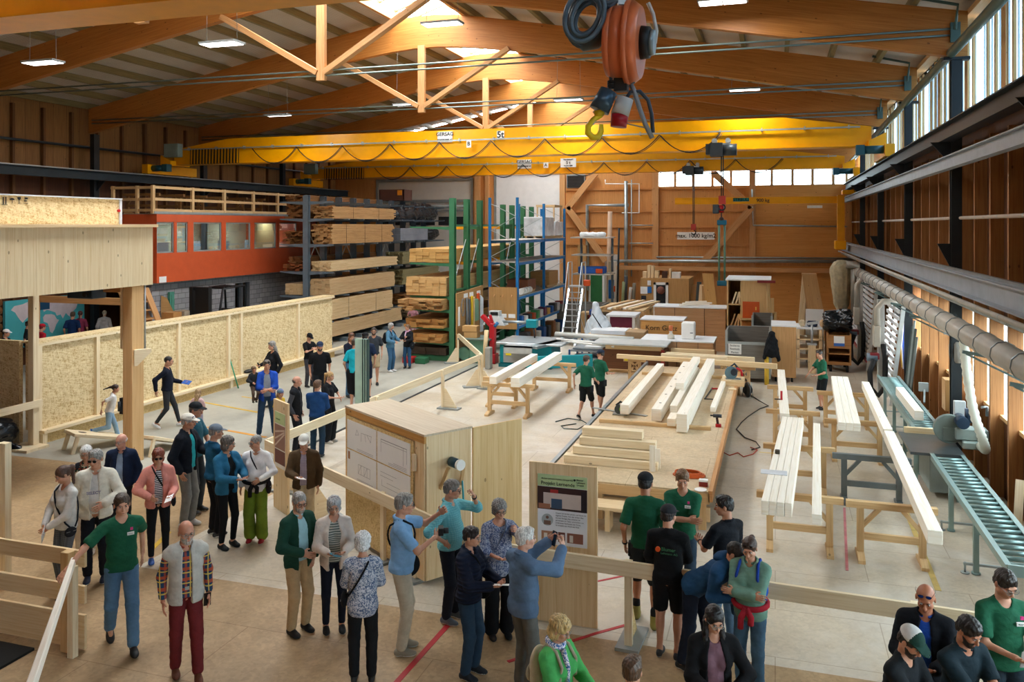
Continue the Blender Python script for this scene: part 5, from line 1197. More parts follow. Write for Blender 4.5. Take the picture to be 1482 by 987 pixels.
mb = MB(); mb.box(-16.3, -15.95, 14.7, 27.7, 0, .24, 1); part('skirt_board', mb, OSBE, t)
mb = MB(); mb.box(-16.48, -15.98, 14.55, 27.75, 2.3, 2.34, 1); part('top_board', mb, OSBM, t)
mb = MB(); mb.box(-16.05, -15.97, 14.55, 27.75, 2.24, 2.3, 1); part('top_rail', mb, PALE2, t)
mb = MB(); mb.box(-16.1, -15.86, 14.6, 28.6, .24, .31, 1); part('ledge', mb, PALE2, t)
for px in (57, 141, 190, 259, 331, 349, 432): y = PX(px, 500, -16.0).y; mb = MB(); mb.box(-16.05, -15.97, y-.05, y+.05, .31, 2.24); part('batten', mb, PALE2, t)
for px in (62, 333): y = PX(px, 560, -15.95).y; mb = MB(); mb.box(-16.0, -15.88, y-.06, y+.06, 0, .24); part('ledge_support', mb, PALE2, t)
mb = MB(); mb.box(-23.5, -16.5, 14.5, 14.6, 0, 2.35, 0); single('board_partition', mb, OSBM, 'shaded strand board wall at the left edge behind the corner post', 'partition wall')
mb = MB(); mb.box(-16.02, -15.86, 14.3, 14.46, 0.06, 3.7); t = thing('corner_post', (-15.94, 14.38, 0), 'slender pale post with foot board at the corner of the board walls', 'post'); part('post', mb, PALE2, t, .008)
mb = MB(); mb.box(-16.3, -15.6, 13.9, 14.49, 0, .06); part('foot_board', mb, PALE2, t)
mb = MB(); mb.box(-15.86, -15.8, 9.5, 14.5, .9, 1.06, 1); single('guard_board', mb, PALE2, 'horizontal pale guard board at the left edge beside the corner post', 'board')
V, Q = sdf([cap((-16.5, 13.2, .4), (-16.4, 14.0, .4), .38, .3), ell((-16.9, 13.4, .45), (.5, .7, .42)), cap((-16.2, 13.9, .1), (-16.0, 14.0, .06), .1)], .04, .1, 0, (), [((0, 0, .01), (0, 0, -1))])
o = link('plastic_sheet', np_mesh('plastic_sheet', [(fold(V, Q, .05, (5, 5, 9)), Q, 0)]), plain('10141a', .25, 0, .1, 0, None, .5, .4, 6)); tag(o, 'black plastic sheeting bulging below the guard board at the left edge', 'sheet')
t = thing('house_module', (-15, 11.3, 3.7), 'raised timber house module clad in knotty vertical boards, cropped by the left edge', 'building module')
mb = MB(); mb.box(-12.9, -12.8, 7.5, 14.55, 3.72, 5.0, 1)
me = MB()
n = 24
for k in range(n):
 a = 7.5+(14.55-7.5)*k/n; me.box(-12.92, -12.8, a, a+(14.55-7.5)/n-.003, 3.72, 4.96, 2)
part('board_cladding', me, CLT, t)
mb = MB(); mb.box(-17, -12.95, 7.5, 14.45, 3.9, 4.96, 1); part('core', mb, DARKP, t)
mb = MB(); mb.box(-17.1, -12.72, 7.4, 14.62, 4.96, 5.02, 1); part('cap_board', mb, PALE, t)
mb = MB(); mb.box(-17.0, -13.0, 14.3, 14.45, 3.55, 3.75, 0); part('edge_beam', mb, TRUSSW, t)
mb = MB(); mb.cyl((-12.86, 14.38, 2.2), (-12.86, 14.38, 3.8), .02); mb.cyl((-12.98, 14.16, 1.7), (-12.98, 14.16, 3.7), .025)
single('conduit', mb, GALV, 'thin vertical conduits on the side of the glulam column', 'pipe')
t = thing('glulam_column', (-13.1, 14.15, 0), 'thick square glulam column under the house module', 'column')
mb = MB(); mb.box(-13.08, -12.83, 13.98, 14.32, 0, 3.72, 2); part('shaft', mb, wood('column_wood', 'e8c592', 'c89a62', seam=.09, knots=.35), t, .01)
mb = MB(); mb.box(-13.14, -13.08, 13.98, 14.32, 2.4, 3.72, 2); part('pale_lining', mb, PALE, t)
mb = MB(); b = PX(205, 503, -12.9).z; mb.prism([(0, .05), (.28, .05), (.28, -.01), (.0, -.29), (-.06, -.29), (-.06, .05)], (-12.83, 14.1, b-.05), (.6, .8, 0), (0, 0, 1), (.07, -.05, 0)); part('bracket', mb, PALE2, t)
mb = MB(); a = PX(188, 585, -13.1); mb.box(-13.18, -13.08, 14.0, 14.12, a.z-.17, a.z+.17); mb.cyl((-13.15, 13.97, a.z-.1), (-13.15, 13.97, a.z+.1), .035); part('control_box', mb, plain('30343a', .5), t)
t = thing('transport_crate', (-14, 11, 5.02), 'strand board crate with black handling symbols on top of the house module', 'crate')
mb = MB(); mb.box(-14.9, -13.42, 7.5, 14.25, 5.02, 5.55, 1); part('crate_body', mb, OSBM, t)
mb = MB(); mb.box(-14.95, -13.38, 7.45, 14.3, 5.55, 5.575, 1); mb.box(-13.42, -13.39, 14.24, 14.3, 5.02, 5.56); part('edge_strip', mb, plain('c9d0da', .4), t)
mb = MB(); a = PX(172, 305, -13.4); mb.cyl((-13.42, a.y, a.z), (-13.38, a.y, a.z), .03); part('red_dot', mb, RED, t)
mk = MB(); X_ = -13.41
def q(px, py): v = PX(px, py, X_); return v
def rect(a, b, c, d):
 p0, p1 = q(a, c), q(b, d); mk.box(X_, X_+.006, p0.y, p1.y, min(p0.z, p1.z), max(p0.z, p1.z))
rect(2.2, 10.6, 295.6, 296.7); rect(3.9, 5.2, 285, 295.5); rect(7.8, 9.0, 285, 295.5)
part('upright_symbol', mk, BLACK, t); mk = MB()
a, b = q(13.8, 289.3), q(20.8, 289.3); c_ = (a.y+b.y)/2; r_ = (b.y-a.y)/2
mk.prism([(r_*math.cos(u), r_*.75*math.sin(u)) for u in np.linspace(0, math.pi, 9)], (X_, c_, a.z), (0, 1, 0), (0, 0, 1), (.006, 0, 0)); rect(17.2, 17.7, 289.5, 294.3)
part('umbrella_symbol', mk, BLACK, t); mk = MB()
a, b = q(25, 285), q(30, 285); c_ = (a.y+b.y)/2; r_ = (b.y-a.y)/2; h_ = a.z-q(27, 290).z
mk.prism([(-r_, 0), (r_, 0), (r_*.8, -h_*.6), (0, -h_), (-r_*.8, -h_*.6)], (X_, c_, a.z), (0, 1, 0), (0, 0, 1), (.006, 0, 0)); rect(27.2, 27.8, 290, 294.3); rect(26.3, 28.8, 294.3, 294.8)
part('glass_symbol', mk, BLACK, t); mk = MB()
rect(36, 40, 286, 288.5); rect(34.8, 39, 290, 291.5); rect(34, 40.5, 294, 294.7); part('recycling_symbol', mk, BLACK, t)
t = thing('world_map', (-25.2, 23.3, .7), 'turquoise world map on a tall board behind the strand board wall', 'map')
mb = MB(); mb.box(-25.3, -25.2, 21.6, 25.0, .7, 2.38); part('map_board', mb, plain('4fb5bd', .5, 0, .05), t)
land = [[(6, 82), (10, 90), (20, 92), (26, 96), (37, 95), (41, 88), (36, 82), (37, 74), (31, 70), (27, 64), (23, 58), (20, 52), (17, 58), (14, 66), (11, 76)], [(25, 50), (29, 50), (35, 45), (38, 38), (35, 30), (32, 22), (30, 12), (28, 14), (27, 26), (24, 38)], [(46, 70), (45, 78), (49, 84), (51, 92), (56, 94), (62, 90), (72, 95), (84, 96), (95, 90), (97, 84), (91, 80), (89, 70), (84, 62), (81, 52), (78, 56), (75, 62), (71, 50), (68, 60), (63, 58), (61, 66), (56, 70), (50, 74)], [(45, 58), (48, 64), (56, 63), (60, 60), (63, 50), (66, 48), (62, 38), (60, 28), (57, 20), (54, 24), (53, 34), (51, 44), (46, 48)], [(82, 30), (86, 36), (90, 34), (92, 38), (97, 28), (94, 20), (88, 20), (82, 22)]]
for k, pl in enumerate(land):
 mb = MB(); mb.prism([(a/100*3.35, b/100*1.62) for a, b in pl], (-25.2, 21.62, .73), (0, 1, 0), (0, 0, 1), (.006, 0, 0)); part('continent', mb, plain('d9cdd2', .6, 0, .1), t)
mb = MB(); mb.box(-25.19, -25.18, 23.0, 23.4, 1.95, 2.3); part('info_panel', mb, plain('1d4a6a', .5), t)
mb = MB()
for k in range(9): mb.cyl((XL+.5, 17.2, .14+k*.28), (XL+.5, 21.3, .14+k*.28), .14, n=9)
single('log_pile', mb, wood('log_wood', '9a6a3c', '5a3a20'), 'stack of brown logs just left of the world map', 'logs')
t = thing('wooden_stair', (-21.2, 23.2, 0), 'steep wooden stair behind the strand board wall near the forklift', 'stair')
for s in (0, .9):
 mb = MB(); mb.beam((-22.3+s*.3, 22.6+s, 2.75), (-21.0+s*.3, 22.6+s, .1), .05, .26, (0, 1, 0)); part('stringer', mb, TRUSSW, t)
for k in range(9): mb = MB(); u = (k+.5)/9; x = -22.3+.13+1.3*u; mb.box(x-.12, x+.14, 22.6, 23.5, 2.7-2.65*u, 2.74-2.65*u, 1); part('step', mb, TRUSSW, t)
t.location.x += .5; t.location.y += .6
mb = MB(); a, b = PY(47, 433, 21.9), PY(198, 436, 21.9); mb.box(a.x, b.x, 21.9, 22.1, 2.36, 2.58, 0); mb.box(a.x, a.x+.12, 21.9, 22.1, 0, 2.36); mb.box(b.x-.12, b.x, 21.9, 22.1, 0, 2.36); single('timber_beam', mb, TRUSSW, 'brown timber beam above the wooden stair', 'beam')
t = thing('projector', (-15.2, 14.2, 3.3), 'dark projector hanging below the house module beside the column', 'projector')
mb = MB(); mb.box(-14.6, -13.9, 14.0, 14.4, 3.42, 3.62); part('projector_case', mb, plain('2b3a48', .4), t, .02); mb = MB(); mb.cyl((-14.25, 14.2, 3.62), (-14.25, 14.2, 3.9), .03); part('ceiling_mount', mb, DSTEEL, t); mb = MB(); mb.cyl((-14.05, 14.0, 3.52), (-14.05, 13.93, 3.52), .05); part('lens', mb, BLACK, t)
def cornhole(ax, ay, bx_, by_, label, legs=True):
 t = thing('cornhole_board', (ax, ay, 0), label, 'game board', 'sloping game boards'); A, B_ = Vector((ax, ay, .42)), Vector((bx_, by_, .07))
 d = (B_-A).normalized(); sd = Vector((0, 0, 1)).cross(d).normalized()
 mb = MB(); mb.beam(A, B_, .62, .07); part('deck', mb, PALE2, t, .01)
 c = A.lerp(B_, .2); u = d.cross(sd)*-1;
 if u.z < 0: u = -u
 mb = MB(); mb.cyl(c+u*.03, c+u*.038, .085, n=16); part('hole', mb, plain('4a3a28', .9), t)
 for s in (-.26, .26): mb = MB(); p = A.lerp(B_, .07)+sd*s; mb.beam(p, (p.x-d.x*.12, p.y-d.y*.12, 0), .05, .08, tuple(d)); part('leg', mb, PALE2, t)
a, b = P(100, 628, .4), P(190, 634, .05); cornhole(a.x, a.y, b.x, b.y, 'sloping pale game board left of the glulam column, by the running girl')
a, b = P(246, 640, .4), P(196, 645, .05); a.z = 0; cornhole(P(205, 640, .3).x, P(205, 640, .3).y, P(250, 640, .05).x, P(250, 640, .05).y, 'sloping pale game board right of the glulam column')
mb = MB(); a = P(345, 562); mb.cyl((a.x, a.y, .0), (a.x-.35, a.y+.05, .9), .02); single('broom_stick', mb, plain('2f8f6a', .5), 'green stick leaning on the ledge of the strand board wall', 'stick')
V, Q = sdf([ell((-15.95, PX(360, 540, -15.95).y, .36), (.1, .22, .06)), ell((-15.95, PX(364, 540, -15.95).y+.1, .40), (.07, .1, .08))], .02, .03); o = link('gloves', np_mesh('gloves', [(V, Q, 0)]), BLACK); o['label'] = 'small black cloth heap lying on the ledge of the strand board wall'; o['category'] = 'gloves'; o.name = 'glove_heap'
t = thing('red_office', (-23.3, 29.5, 2.9), 'red raised office cabin with a ribbon of windows above a grey block wall', 'office')
x = -21.3; y0, y1 = 24.4, 35.2; zw0, zw1 = 3.98, 5.12
RO = plain('cc5a34', .3, 0, .06)
mb = MB(); mb.box(x-.12, x, y0, y1, 2.9, zw0, 1); mb.box(x-.12, x, y0, y1, zw1, 5.4, 1); mb.box(XL+.3, x-.12, y0, y0+.1, 2.9, 5.4, 0); mb.box(XL+.3, x, y1-.1, y1, 2.9, 5.4, 0); part('red_wall', mb, RO, t)
mb = MB(); mb.box(XL+.3, x-.12, y0+.1, y1-.1, 2.9, 3.0, 1); part('floor_deck', mb, GREY, t)
mb = MB(); mb.box(XL+.3, x-.02, y0+.02, y1-.02, 5.36, 5.42, 1); part('roof_deck', mb, GREY, t)
mb = MB(); mb.box(XL+.3, XL+.4, y0+.1, y1-.1, 3.0, 5.36); part('back_panel', mb, plain('c9bfa4', .6), t)
wins = [(227, 252), (256, 272), (280, 321), (327, 363), (368, 400), (404, 430)]
edges = [y0]
for a, b in wins:
 ya, yb = PX(a, 340, x).y, PX(b, 340, x).y; edges += [ya, yb]
 g = MB(); g.box(x-.06, x-.05, ya, yb, zw0, zw1); pn = part('window', g, glass('office_glass', 'c8d4d6', .03, .55), t)
 f = MB(); f.box(x-.09, x-.03, ya, ya+.05, zw0, zw1); f.box(x-.09, x-.03, yb-.05, yb, zw0, zw1); f.box(x-.09, x-.03, ya, yb, zw0, zw0+.05, 1); f.box(x-.09, x-.03, ya, yb, zw1-.05, zw1, 1); part('window_frame', f, GREY, pn)
edges.append(y1)
mb = MB()
for a, b in zip(edges[::2], edges[1::2]):
 if b > a: mb.box(x-.11, x, a, b, zw0, zw1)
part('mullions', mb, RO, t, 0)
mb = MB(); a = PX(236, 405, x+.02); mb.box(x, x+.015, a.y-.18, a.y+.18, a.z-.1, a.z+.12); part('sign_plate', mb, WHITE, t)
mb = MB()
for k in range(5): mb.box(XL+.9, x-1.2, y0+1+k*2, y0+2.3+k*2, 3.0, 3.75); mb.box(XL+1.4, XL+1.5, y0+1.2+k*2, y0+1.9+k*2, 3.75, 4.3)
part('desks', mb, plain('8b9096', .5), t)
mb = MB(); mb.box(x-1.6, x-1.5, y1-2.6, y1-.8, 3.0, 5.2); part('cupboard', mb, plain('c7ab78', .5), t)
for k in range(3):
 L = bpy.data.lights.new('office_light', 'AREA'); L.shape = 'RECTANGLE'; L.size = 2.4; L.size_y = .4; L.energy = 120; lo_ = bpy.data.objects.new('office_light', L); C.objects.link(lo_); lo_.location = (-23.2, y0+2+k*3.4, 5.3)
brm, tt, bb = nt('block_wall'); tc = N(tt, 'ShaderNodeTexCoord'); br = N(tt, 'ShaderNodeTexBrick'); br.inputs['Scale'].default_value = 1; br.inputs['Brick Width'].default_value = .4; br.inputs['Row Height'].default_value = .2; br.inputs['Mortar Size'].default_value = .012
br.inputs['Color1'].default_value = lin('a3a2a4'); br.inputs['Color2'].default_value = lin('8f8f92'); br.inputs['Mortar'].default_value = lin('6a6a6c'); tt.links.new(tc.outputs['UV'], br.inputs[0]); tt.links.new(br.outputs[0], bb.inputs['Base Color']); bb.inputs['Roughness'].default_value = .8
wy = [PX(340, 420, -21.7).y, PX(362, 420, -21.7).y]
mb = MB()
def wallpiece(a, b, c, d):
 o = len(mb.v); X_ = -21.7; mb.v += [(X_, a, c), (X_, b, c), (X_, b, d), (X_, a, d), (X_-.2, a, c), (X_-.2, b, c), (X_-.2, b, d), (X_-.2, a, d)]
 mb.face([o, o+1, o+2, o+3], [(a, c), (b, c), (b, d), (a, d)])
 for q_ in ([4, 7, 6, 5], [0, 4, 5, 1], [3, 2, 6, 7], [1, 5, 6, 2], [0, 3, 7, 4]): mb.face([o+i for i in q_], [(0, 0), (.2, 0), (.2, .2), (0, .2)])
wallpiece(24.6, wy[0], 0, 2.88); wallpiece(wy[1], 38, 0, 2.88); wallpiece(wy[0], wy[1], 0, 1.0); wallpiece(wy[0], wy[1], 2.55, 2.88)
o = struct('wall_office_base', mb, brm, 'grey block wall under the red office')
g = MB(); g.box(-21.85, -21.84, wy[0], wy[1], 1.0, 2.55); w_ = struct('window_20', g, GLASS); f = MB()
for y in (wy[0], (wy[0]+wy[1])/2, wy[1]): f.box(-21.9, -21.72, y-.04, y+.04, 1.0, 2.55)
struct('window_frame', f, plain('5c5f63', .5), parent=w_)
t = thing('roof_railing', (-21.3, 28, 5.42), 'pine railing along the roof edge of the red office', 'railing')
ps = [PX(p_, 300, -21.35).y for p_ in (222, 279, 325, 367, 402, 432)]
for y in ps: mb = MB(); mb.box(-21.42, -21.32, y-.06, y+.06, 5.42, 6.45); part('post', mb, TREST, t)
for a, b in zip(ps[:-1], ps[1:]):
 for z in (5.55, 5.95, 6.38): mb = MB(); mb.box(-21.4, -21.33, a+.07, b-.07, z-.05, z+.05, 1); part('rail_bar', mb, TREST, t)
 mb = MB(); mb.box(-21.37, -21.3, a, b, 5.42, 5.5, 1); part('kick_strip', mb, GALV, t)
for x_ in (-23.4, -22.3): mb = MB(); mb.box(x_-.05, x_+.05, 24.5, 24.6, 5.42, 6.45); part('post', mb, TREST, t)
for z in (5.55, 5.95, 6.38): mb = MB(); mb.box(-23.5, -21.4, 24.52, 24.58, z-.05, z+.05, 0); part('rail_bar', mb, TREST, t)
for k in range(6):
 trestle(-23.9, -22.2, 25.6+k*1.35, 'spare wooden trestle stored on the red office roof', .8, wood('old_trestle', 'a87a48', '6f4a28'), 'trestles stored on the office roof', 5.42)
t = thing('forklift', (-20.2, 25.9, 0), 'black forklift truck seen behind the strand board wall', 'forklift')
fx, fy = -20.2, 25.4
mb = MB()
for s in (-.35, .35): mb.box(fx+s-.07, fx+s+.07, fy-.1, fy+.1, .05, 2.72)
mb.box(fx-.22, fx+.22, fy-.02, fy+.02, .4, 2.6)
for z in (.4, 1.3, 2.6): mb.box(fx-.35, fx+.35, fy-.05, fy+.05, z, z+.12)
part('mast', mb, BLACK, t)
mb = MB(); mb.box(fx-.5, fx+.5, fy+.3, fy+2.3, .35, 1.15); mb.box(fx-.48, fx+.48, fy+1.5, fy+2.4, 1.1, 1.4); part('chassis', mb, plain('2f7a52', .4), t, .06)
mb = MB()
for s in (-.45, .45): mb.tube([(fx+s, fy+.35, 1.1), (fx+s, fy+.7, 2.6), (fx+s, fy+2.0, 2.65), (fx+s, fy+2.1, 1.2)], .045)
for k in range(5): mb.box(fx-.45, fx+.45, fy+.75+k*.28, fy+.81+k*.28, 2.6, 2.66)
part('overhead_guard', mb, BLACK, t)
for s in (-.45, .45):
 for y in (fy+.5, fy+1.95): mb = MB(); mb.cyl((fx+s-.09, y, .28), (fx+s+.09, y, .28), .28, n=18); part('wheel', mb, RUBBER, t)
for s in (-.25, .25): mb = MB(); mb.box(fx+s-.06, fx+s+.06, fy-1.2, fy-.1, .08, .12); part('fork', mb, DSTEEL, t)
mb = MB(); mb.box(fx-.25, fx+.25, fy+1.0, fy+1.4, 1.15, 1.3); mb.box(fx-.25, fx+.25, fy+1.4, fy+1.5, 1.2, 1.8); part('seat', mb, BLACK, t)
for k, (a, b) in enumerate(((227, 243), (262, 276))):
 y_ = PX((a+b)/2, 440, -21.0).y; mb = MB(); mb.prism([(-.5, 0), (.75, 0), (-.3, 2.3), (-.5, 2.4)], (-21.3, y_-.2, 0), (.7, .7, 0), (0, 0, 1), (-.03, .03, 0)); single('plywood_offcut', mb, BROWNP, ['triangular plywood sheet leaning on the block wall, next to the glulam column', 'triangular plywood sheet leaning beside the forklift mast'][k], 'board')
mb = MB(); y_ = PX(254, 440, -21.4).y; mb.box(-21.65, -21.55, y_-.12, y_+.12, 0, 2.5); mb.box(-21.55, -21.53, y_-.05, y_+.05, 0, 2.4); single('upright_board', mb, plain('4d8f7c', .6), 'green edged upright board between the plywood triangles', 'board')
for k, (px, c_) in enumerate(((247, 'c08a50'), (263, 'b5a48c'))):
 p_ = P(px, 450, 1.9); t = thing('cardboard_box', (-20.9, PX(px, 440, -20.9).y, 1.5), ['orange-brown cardboard box beside the forklift', 'pale cardboard box nearest the forklift mast'][k], 'box'); yy = t.location.y
 mb = MB(); mb.box(-21.1, -20.6, yy-.22, yy+.22, 1.5, 1.85); part('carton', mb, plain(c_, .8), t); mb = MB(); mb.box(-21.1, -20.6, yy-.03, yy+.03, 1.85, 1.855); part('tape', mb, plain('cdb58c', .4), t)
 mb = MB(); mb.box(-21.3, -20.5, yy-.35, yy+.35, 1.44, 1.5)
 for s in (-.3, .3): mb.box(-21.25, -21.2, yy+s-.03, yy+s+.03, 0, 1.44); mb.box(-20.6, -20.55, yy+s-.03, yy+s+.03, 0, 1.44)
 single('packing_table', mb, BROWNP, ['small table under the orange-brown cardboard box', 'small table under the pale cardboard box'][k], 'table')
t = thing('cantilever_rack', (-19, 37, 0), 'long blue-grey cantilever rack loaded with timber on both sides', 'rack')
RG = plain('6d7c88', .45, .3)
ry = [31.2+1.34*k for k in range(10)]
LV = [.28, 1.0, 2.02, 3.05, 4.2, 5.28]
for y in ry:
 mb = MB(); mb.box(-19.12, -18.88, y-.1, y-.08, 0, 6.25, 2); mb.box(-19.12, -18.88, y+.08, y+.1, 0, 6.25, 2); mb.box(-19.01, -18.99, y-.08, y+.08, 0, 6.25, 2); mb.box(-19.1, -18.9, y-.1, y+.1, 6.25, 6.27); part('column', mb, RG, t)
 mb = MB(); mb.box(-20.2, -17.8, y-.1, y+.1, 0, .16, 0); part('base_beam', mb, RG, t)
 for s in (-1, 1):
  if s < 0 and y > 36: continue
  for z in LV[1:]+[6.0]: mb = MB(); mb.prism([(0, -.14), (0, 0), (1.15, 0), (1.15, -.05)], (-19+s*.12, y-.04, z), (s, 0, 0), (0, 0, 1), (0, .08, 0)); part('arm', mb, RG, t)
mb = MB()
for k in (0, 2, 5, 7): mb.beam((-19, ry[k], 3.3), (-19, ry[k+1], 4.9), .02, .04, (1, 0, 0)); mb.beam((-19, ry[k+1], 3.3), (-19, ry[k], 4.9), .02, .04, (1, 0, 0))
part('cross_bracing', mb, GALV, t)
t.location.x += .2; t.location.y -= .85
def rk(side, i, dz0, dz1, ya, yb, m, label, **k):
 x0, x1 = (-18.66, -17.75) if side > 0 else (-19.9, -18.93); z = LV[i]; ya = ya+.25
 bundle('timber_bundle', x0+k.pop('in_', 0), x1-k.pop('out', 0), ya, yb, z+dz0, z+dz1, m, label, 'timber bundles on the grey rack', **k)
rk(1, 5, .01, .52, 30.5, 36.6, ROUGHB, 'rough sawn boards on the top arm of the grey rack, front right bundle', th=.05, rag=.16, straps=2)
rk(1, 4, .01, .85, 30.4, 36.4, ROUGHB, 'tall bundle of rough sawn boards one level below the top, front right', th=.07, rag=.2, straps=3)
rk(1, 3, .01, .42, 30.3, 36.9, STACK, 'pale planed battens at mid height of the grey rack, front right', th=.07, rag=.08)
rk(1, 2, .02, .72, 30.2, 36.6, wood('stack_b', 'd9bd92', 'a8855a', seam=.06, knots=.2), 'tall brownish timber stack fourth level from the top, front right', th=.1, rag=.06)
rk(1, 1, .02, .86, 30.0, 36.4, STACK, 'long pale timber stack second level from the floor, front right', th=.12, rag=.08, straps=2)
rk(1, 0, .02, .62, 30.0, 37.4, wood('stack_c', 'dcc39a', 'ac8a5c', seam=.08, knots=.3), 'wide timber stack on the lowest level of the grey rack, front right', th=.1, rag=.1)
rk(-1, 5, .01, 1.0, 30.4, 36.9, DARKB, 'very tall ragged bundle of dark boards on the top, left side of the grey rack', th=.06, rag=.28)
rk(-1, 4, .01, .55, 30.3, 36.4, DARKB, 'ragged dark boards on the left side of the grey rack, second level from the top', th=.045, rag=.35)
rk(-1, 3, .32, .6, 30.6, 37.6, DARKB, 'small dark bundle lying across another at mid height, left side', th=.05, rag=.2)
rk(-1, 3, .01, .3, 30.3, 36.9, wood('redbrown_boards', '9a5a30', '5a3018', seam=.03), 'reddish brown boards at mid height, left side of the grey rack', th=.05, rag=.3)
rk(-1, 2, .03, .5, 30.2, 36.6, STACK, 'pale squared timber block on the left side just above the wall top', th=.08, rag=.03)
V, Q = sdf([ell((-18.4, 39.2, 5.65), (.52, 1.9, .42)), ell((-18.5, 41.6, 5.7), (.5, 1.8, .5)), cap((-18.2, 37.6, 5.5), (-18.4, 42.8, 5.6), .24)], .06, .15, 0, (), [((0, 0, 5.3), (0, 0, -1))])
o = link('wrapped_bundle', np_mesh('wrapped_bundle', [(fold(V, Q, .07, (5, 3, 9)), Q, 0)]), plain('1c2026', .22, 0, .1, 0, None, .5, .5, 5)); tag(o, 'timber wrapped in shiny black plastic on top of the grey rack', 'wrapped timber')
bundle('timber_bundle', -18.8, -17.9, 37.6, 41.0, 4.22, 4.85, plain('7a7f88', .4, 0, .15, 0, None, .4, .4, 8), 'grey wrapped bundle below the black plastic one', 'timber bundles on the grey rack', th=.3, rag=.03)
V, Q = sdf([ell((-18.4, 42.4, 4.55), (.42, .9, .35))], .05); o = link('wrapped_bundle', np_mesh('wrapped_bundle', [(fold(V, Q, .05, (6, 4, 9)), Q, 0)]), plain('16181c', .3)); tag(o, 'black sack-like bundle at the far end beside the grey wrapped one', 'wrapped timber')
rk(1, 3, .01, .6, 37.3, 41.2, STACKG, 'greenish weathered boards at mid height in the rear half of the grey rack', th=.05, rag=.15)
rk(1, 2, .01, .75, 37.3, 42.2, STACKG, 'thick pack of greenish boards below the mid-height green ones, rear half', th=.05, rag=.15)
rk(1, 1, .02, .5, 37.6, 42.0, DARKB, 'dark boards second level from the floor in the rear half', th=.05, rag=.2)
rk(1, 0, .02, .55, 38.0, 43.0, wood('grey_boards', '8f8068', '5a4c38', seam=.04), 'grey-brown boards on the lowest level in the rear half', th=.06, rag=.2)
mb = MB(); mb.box(-19.6, -18.2, 38.6, 39.6, 6.28, 6.32);
for a in (-19.6, -18.25):
 mb.box(a, a+.05, 38.6, 39.6, 6.32, 6.85)
for b in (38.6, 39.55): mb.box(-19.6, -18.2, b, b+.05, 6.32, 6.85)
t = thing('steel_crate', (-18.9, 39.1, 6.28), 'rusty brown open crate on top of the grey rack', 'crate'); part('crate_walls', mb, plain('5c3a30', .6), t)
mb = MB(); mb.box(-18.55, -18.3, 38.56, 38.6, 6.55, 6.8); part('crate_label', mb, plain('e09020', .5), t)
t = thing('cantilever_rack', (-11.3, 33, 0), 'tall green cantilever rack with pale flanges', 'rack')
gy = [28.15, 29.6, 31.05, 34.0, 35.3, 37.0, 38.4]
for k, y in enumerate(gy):
 zt_ = 6.0-(k > 2)*.1
 mb = MB(); mb.box(-11.4, -11.2, y-.11, y-.095, 0, zt_, 2); mb.box(-11.31, -11.29, y-.095, y+.095, 0, zt_, 2); mb.box(-11.4, -11.2, y+.095, y+.11, 0, zt_, 2); part('column', mb, GREEN, t)
 mb = MB(); mb.box(-13.1, -11.2, y-.09, y+.09, 0, .2, 0); part('base_beam', mb, GREEN, t)
 for z in (.68, 1.22, 1.88, 2.38, 3.6, 4.95): mb = MB(); mb.prism([(0, -.12), (0, 0), (1.6, 0), (1.6, -.05)], (-11.4, y-.04, z), (-1, 0, 0), (0, 0, 1), (0, .08, 0)); part('arm', mb, YELD if k % 2 else GREEN, t)
for k in (0, 1, 3, 4):
 mb = MB(); mb.beam((-11.3, gy[k], 2.7), (-11.3, gy[k+1], 4.6), .015, .03, (1, 0, 0)); mb.beam((-11.3, gy[k+1], .9), (-11.3, gy[k], 2.7), .015, .03, (1, 0, 0)); part('brace', mb, GALV, t)
mb = MB(); mb.box(-11.34, -11.26, gy[0], gy[2], 2.55, 2.63, 1); mb.box(-11.34, -11.26, gy[0], gy[-1], 4.95, 5.03, 1); part('tie_bar', mb, GREEN, t)
def gk(z0, z1, ya, yb, m, label, x0=-13.1, x1=-11.5, **k): bundle('timber_bundle', x0, x1, ya, yb, z0, z1, m, label, 'timber bundles on the green rack', **k)
gk(3.62, 4.12, 28.3, 37.5, wood('beam_pack', 'e2b878', 'b98848', seam=.12, knots=.2), 'thick pack of squared beams high on the green rack', th=.12, cw=.25, rag=.04)
gk(2.4, 3.08, 28.0, 37.5, wood('beam_pack2', 'e0bd86', 'b58a52', seam=.1, knots=.25), 'big block of squared timber at mid height on the green rack', th=.1, cw=.25, rag=.06)
gk(1.9, 2.3, 27.6, 36.0, ROUGHB, 'untidy pile of boards below the big block on the green rack', th=.06, rag=.4)
gk(1.24, 1.55, 27.9, 36.0, wood('orange_beams', 'd9a565', 'a8743a', seam=.1), 'orange-tinted beams with strapping low on the green rack', th=.1, rag=.2, straps=2)
gk(.7, 1.02, 27.7, 36.0, wood('orange_beams2', 'd6a060', '8f6030', seam=.1), 'beams with dark undersides just above the floor on the green rack', th=.1, rag=.15)
gk(.22, .5, 28.0, 36.0, plain('4a3c30', .6), 'dark steel sections lying on the green rack base', th=.14, rag=.1)
for k, (c_, dx) in enumerate((('b52a2a', 0), ('2c6a48', .5))):
 mb = MB(); mb.box(-12.9+dx, -12.5+dx, 27.2, 27.6, 0, .22); single('tool_crate', mb, plain(c_, .5), ['small red crate on the floor at the foot of the green rack', 'small green crate on the floor at the foot of the green rack'][k], 'crate', bev=.02)
t = thing('pallet_rack', (-10.2, 35, 0), 'blue shelving rack with grey shelves behind the tool board', 'rack')
by = [31.0, 34.9, 38.6]
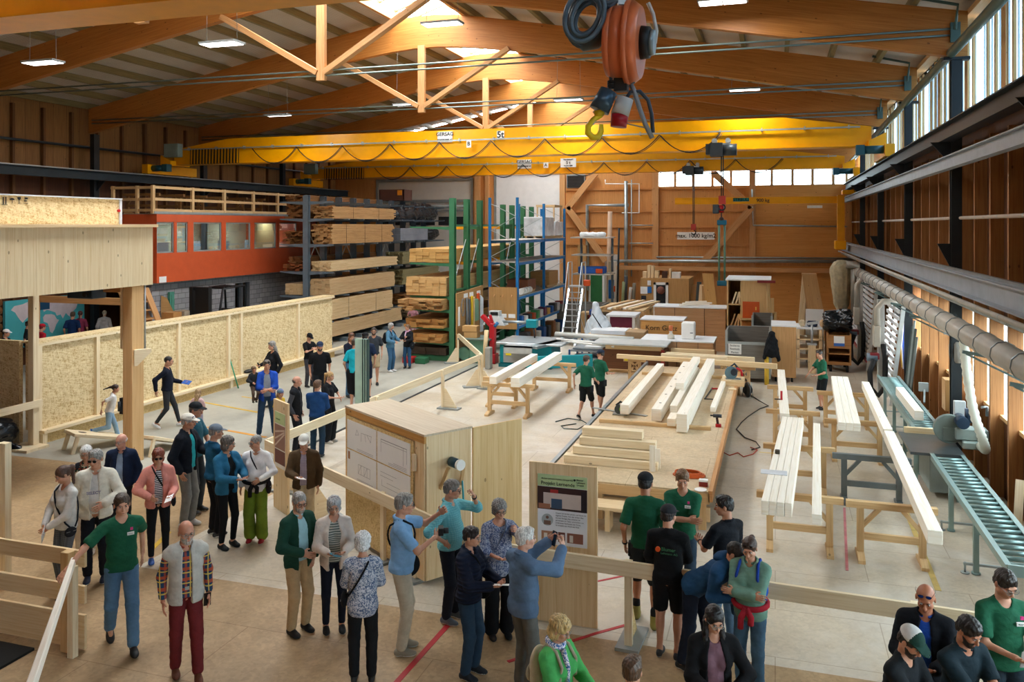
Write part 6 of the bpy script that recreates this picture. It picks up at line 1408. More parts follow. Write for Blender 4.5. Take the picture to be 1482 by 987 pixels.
for y in by:
 for x_ in (-10.85, -9.7): mb = MB(); mb.box(x_-.05, x_+.05, y-.05, y+.05, 0, 6.1-(y-31)*.04); part('upright', mb, BLUE, t)
 mb = MB()
 for k in range(5): z = .6+k*1.05; mb.beam((-10.8, y, z), (-9.75, y, z+.55), .02, .04, (0, 1, 0)); mb.beam((-9.75, y, z+.55), (-10.8, y, z+1.05), .02, .04, (0, 1, 0))
 part('lattice', mb, GALV, t)
for z in (1.04, 2.19, 3.55, 4.42):
 for x_ in (-10.85, -9.7): mb = MB(); mb.box(x_-.03, x_+.03, 31.0, 38.6, z-.14, z-.03, 1); part('shelf_beam', mb, plain('2a7fc0', .45, 0, .06), t)
 mb = MB(); mb.box(-10.85, -9.65, 31.0, 38.6, z-.03, z, 1); part('shelf', mb, plain('b3aca2', .6), t)
def goods(name, x, y, z, w, d, h, m, label, cat, g='goods on the blue rack', bev=.015):
 mb = MB(); mb.box(x-w/2, x+w/2, y-d/2, y+d/2, z+.1, z+h, 0)
 t = thing(name, (x, y, z), label, cat, g); part('load', mb, m, t, bev); mb = MB()
 for s in (-.4, 0, .4): mb.box(x+s*w-.04, x+s*w+.04, y-d/2, y+d/2, z, z+.08, 1)
 mb.box(x-w/2, x+w/2, y-d/2, y+d/2, z+.08, z+.1, 0); part('pallet', mb, TREST, t); return t
FOIL = plain('d9dde0', .25, 0, .25, 0, None, .5, .5, 9)
goods('foil_wrapped_pallet', -10.2, 35.9, 4.42, 1.0, 1.5, .95, FOIL, 'white foil-wrapped pallet load on the top shelf, nearer one', 'pallet load')
goods('foil_wrapped_pallet', -10.2, 37.6, 4.42, 1.0, 1.4, .75, FOIL, 'white foil-wrapped pallet load on the top shelf, farther one', 'pallet load')
mb = MB()
for a in (-10.6, -9.8):
 for b in (37.0, 38.3): mb.box(a-.03, a+.03, b-.03, b+.03, 5.19, 5.95)
mb.box(-10.65, -9.75, 36.95, 38.35, 5.85, 5.95); single('pine_crate', mb, TREST, 'open pine frame on the farther foil-wrapped load', 'frame')
goods('wooden_crate', -10.2, 33.2, 2.19, .9, 1.2, .55, plain('7a4a30', .6), 'brown crate on the third shelf of the blue rack', 'crate')
goods('wooden_crate', -10.2, 36.8, 2.19, .9, 1.6, .7, BROWNP, 'plywood crate on the third shelf behind the brown one', 'crate')
for k in range(4):
 mb = MB(); mb.cyl((-9.75, 31.6+k*.35, 2.33), (-9.75, 31.85+k*.35, 2.33), .13); single('foil_roll', mb, WHITE, 'white roll of foil on the third shelf of the blue rack', 'roll', 'white foil rolls')
cl_ = ['1f5fa8', 'e8e8e8', '2a2c30', 'b8502c', '3c8a5a', 'd8d8dc', '6a3a5a', 'c9a05a', '1f5fa8', '4a4c50', 'e0e0e0', '8a2a2a']
nm_ = ['blue', 'white', 'black', 'rust-red', 'green', 'pale grey', 'purple', 'tan', 'dark blue', 'dark grey', 'chalk-white', 'wine-red']
for k in range(12):
 y = 31.5+k*.58; h = .25+.15*random.random(); mb = MB(); mb.box(-9.95, -9.62, y-.16, y+.16, 1.04, 1.04+h); single('tool_case', mb, plain(cl_[k], .5), nm_[k]+' tool case in the row on the lowest blue shelf, %s half' % ('front' if k < 6 else 'rear'), 'case', 'tool cases on the lowest blue shelf', bev=.02)
for k in range(8):
 y = 32+k*.8; mb = MB(); mb.box(-9.9, -9.5, y-.2, y+.2, 0, .45+.3*random.random()); single('machine_crate', mb, plain(['3a3c40', '8a5a34', 'c9c4b8', '23508c'][k % 4], .6), ['dark', 'brown', 'off-white', 'navy'][k % 4]+' box on the floor under the blue rack, '+('front half' if k < 4 else 'rear half'), 'box', 'boxes under the blue rack', bev=.02)
for k in range(3):
 mb = MB(); z = [4.42, 3.55, 2.6][k]; mb.box(-9.6, -7.7, 39.4+.2*k, 41.2, z-.06, z, 0);
 t = thing('wall_shelf', (-8.6, 40.4, z-.06), ['uppermost', 'middle', 'lowest'][k]+' grey plank shelf jutting out to the right of the blue rack', 'shelf', 'grey plank shelves'); part('plank', mb, plain('b8b2a6', .6), t)
 mb = MB(); mb.box(-9.5, -9.4, 41.1, 41.25, 0 if k == 2 else z-.9, z-.06); mb.box(-7.9, -7.8, 41.1, 41.25, 0 if k == 2 else z-.9, z-.06); part('support', mb, RG, t)
V, Q = sdf([cap((-9.2, 40.2, 4.53), (-8.1, 40.2, 4.53), .13)], .05); o = link('foil_bundle', np_mesh('foil_bundle', [(fold(V, Q, .04, (7, 7, 7)), Q, 0)]), FOIL); tag(o, 'crumpled clear foil bundle on the uppermost grey plank shelf', 'foil')
mb = MB(); mb.box(-10.85, -9.68, 30.85, 30.9, .9, 2.55, 2); t = thing('hook_panel', (-10.2, 30.9, .9), 'bare plywood panel with hooks and three paper labels under the blue rack shelf', 'panel'); part('plywood_sheet', mb, BROWNP, t)
for k in range(3):
 mb = MB(); x_ = -10.6+k*.36; mb.beam((x_, 30.85, 2.25), (x_+.02, 30.7, 2.18), .03, .03); part('wooden_hook', mb, TRUSSW, t)
 mb = MB(); mb.box(x_-.14, x_+.14, 30.84, 30.85, 1.35, 1.5); part('paper_label', mb, PAPER, t)
t = thing('tool_board', (-11.1, 29.5, 0), 'large plywood tool board beside the green rack, hung with jigs and guides', 'board')
mb = MB(); mb.box(-11.12, -11.08, 28.0, 30.85, 0, 2.5, 1)
mb.prism([(0, 2.5), (2.85, 2.5), (2.85, 2.62), (0, 2.5)], (-11.12, 28.0, 0), (0, 1, 0), (0, 0, 1), (.04, 0, 0)); part('plywood_sheet', mb, BROWNP, t)
for y in (28.9, 29.5, 30.3): mb = MB(); mb.box(-11.08, -11.07, y-.2, y+.2, 2.28, 2.44); part('paper_label', mb, PAPER, t)
mb = MB(); mb.box(-11.08, -11.07, 28.12, 28.3, 1.3, 2.0); part('paper_label', mb, PAPER, t)
def hung(name, y, z0, z1, w, m, label, cat='guide'):
 mb = MB(); mb.box(-11.07, -11.0, y-w/2, y+w/2, z0, z1); return single(name, mb, m, label, cat, bev=.02)
hung('dust_guard', 28.95, 1.15, 2.25, .2, plain('7c8286', .3, .6), 'grey metal guide hanging on the tool board, wider one')
hung('dust_guard', 29.2, 1.2, 2.2, .12, plain('5c6266', .3, .6), 'narrow dark metal guide hanging on the tool board')
hung('spirit_level', 29.45, .9, 2.3, .13, plain('e0b820', .5), 'yellow spirit level hanging on the tool board', 'level')
hung('guide_batten', 29.65, 1.15, 2.25, .1, plain('e6c48a', .6), 'pale wooden batten next to the yellow spirit level', 'batten')
hung('angle_template', 29.95, 1.3, 2.15, .4, plain('7aa58c', .6), 'mint green angle template on the tool board', 'template')
hung('orange_pouch', 30.15, 2.05, 2.35, .2, ORANGE, 'orange pouch at the top of the tool board', 'pouch')
for k in range(3): hung('steel_ruler', 30.4+k*.12, .8, 2.25-.05*k, .06, plain('d2d8dc', .3, .4), 'slim steel ruler hanging at the end of the tool board')['group'] = 'steel rulers on the tool board'
mb = MB(); mb.tube([(-11.03, 28.5+.16*math.cos(a), 1.95+.32*math.sin(a)) for a in np.linspace(0, 6.28, 16)[:-1]], .012, 6, closed=True); single('cable_loop', mb, plain('6a7a88', .5), 'loop of cable on the tool board', 'cable')
def foot(t, x, y, dx, dy, m=None):
 mb = MB(); L = math.hypot(dx, dy); u = Vector((dx/L, dy/L, 0)); w = Vector((-u.y, u.x, 0))
 mb.prism([(0, 0), (.42, 0), (.06, .55), (0, .55)], Vector((x, y, .0))-w*.01+u*.03, u, (0, 0, 1), w*.02); part('gusset', mb, m or OSBE, t)
def barrier(pts, posts, label, z=1.05, h=.18, gm=None):
 a, b = Vector((*pts[0], 0)), Vector((*pts[-1], 0)); t = thing('barrier', tuple(a), label, 'barrier', 'pale timber barriers')
 mb = MB(); mb.beam((a.x, a.y, z-h/2), (b.x, b.y, z-h/2), .045, h); part('top_rail', mb, PALE2, t, .004)
 d = (b-a).normalized(); n = Vector((-d.y, d.x, 0))
 for u in posts:
  p = a.lerp(b, u)+n*.055; mb = MB(); mb.beam(p, p+Vector((0, 0, z-.01)), .06, .09, tuple(d)); part('post', mb, PALE2, t)
  mb = MB(); q_ = p+n*.26; mb.beam(p-n*.12+Vector((0, 0, .02)), p+n*.5+Vector((0, 0, .02)), .28, .04); part('foot_plate', mb, GREY, t)
  foot(t, p.x, p.y, n.x, n.y, gm)
 return t
barrier([(-8.6, 23.8), (-8.95, 13.1)], (.01, .28, .62, .97), 'barrier running along the workshop edge towards the tool board', gm=PALE2)
barrier([(-8.6, 23.8), (-11.0, 28.0)], (.03, .97), 'short barrier from the workshop edge to the tool board', gm=PALE2)
barrier([(-8.95, 13.05), (-3.5, 9.75)], (.28, .62, .75), 'slanting barrier passing behind the drawing cabinet', gm=PALE2)
barrier([(-3.5, 9.72), (3.6, 9.36)], (.26, .69, .97), 'long front barrier from the poster board to the right edge')
t = thing('green_board', (-9.3, 15.9, 0), 'tall narrow pale green board standing upright behind the barrier', 'board')
a = P(524, 600, 0)
mb = MB(); p_ = PY(515, 580, 15.3); zt_ = PY(515, 490, 15.3).z
mb.box(p_.x-.01, p_.x+.16, 15.28, 15.32, 0, zt_, 2); part('green_face', mb, plain('b4d4c8', .6), t)
mb = MB()
for k in range(3): mb.box(p_.x+.165+k*.05, p_.x+.185+k*.05, 15.26, 15.36, 0, zt_, 2)
part('dark_edges', mb, plain('2c4a48', .5), t)
mb = MB()
for k in range(2): mb.box(p_.x+.187+k*.05, p_.x+.213+k*.05, 15.27, 15.35, 0, zt_, 2)
part('pale_cores', mb, plain('b4d4c8', .6), t)
A, B_ = Vector((-6.58, 11.8, 0)), Vector((-4.62, 10.48, 0)); d = (B_-A).normalized(); n = Vector((-d.y, d.x, 0)); L = (B_-A).length
t = thing('drawing_cabinet', (A.x, A.y, 0), 'tall plywood cabinet with four technical drawings pinned to its front', 'cabinet', rz=math.atan2(d.y, d.x))
def lp(mb): return mb
mb = MB(); mb.box(.02, L, 0.02, .78, .06, 2.07, 2); part('carcass', mb, PALE, t, .004, world=False)
mb = MB(); mb.box(-.01, L+.01, -.02, .8, 2.07, 2.1, 0); part('top_panel', mb, wood('ply_top', 'dccdb4', 'b8a384', knots=.1), t, world=False)
mb = MB(); mb.box(0, .05, -.01, .02, .04, 2.07); mb.box(0, L, -.015, .02, 1.97, 2.07, 0); part('front_frame', mb, wood('frame_ply', 'd8a25c', 'b07c3c', knots=.2), t, world=False)
mb = MB(); mb.box(.05, L-.28, -.02, .0, .08, 1.95, 2); part('door', mb, OSBE, t, world=False)
mb = MB(); mb.box(L-.26, L-.02, -.005, .02, .06, 1.97, 2); part('side_stile', mb, PALE, t, world=False)
mb = MB(); mb.box(L-.27, L-.2, -.05, -.01, 1.55, 1.78); part('hinge_block', mb, PALE2, t, world=False)
dr = plain('f0f0ee', .6, 0, .02); dl = plain('8a8a90', .6)
k_ = 0; wS = (L-.42)/2-.02
for i in (0, 1):
 for j in (0, 1):
  x0 = .08+i*(wS+.03); z0 = 1.02+j*.47-.04; mb = MB(); mb.box(x0, x0+wS, -.026, -.021, z0, z0+.45); s_ = part('drawing_sheet', mb, dr, t, world=False)
  lm = MB(); y_ = -.0275
  def seg(a, b, c, e, w=.004): lm.beam((x0+a*wS, y_, z0+b*.45), (x0+c*wS, y_, z0+e*.45), w, .001, (0, 1, 0))
  if (i, j) == (0, 1):
   seg(.3, .55, .35, .75); seg(.35, .75, .42, .6); seg(.42, .6, .3, .55); seg(.5, .4, .5, .7); seg(.5, .7, .85, .72); seg(.62, .7, .66, .45); seg(.7, .7, .82, .5); seg(.82, .5, .84, .72)
  elif (i, j) == (1, 1): seg(.12, .78, .9, .78, .008); seg(.12, .70, .9, .70); seg(.12, .78, .12, .35); seg(.8, .78, .8, .2); seg(.9, .78, .9, .3); seg(.5, .15, .9, .15)
  elif (i, j) == (0, 0):
   for q_ in range(5): seg(.4+q_*.1, .3, .4+q_*.1, .62)
   seg(.4, .3, .8, .3); seg(.4, .62, .8, .62); seg(.4, .3, .5, .62); seg(.6, .3, .7, .62)
   bm_ = MB(); bm_.box(x0+.04, x0+.1, -.028, -.0265, z0+.3, z0+.42); part('colour_patch', bm_, plain('a87850', .6), t, world=False)
  else: seg(.1, .75, .6, .75); seg(.1, .62, .5, .62); seg(.3, .45, .7, .45); seg(.15, .3, .85, .3); seg(.15, .3, .15, .5)
  seg(.35, .1, .9, .1); seg(.35, .05, .9, .05)
  o = link('drawing_lines', lm.mesh('drawing_lines'), dl, s_)
mb = MB(); mb.box(L+.0, L+.03, .80, 1.7, .05, 2.08, 2)
o = part('open_panel', mb, PINE, t, world=False)
mb = MB(); mb.cyl((L+.03, .42, 1.66), (L+.22, .42, 1.66), .07, n=14); part('roll_holder', mb, plain('33566a', .5), t, world=False)
mb = MB(); mb.cyl((L+.22, .42, 1.66), (L+.27, .42, 1.66), .075, n=14); part('roll_cap', mb, WHITE, t, world=False)
mb = MB(); mb.beam((L+.01, .25, 1.3), (L+.14, .30, 1.62), .04, .05); mb.beam((L+.01, .6, 1.3), (L+.14, .55, 1.62), .04, .05); part('wooden_fork', mb, TREST, t, world=False)
mb = MB(); mb.tube([(L+.05, .58, 1.5), (L+.06, .6, 1.2), (L+.05, .62, .95)], .014, 6); part('cord', mb, plain('2fa3b8', .6), t, world=False)
mb = MB(); mb.box(-6.0, -5.0, 12.9, 12.98, .3, .9) if False else mb.box(-7.2, -5.7, 14.0, 14.06, 0, 1.5, 0)
def bt(root, s, k, x, y, z, m, al='LEFT', rot=RX, b=0): return text('lettering', s, k, m, root, (x, y, z), rot, align=al, bold=b)
pl, pr = P(769, 880, 0), P(861, 911, 0)
x0, x1, yP = -2.98, -2.1, 10.02
t = thing('poster_board', ((x0+x1)/2, yP, 0), 'tall timber board carrying the poster titled Projekt Lernende', 'poster board')
mb = MB(); mb.box(x0, x1, yP, yP+.04, 0, 2.0, 2); part('timber_panel', mb, PINE if False else PALE, t, .003)
px0, px1, pz0, pz1 = x0+.115, x1-.125, .98, 1.86
cx_, cz = (x0+x1)/2, 0
mb = MB(); mb.box(px0, px1, yP-.006, yP, pz0, pz1); po = part('poster_sheet', mb, plain('e6e8ee', .4, 0, .02), t)
def pm(nm, a, b, c, e, hexc, par=None, y=.008, **k):
 mb = MB(); W_, H_ = px1-px0, pz1-pz0; mb.box(px0+a*W_, px0+b*W_, yP-y, yP-.005, pz0+c*H_, pz0+e*H_)
 return part(nm, mb, plain(hexc, .45, 0, .1, **k), po)
pm('poster_header', 0, 1, .83, 1, 'b5cc9a')
pm('poster_photo', 0, 1, .50, .825, '3a2422'); pm('poster_photo_scene', .12, .88, .53, .74, 'c9b8b0', y=.009); pm('poster_photo_detail', .28, .5, .52, .66, '38506a', y=.010); pm('poster_photo_detail', .26, .42, .74, .79, 'a83030', y=.010); pm('poster_photo_detail', .02, .26, .51, .58, 'a06a50', y=.010)
pm('poster_photo_detail', .88, .98, .5, .80, '2a2026', y=.010)
for a, b, c_ in ((.08, .38, 'a87a62'), (.42, .56, '6a4038'), (.60, .92, '8a5848')): pm('poster_photo_small', a, b, .05, .19, c_); pm('poster_photo_small', a+.05, a+.12, .06, .16, 'd8d0c8', y=.009)
mb = MB(); W_, H_ = px1-px0, pz1-pz0; mb.cyl((px0+.2*W_, yP-.009, pz0+.35*H_), (px0+.2*W_, yP-.005, pz0+.35*H_), .075, n=20); part('portrait_circle', mb, plain('a8b0b4', .5), po)
mb = MB(); mb.box(px0+.13*W_, px0+.27*W_, yP-.010, yP-.006, pz0+.28*H_, pz0+.34*H_); mb.cyl((px0+.2*W_, yP-.010, pz0+.385*H_), (px0+.2*W_, yP-.006, pz0+.385*H_), .02, n=10); part('portrait', mb, plain('7a5a4c', .5), po)
BKM = plain('1e2a22', .5)
ox, oy, oz = t.location
bt(t, 'Projekt Lernende', .062, px0+.07*W_-ox, -.010, pz0+.875*H_-oz, BKM, b=.0004); bt(t, 'Blumer-Lehmann Holzbau-Gruppe AG', .026, px0+.08*W_-ox, -.010, pz0+.94*H_-oz, BKM)
for k, s_ in enumerate(('Blumer', 'Lehmann', 'Gruppe')): bt(t, s_, .03, px0+.79*W_-ox, -.010, pz0+(.955-.035*k)*H_-oz, BKM, b=.0004)
mb = MB(); mb.cyl((px0+.75*W_, yP-.010, pz0+.95*H_), (px0+.75*W_, yP-.006, pz0+.95*H_), .014, n=10); part('logo', mb, BKM, po)
for k, s_ in enumerate(('Unsere Lernenden planen und bauen ihr', 'eigenes Projekt. Von der ersten Idee', 'bis zum fertigen Bau arbeiten sie', 'gemeinsam im Team, unterstützt von', 'erfahrenen Fachleuten der Firma.', 'So entsteht ein Werk aus Holz.')): bt(t, s_, .024, px0+.37*W_-ox, -.010, pz0+(.46-.035*k)*H_-oz, plain('55585e', .5))
a, b = P(417, 672, 0), P(451, 690, 0)
Fv = Vector((-8.42, 12.75, 0)); Gv = Vector((-7.92, 12.42, 0)); d = (Gv-Fv).normalized(); L = (Gv-Fv).length
t = thing('poster_board', (Fv.x, Fv.y, 0), 'narrow timber board with a green-headed poster behind the man in brown', 'poster board', rz=math.atan2(d.y, d.x))
mb = MB(); mb.box(0, L, -.14, -.10, 0, 1.92, 2); part('timber_panel', mb, PALE, t, world=False)
mb = MB(); mb.box(.08, L-.09, -.146, -.14, .75, 1.72); po = part('poster_sheet', mb, plain('e8e4dc', .5), t, world=False)
for nm, c, e, h_ in (('poster_header', 1.52, 1.72, 'c2d69c'), ('poster_photo', 1.08, 1.50, '9a7060'), ('poster_photo', .82, 1.06, '6a3a38')): mb = MB(); mb.box(.08, L-.09, -.149, -.145, c, e); part(nm, mb, plain(h_, .5), po, world=False)
mb = MB()
for q_ in range(3): mb.beam((.1, -.151, 1.12+q_*.12), (L-.1, -.151, 1.38+q_*.03), .03, .002, (0, 1, 0))
part('photo_beams', mb, plain('d8c2b0', .5), po, world=False)
text('lettering', 'Lernende', .05, plain('4a6a3a', .5), t, (.12, -.151, 1.60), RX, align='LEFT')
t = thing('stair_barrier', (-8.6, 7.6, 0), 'low three-board timber barrier at the lower left corner', 'barrier')
for z0, z1, xa in ((.98, 1.17, -11), (.55, .76, -11), (.02, .42, -11)): mb = MB(); mb.box(xa, -7.72, 7.66, 7.7, z0, z1, 0); part('board', mb, PALE, t, .004)
for x_ in (-7.98, -9.35): mb = MB(); mb.box(x_, x_+.12, 7.56, 7.66, 0, 1.17, 2); part('post', mb, PALE2 if x_ < -9 else wood('post_wood', 'e6c798', 'c49c64', knots=.2), t, .006)
t = thing('handrail', (-7.85, 7.5, 0), 'slanting white timber handrail under the hand of the young man in green', 'handrail')
mb = MB(); mb.beam((-7.72, 7.5, 1.12), (-4.3, 3.82, 2.12), .05, .09); part('rail_bar', mb, WHITEW, t, .008)
for x_, y_, z_ in ((-7.75, 7.52, 1.05), (-4.34, 3.88, 2.05)): mb = MB(); mb.box(x_-.04, x_+.04, y_-.04, y_+.04, 0, z_); part('post', mb, PALE2, t)
mb = MB(); mb.box(-9.7, -9.55, 9.3, 9.4, 0, 1.9);
a = P(3, 878, 0); mb = MB(); mb.box(-10.2, -10.06, 8.62, 8.72, 0, 2.0, 2); single('leaning_post', mb, PALE2, 'pale upright post cut off by the left edge above the low barrier', 'post')
mb = MB(); mb.box(-12, -8.3, 5.0, 7.5, .0, .03, 0); single('dark_floor_sheet', mb, plain('1c1a18', .9), 'dark sheet on the floor below the low barrier', 'mat')  # thin dark sheet over the dark floor area in this corner
t = thing('work_platform', (-2.4, 19.5, 0), 'large low timber work platform covered with boards in the middle of the workshop', 'platform')
X0, X1, Y0, Y1, ZP = -3.82, -1.02, 13.75, 25.6, .65
mb = MB(); mb.box(X0, X1, Y0, Y1, ZP-.03, ZP, 1); part('deck', mb, floor_mat('deck_board', 'dcc7a4', 'bfa27a', .3, .5), t)
mb = MB(); mb.box(X1-.02, X1+.05, Y0-.02, Y1, ZP-.16, ZP+.02, 1); part('edge_board', mb, TRUSSW, t)
mb = MB(); mb.box(X0, X1, Y0-.02, Y0+.04, ZP-.2, ZP-.03, 0); part('front_beam', mb, TREST, t)
mb = MB()
mb.box(X0, X1, Y0+.1, Y0+.16, .12, .36, 0); part('lower_beam', mb, PALE, t)
for x_ in np.linspace(X0+.1, X1-.12, 4):
 for y_ in (Y0+.05, 17.6, 21.5, Y1-.2): mb = MB(); mb.box(x_-.06, x_+.06, y_, y_+.12, 0, ZP-.03); part('leg', mb, TREST, t)
mb = MB(); mb.tube([(X0-.06, Y0-.3, .06+.5), (X0-.06, Y1+1.3, .06+.5)], .045, 8)
t2 = thing('steel_rail', (X0-.08, 19, 0), 'grey steel guide rail along the far left side of the work platform', 'rail'); mb = MB(); mb.box(X0-.13, X0-.05, Y0-.4, Y1+.8, .55, .64, 1); part('rail_bar', mb, plain('8e9aa0', .35, .5), t2); mb = MB()
for y_ in np.arange(Y0, Y1, 1.6): mb.box(X0-.12, X0-.06, y_, y_+.08, 0, .55)
part('supports', mb, DSTEEL, t2)
t = thing('low_bench', (-2.5, 13.3, 0), 'low pale bench in front of the work platform', 'bench')
mb = MB(); mb.box(-3.9, -1.5, 13.2, 13.62, .36, .41, 0); part('seat_board', mb, PALE, t)
for x_ in (-3.7, -2.65, -1.7): mb = MB(); mb.box(x_, x_+.08, 13.25, 13.55, 0, .36); part('leg', mb, PALE, t)
def tb(a, b, w, h, label, m=None, grp=None, name='timber_beam', cat='beam', bev=.006):
 mb = MB(); mb.beam(a, b, w, h); return single(name, mb, m or WHITEW, label, cat, grp, bev)
GB = 'white planed beams'
for k, y_ in enumerate((17.9, 24.0)): tb((-3.7, y_, ZP+.04), (-1.3, y_, ZP+.04), .1, .08, ['bearer batten under the near ends of the beams on the platform', 'bearer batten under the far ends of the beams on the platform'][k], TREST, None, 'bearer_batten', 'batten')
tb((-3.24, 18.45, .84), (-3.2, 24.3, .84), .2, .22, 'white beam on the platform, outermost one next to the steel rail')
tb((-2.47, 18.05, .86), (-2.47, 24.6, .86), .22, .26, 'white beam with drilled holes on the platform, second from the steel rail')
tb((-2.12, 17.8, .78), (-2.1, 24.2, .78), .18, .16, 'lower stacked beam in the middle of the platform')
tb((-2.14, 18.4, .94), (-2.12, 23.6, .94), .16, .15, 'short white beam lying on the lower stacked beam')
tb((-2.2, 20.2, 1.1), (-2.18, 24.4, 1.1), .2, .16, 'topmost white beam of the middle stack on the platform')
tb((-1.86, 17.45, .86), (-1.82, 25.0, .86), .22, .38, 'tall white beam on the platform, the longest and nearest to the right edge')
tb((-1.38, 19.6, .72), (-1.33, 23.9, .72), .12, .12, 'slim white batten near the right edge of the platform')
mb = MB()
for k in range(6): mb.cyl((-2.47, 18.7+k, .991), (-2.47, 18.7+k, .994), .03, n=10)
single('drill_holes', mb, plain('6a5a44', .8), 'row of drilled holes on the second white beam', 'holes')
for k, (xa, xb, y_, z_, h_) in enumerate(((-3.62, -2.25, 14.95, .72, .14), (-3.7, -1.98, 14.75, .72, .14), (-3.55, -2.0, 14.85, .87, .14), (-3.45, -2.05, 14.95, 1.02, .14), (-3.42, -2.3, 15.05, 1.17, .15))):
 tb((xa, y_, z_), (xb, y_, z_), .2, h_, ['lowest rear', 'lowest front', 'second layer', 'third layer', 'topmost'][k]+' beam of the notched timber stack on the near end of the platform', PALE2, 'notched beams on the platform')
for k, (x_, y_) in enumerate(((-2.06, 14.66), (-2.0, 14.85))):
 mb = MB(); mb.box(x_-.05, x_+.05, y_-.12, y_-.10, .66, 1.12-.1*k); single('notched_end_block', mb, WHITEW, ['taller notched end block in front of the timber stack', 'shorter notched end block in front of the timber stack'][k], 'block')
def machine(name, x, y, z, label, col, r=1.0, cat='tool'):
 t = thing(name, (x, y, z), label, cat); return t
x_, y_ = P(887+30, 598, .72).x, P(887+10, 598, .7).y
t = thing('circular_saw', (-2.95, 17.2, .66), 'green and grey plunge saw standing on a guide rail at the platform', 'saw')
a = P(898, 597, .70)
t.location = (a.x, a.y, .66); mb = MB(); mb.box(a.x-.17, a.x+.17, a.y-.1, a.y+.1, .66, .68); part('base_plate', mb, STEEL, t)
mb = MB(); mb.cyl((a.x-.02, a.y-.06, .78), (a.x-.02, a.y+.05, .78), .11, n=16); part('blade_guard', mb, plain('3c4448', .4), t); mb = MB(); mb.cyl((a.x+.05, a.y-.12, .8), (a.x+.05, a.y+.1, .8), .06); part('motor', mb, plain('7fae3c', .4), t); mb = MB(); mb.tube([(a.x-.1, a.y, .86), (a.x, a.y, .95), (a.x+.12, a.y, .88)], .025); part('handle', mb, BLACK, t)
a, b = P(858, 589, .68), P(936, 601, .68); tb((a.x, a.y, .665), (b.x, b.y, .665), .1, .015, 'thin pale guide rail under the plunge saw', STEEL, None, 'guide_rail', 'rail', 0)
a = P(1061, 543, .9); t = thing('circular_saw', (a.x, a.y, .8), 'blue-grey hand saw with red grip on the far right corner of the platform', 'saw')
mb = MB(); mb.box(a.x-.3, a.x+.3, a.y-.3, a.y+.4, .65, .8); part('wooden_block', mb, PALE, t); mb = MB(); mb.box(a.x-.2, a.x+.2, a.y-.12, a.y+.12, .8, .82); part('base_plate', mb, STEEL, t)
mb = MB(); mb.cyl((a.x-.05, a.y-.08, .97), (a.x-.05, a.y, .97), .17, n=18); part('blade_guard', mb, plain('5c7c8a', .4), t); mb = MB(); mb.cyl((a.x+.03, a.y-.15, 1.0), (a.x+.03, a.y+.15, 1.0), .09); mb.tube([(a.x-.1, a.y+.1, 1.08), (a.x+.03, a.y+.1, 1.2), (a.x+.18, a.y+.1, 1.02)], .03); part('motor', mb, plain('26303a', .4), t)
mb = MB(); mb.tube([(a.x+.1, a.y-.1, 1.12), (a.x+.22, a.y-.1, 1.05), (a.x+.24, a.y-.1, .9)], .03); part('red_grip', mb, RED, t)
def drill(px, py, z, label, h=.24):
 a = P(px, py, z); t = thing('cordless_drill', (a.x, a.y, z), label, 'drill')
 mb = MB(); mb.box(a.x-.05, a.x+.07, a.y-.04, a.y+.04, z, z+.07); part('battery', mb, RED, t, .008)
 mb = MB(); mb.beam((a.x, a.y, z+.06), (a.x-.02, a.y, z+h-.04), .04, .05); part('grip', mb, plain('3a1a1c', .5), t); mb = MB(); mb.cyl((a.x-.1, a.y, z+h), (a.x+.08, a.y, z+h), .038); mb.cyl((a.x-.16, a.y, z+h), (a.x-.1, a.y, z+h), .018); part('motor_head', mb, plain('20242a', .4), t)
drill(1039, 618, .65, 'red and black cordless drill on the platform right of the long beam')
a, b = P(1031, 562, .66), P(1020, 578, .66); t = thing('bar_clamp', (a.x, a.y, .66), 'bar clamp with red handle lying on the platform', 'clamp'); mb = MB(); mb.beam((a.x, a.y, .675), (b.x, b.y, .675), .03, .02); mb.beam((b.x-.02, b.y, .675), (b.x+.2, b.y, .675), .03, .02); part('steel_bar', mb, DSTEEL, t); mb = MB(); mb.cyl((a.x, a.y-.2, .69), (a.x+.2, a.y-.15, .69), .022); part('handle', mb, RED, t)
a = P(1060, 564, .66); mb = MB(); mb.box(a.x-.1, a.x+.1, a.y-.06, a.y+.06, .65, .69); single('wood_block', mb, PALE2, 'small wooden block at the right edge of the platform', 'block')
a = P(997, 688, .66); t = thing('cable_coil', (a.x, a.y, .65), 'coil of orange cable on the near right corner of the platform', 'cable'); mb = MB()
for k in range(6): mb.tube([(a.x+(.27-.012*k)*math.cos(u)+.02*math.sin(k), a.y+(.17-.01*k)*math.sin(u), .665+.012*k) for u in np.linspace(0, 6.28, 20)[:-1]], .011, 6, closed=True)
part('cable_windings', mb, plain('c8591c', .5), t)
a = P(1018, 699, .7); t = thing('screw_box', (a.x, a.y, .65), 'small red and white carton of screws beside the orange cable coil', 'box'); mb = MB(); mb.box(a.x-.07, a.x+.07, a.y-.05, a.y+.05, .65, .73); part('red_base', mb, plain('8a2a1c', .6), t); mb = MB(); mb.box(a.x-.07, a.x+.07, a.y-.05, a.y+.05, .73, .76); part('white_lid', mb, WHITE, t)
a = P(1014, 708, .66); mb = MB(); mb.cyl((a.x, a.y, .65), (a.x, a.y, .66), .1, n=12); single('paper_plate', mb, PAPER, 'round white paper beside the red carton', 'paper')
def cable(pts, m, label, r=.012): mb = MB(); mb.tube([(*P(a, b, 0).xy, .014) for a, b in pts], r, 6); return single('floor_cable', mb, m, label, 'cable')
cable([(1086, 572), (1098, 580), (1112, 588), (1100, 592), (1082, 604), (1073, 612), (1066, 622), (1078, 634), (1094, 640), (1100, 648), (1088, 652)], BLACK, 'black cable snaking over the floor between platform and trestles')
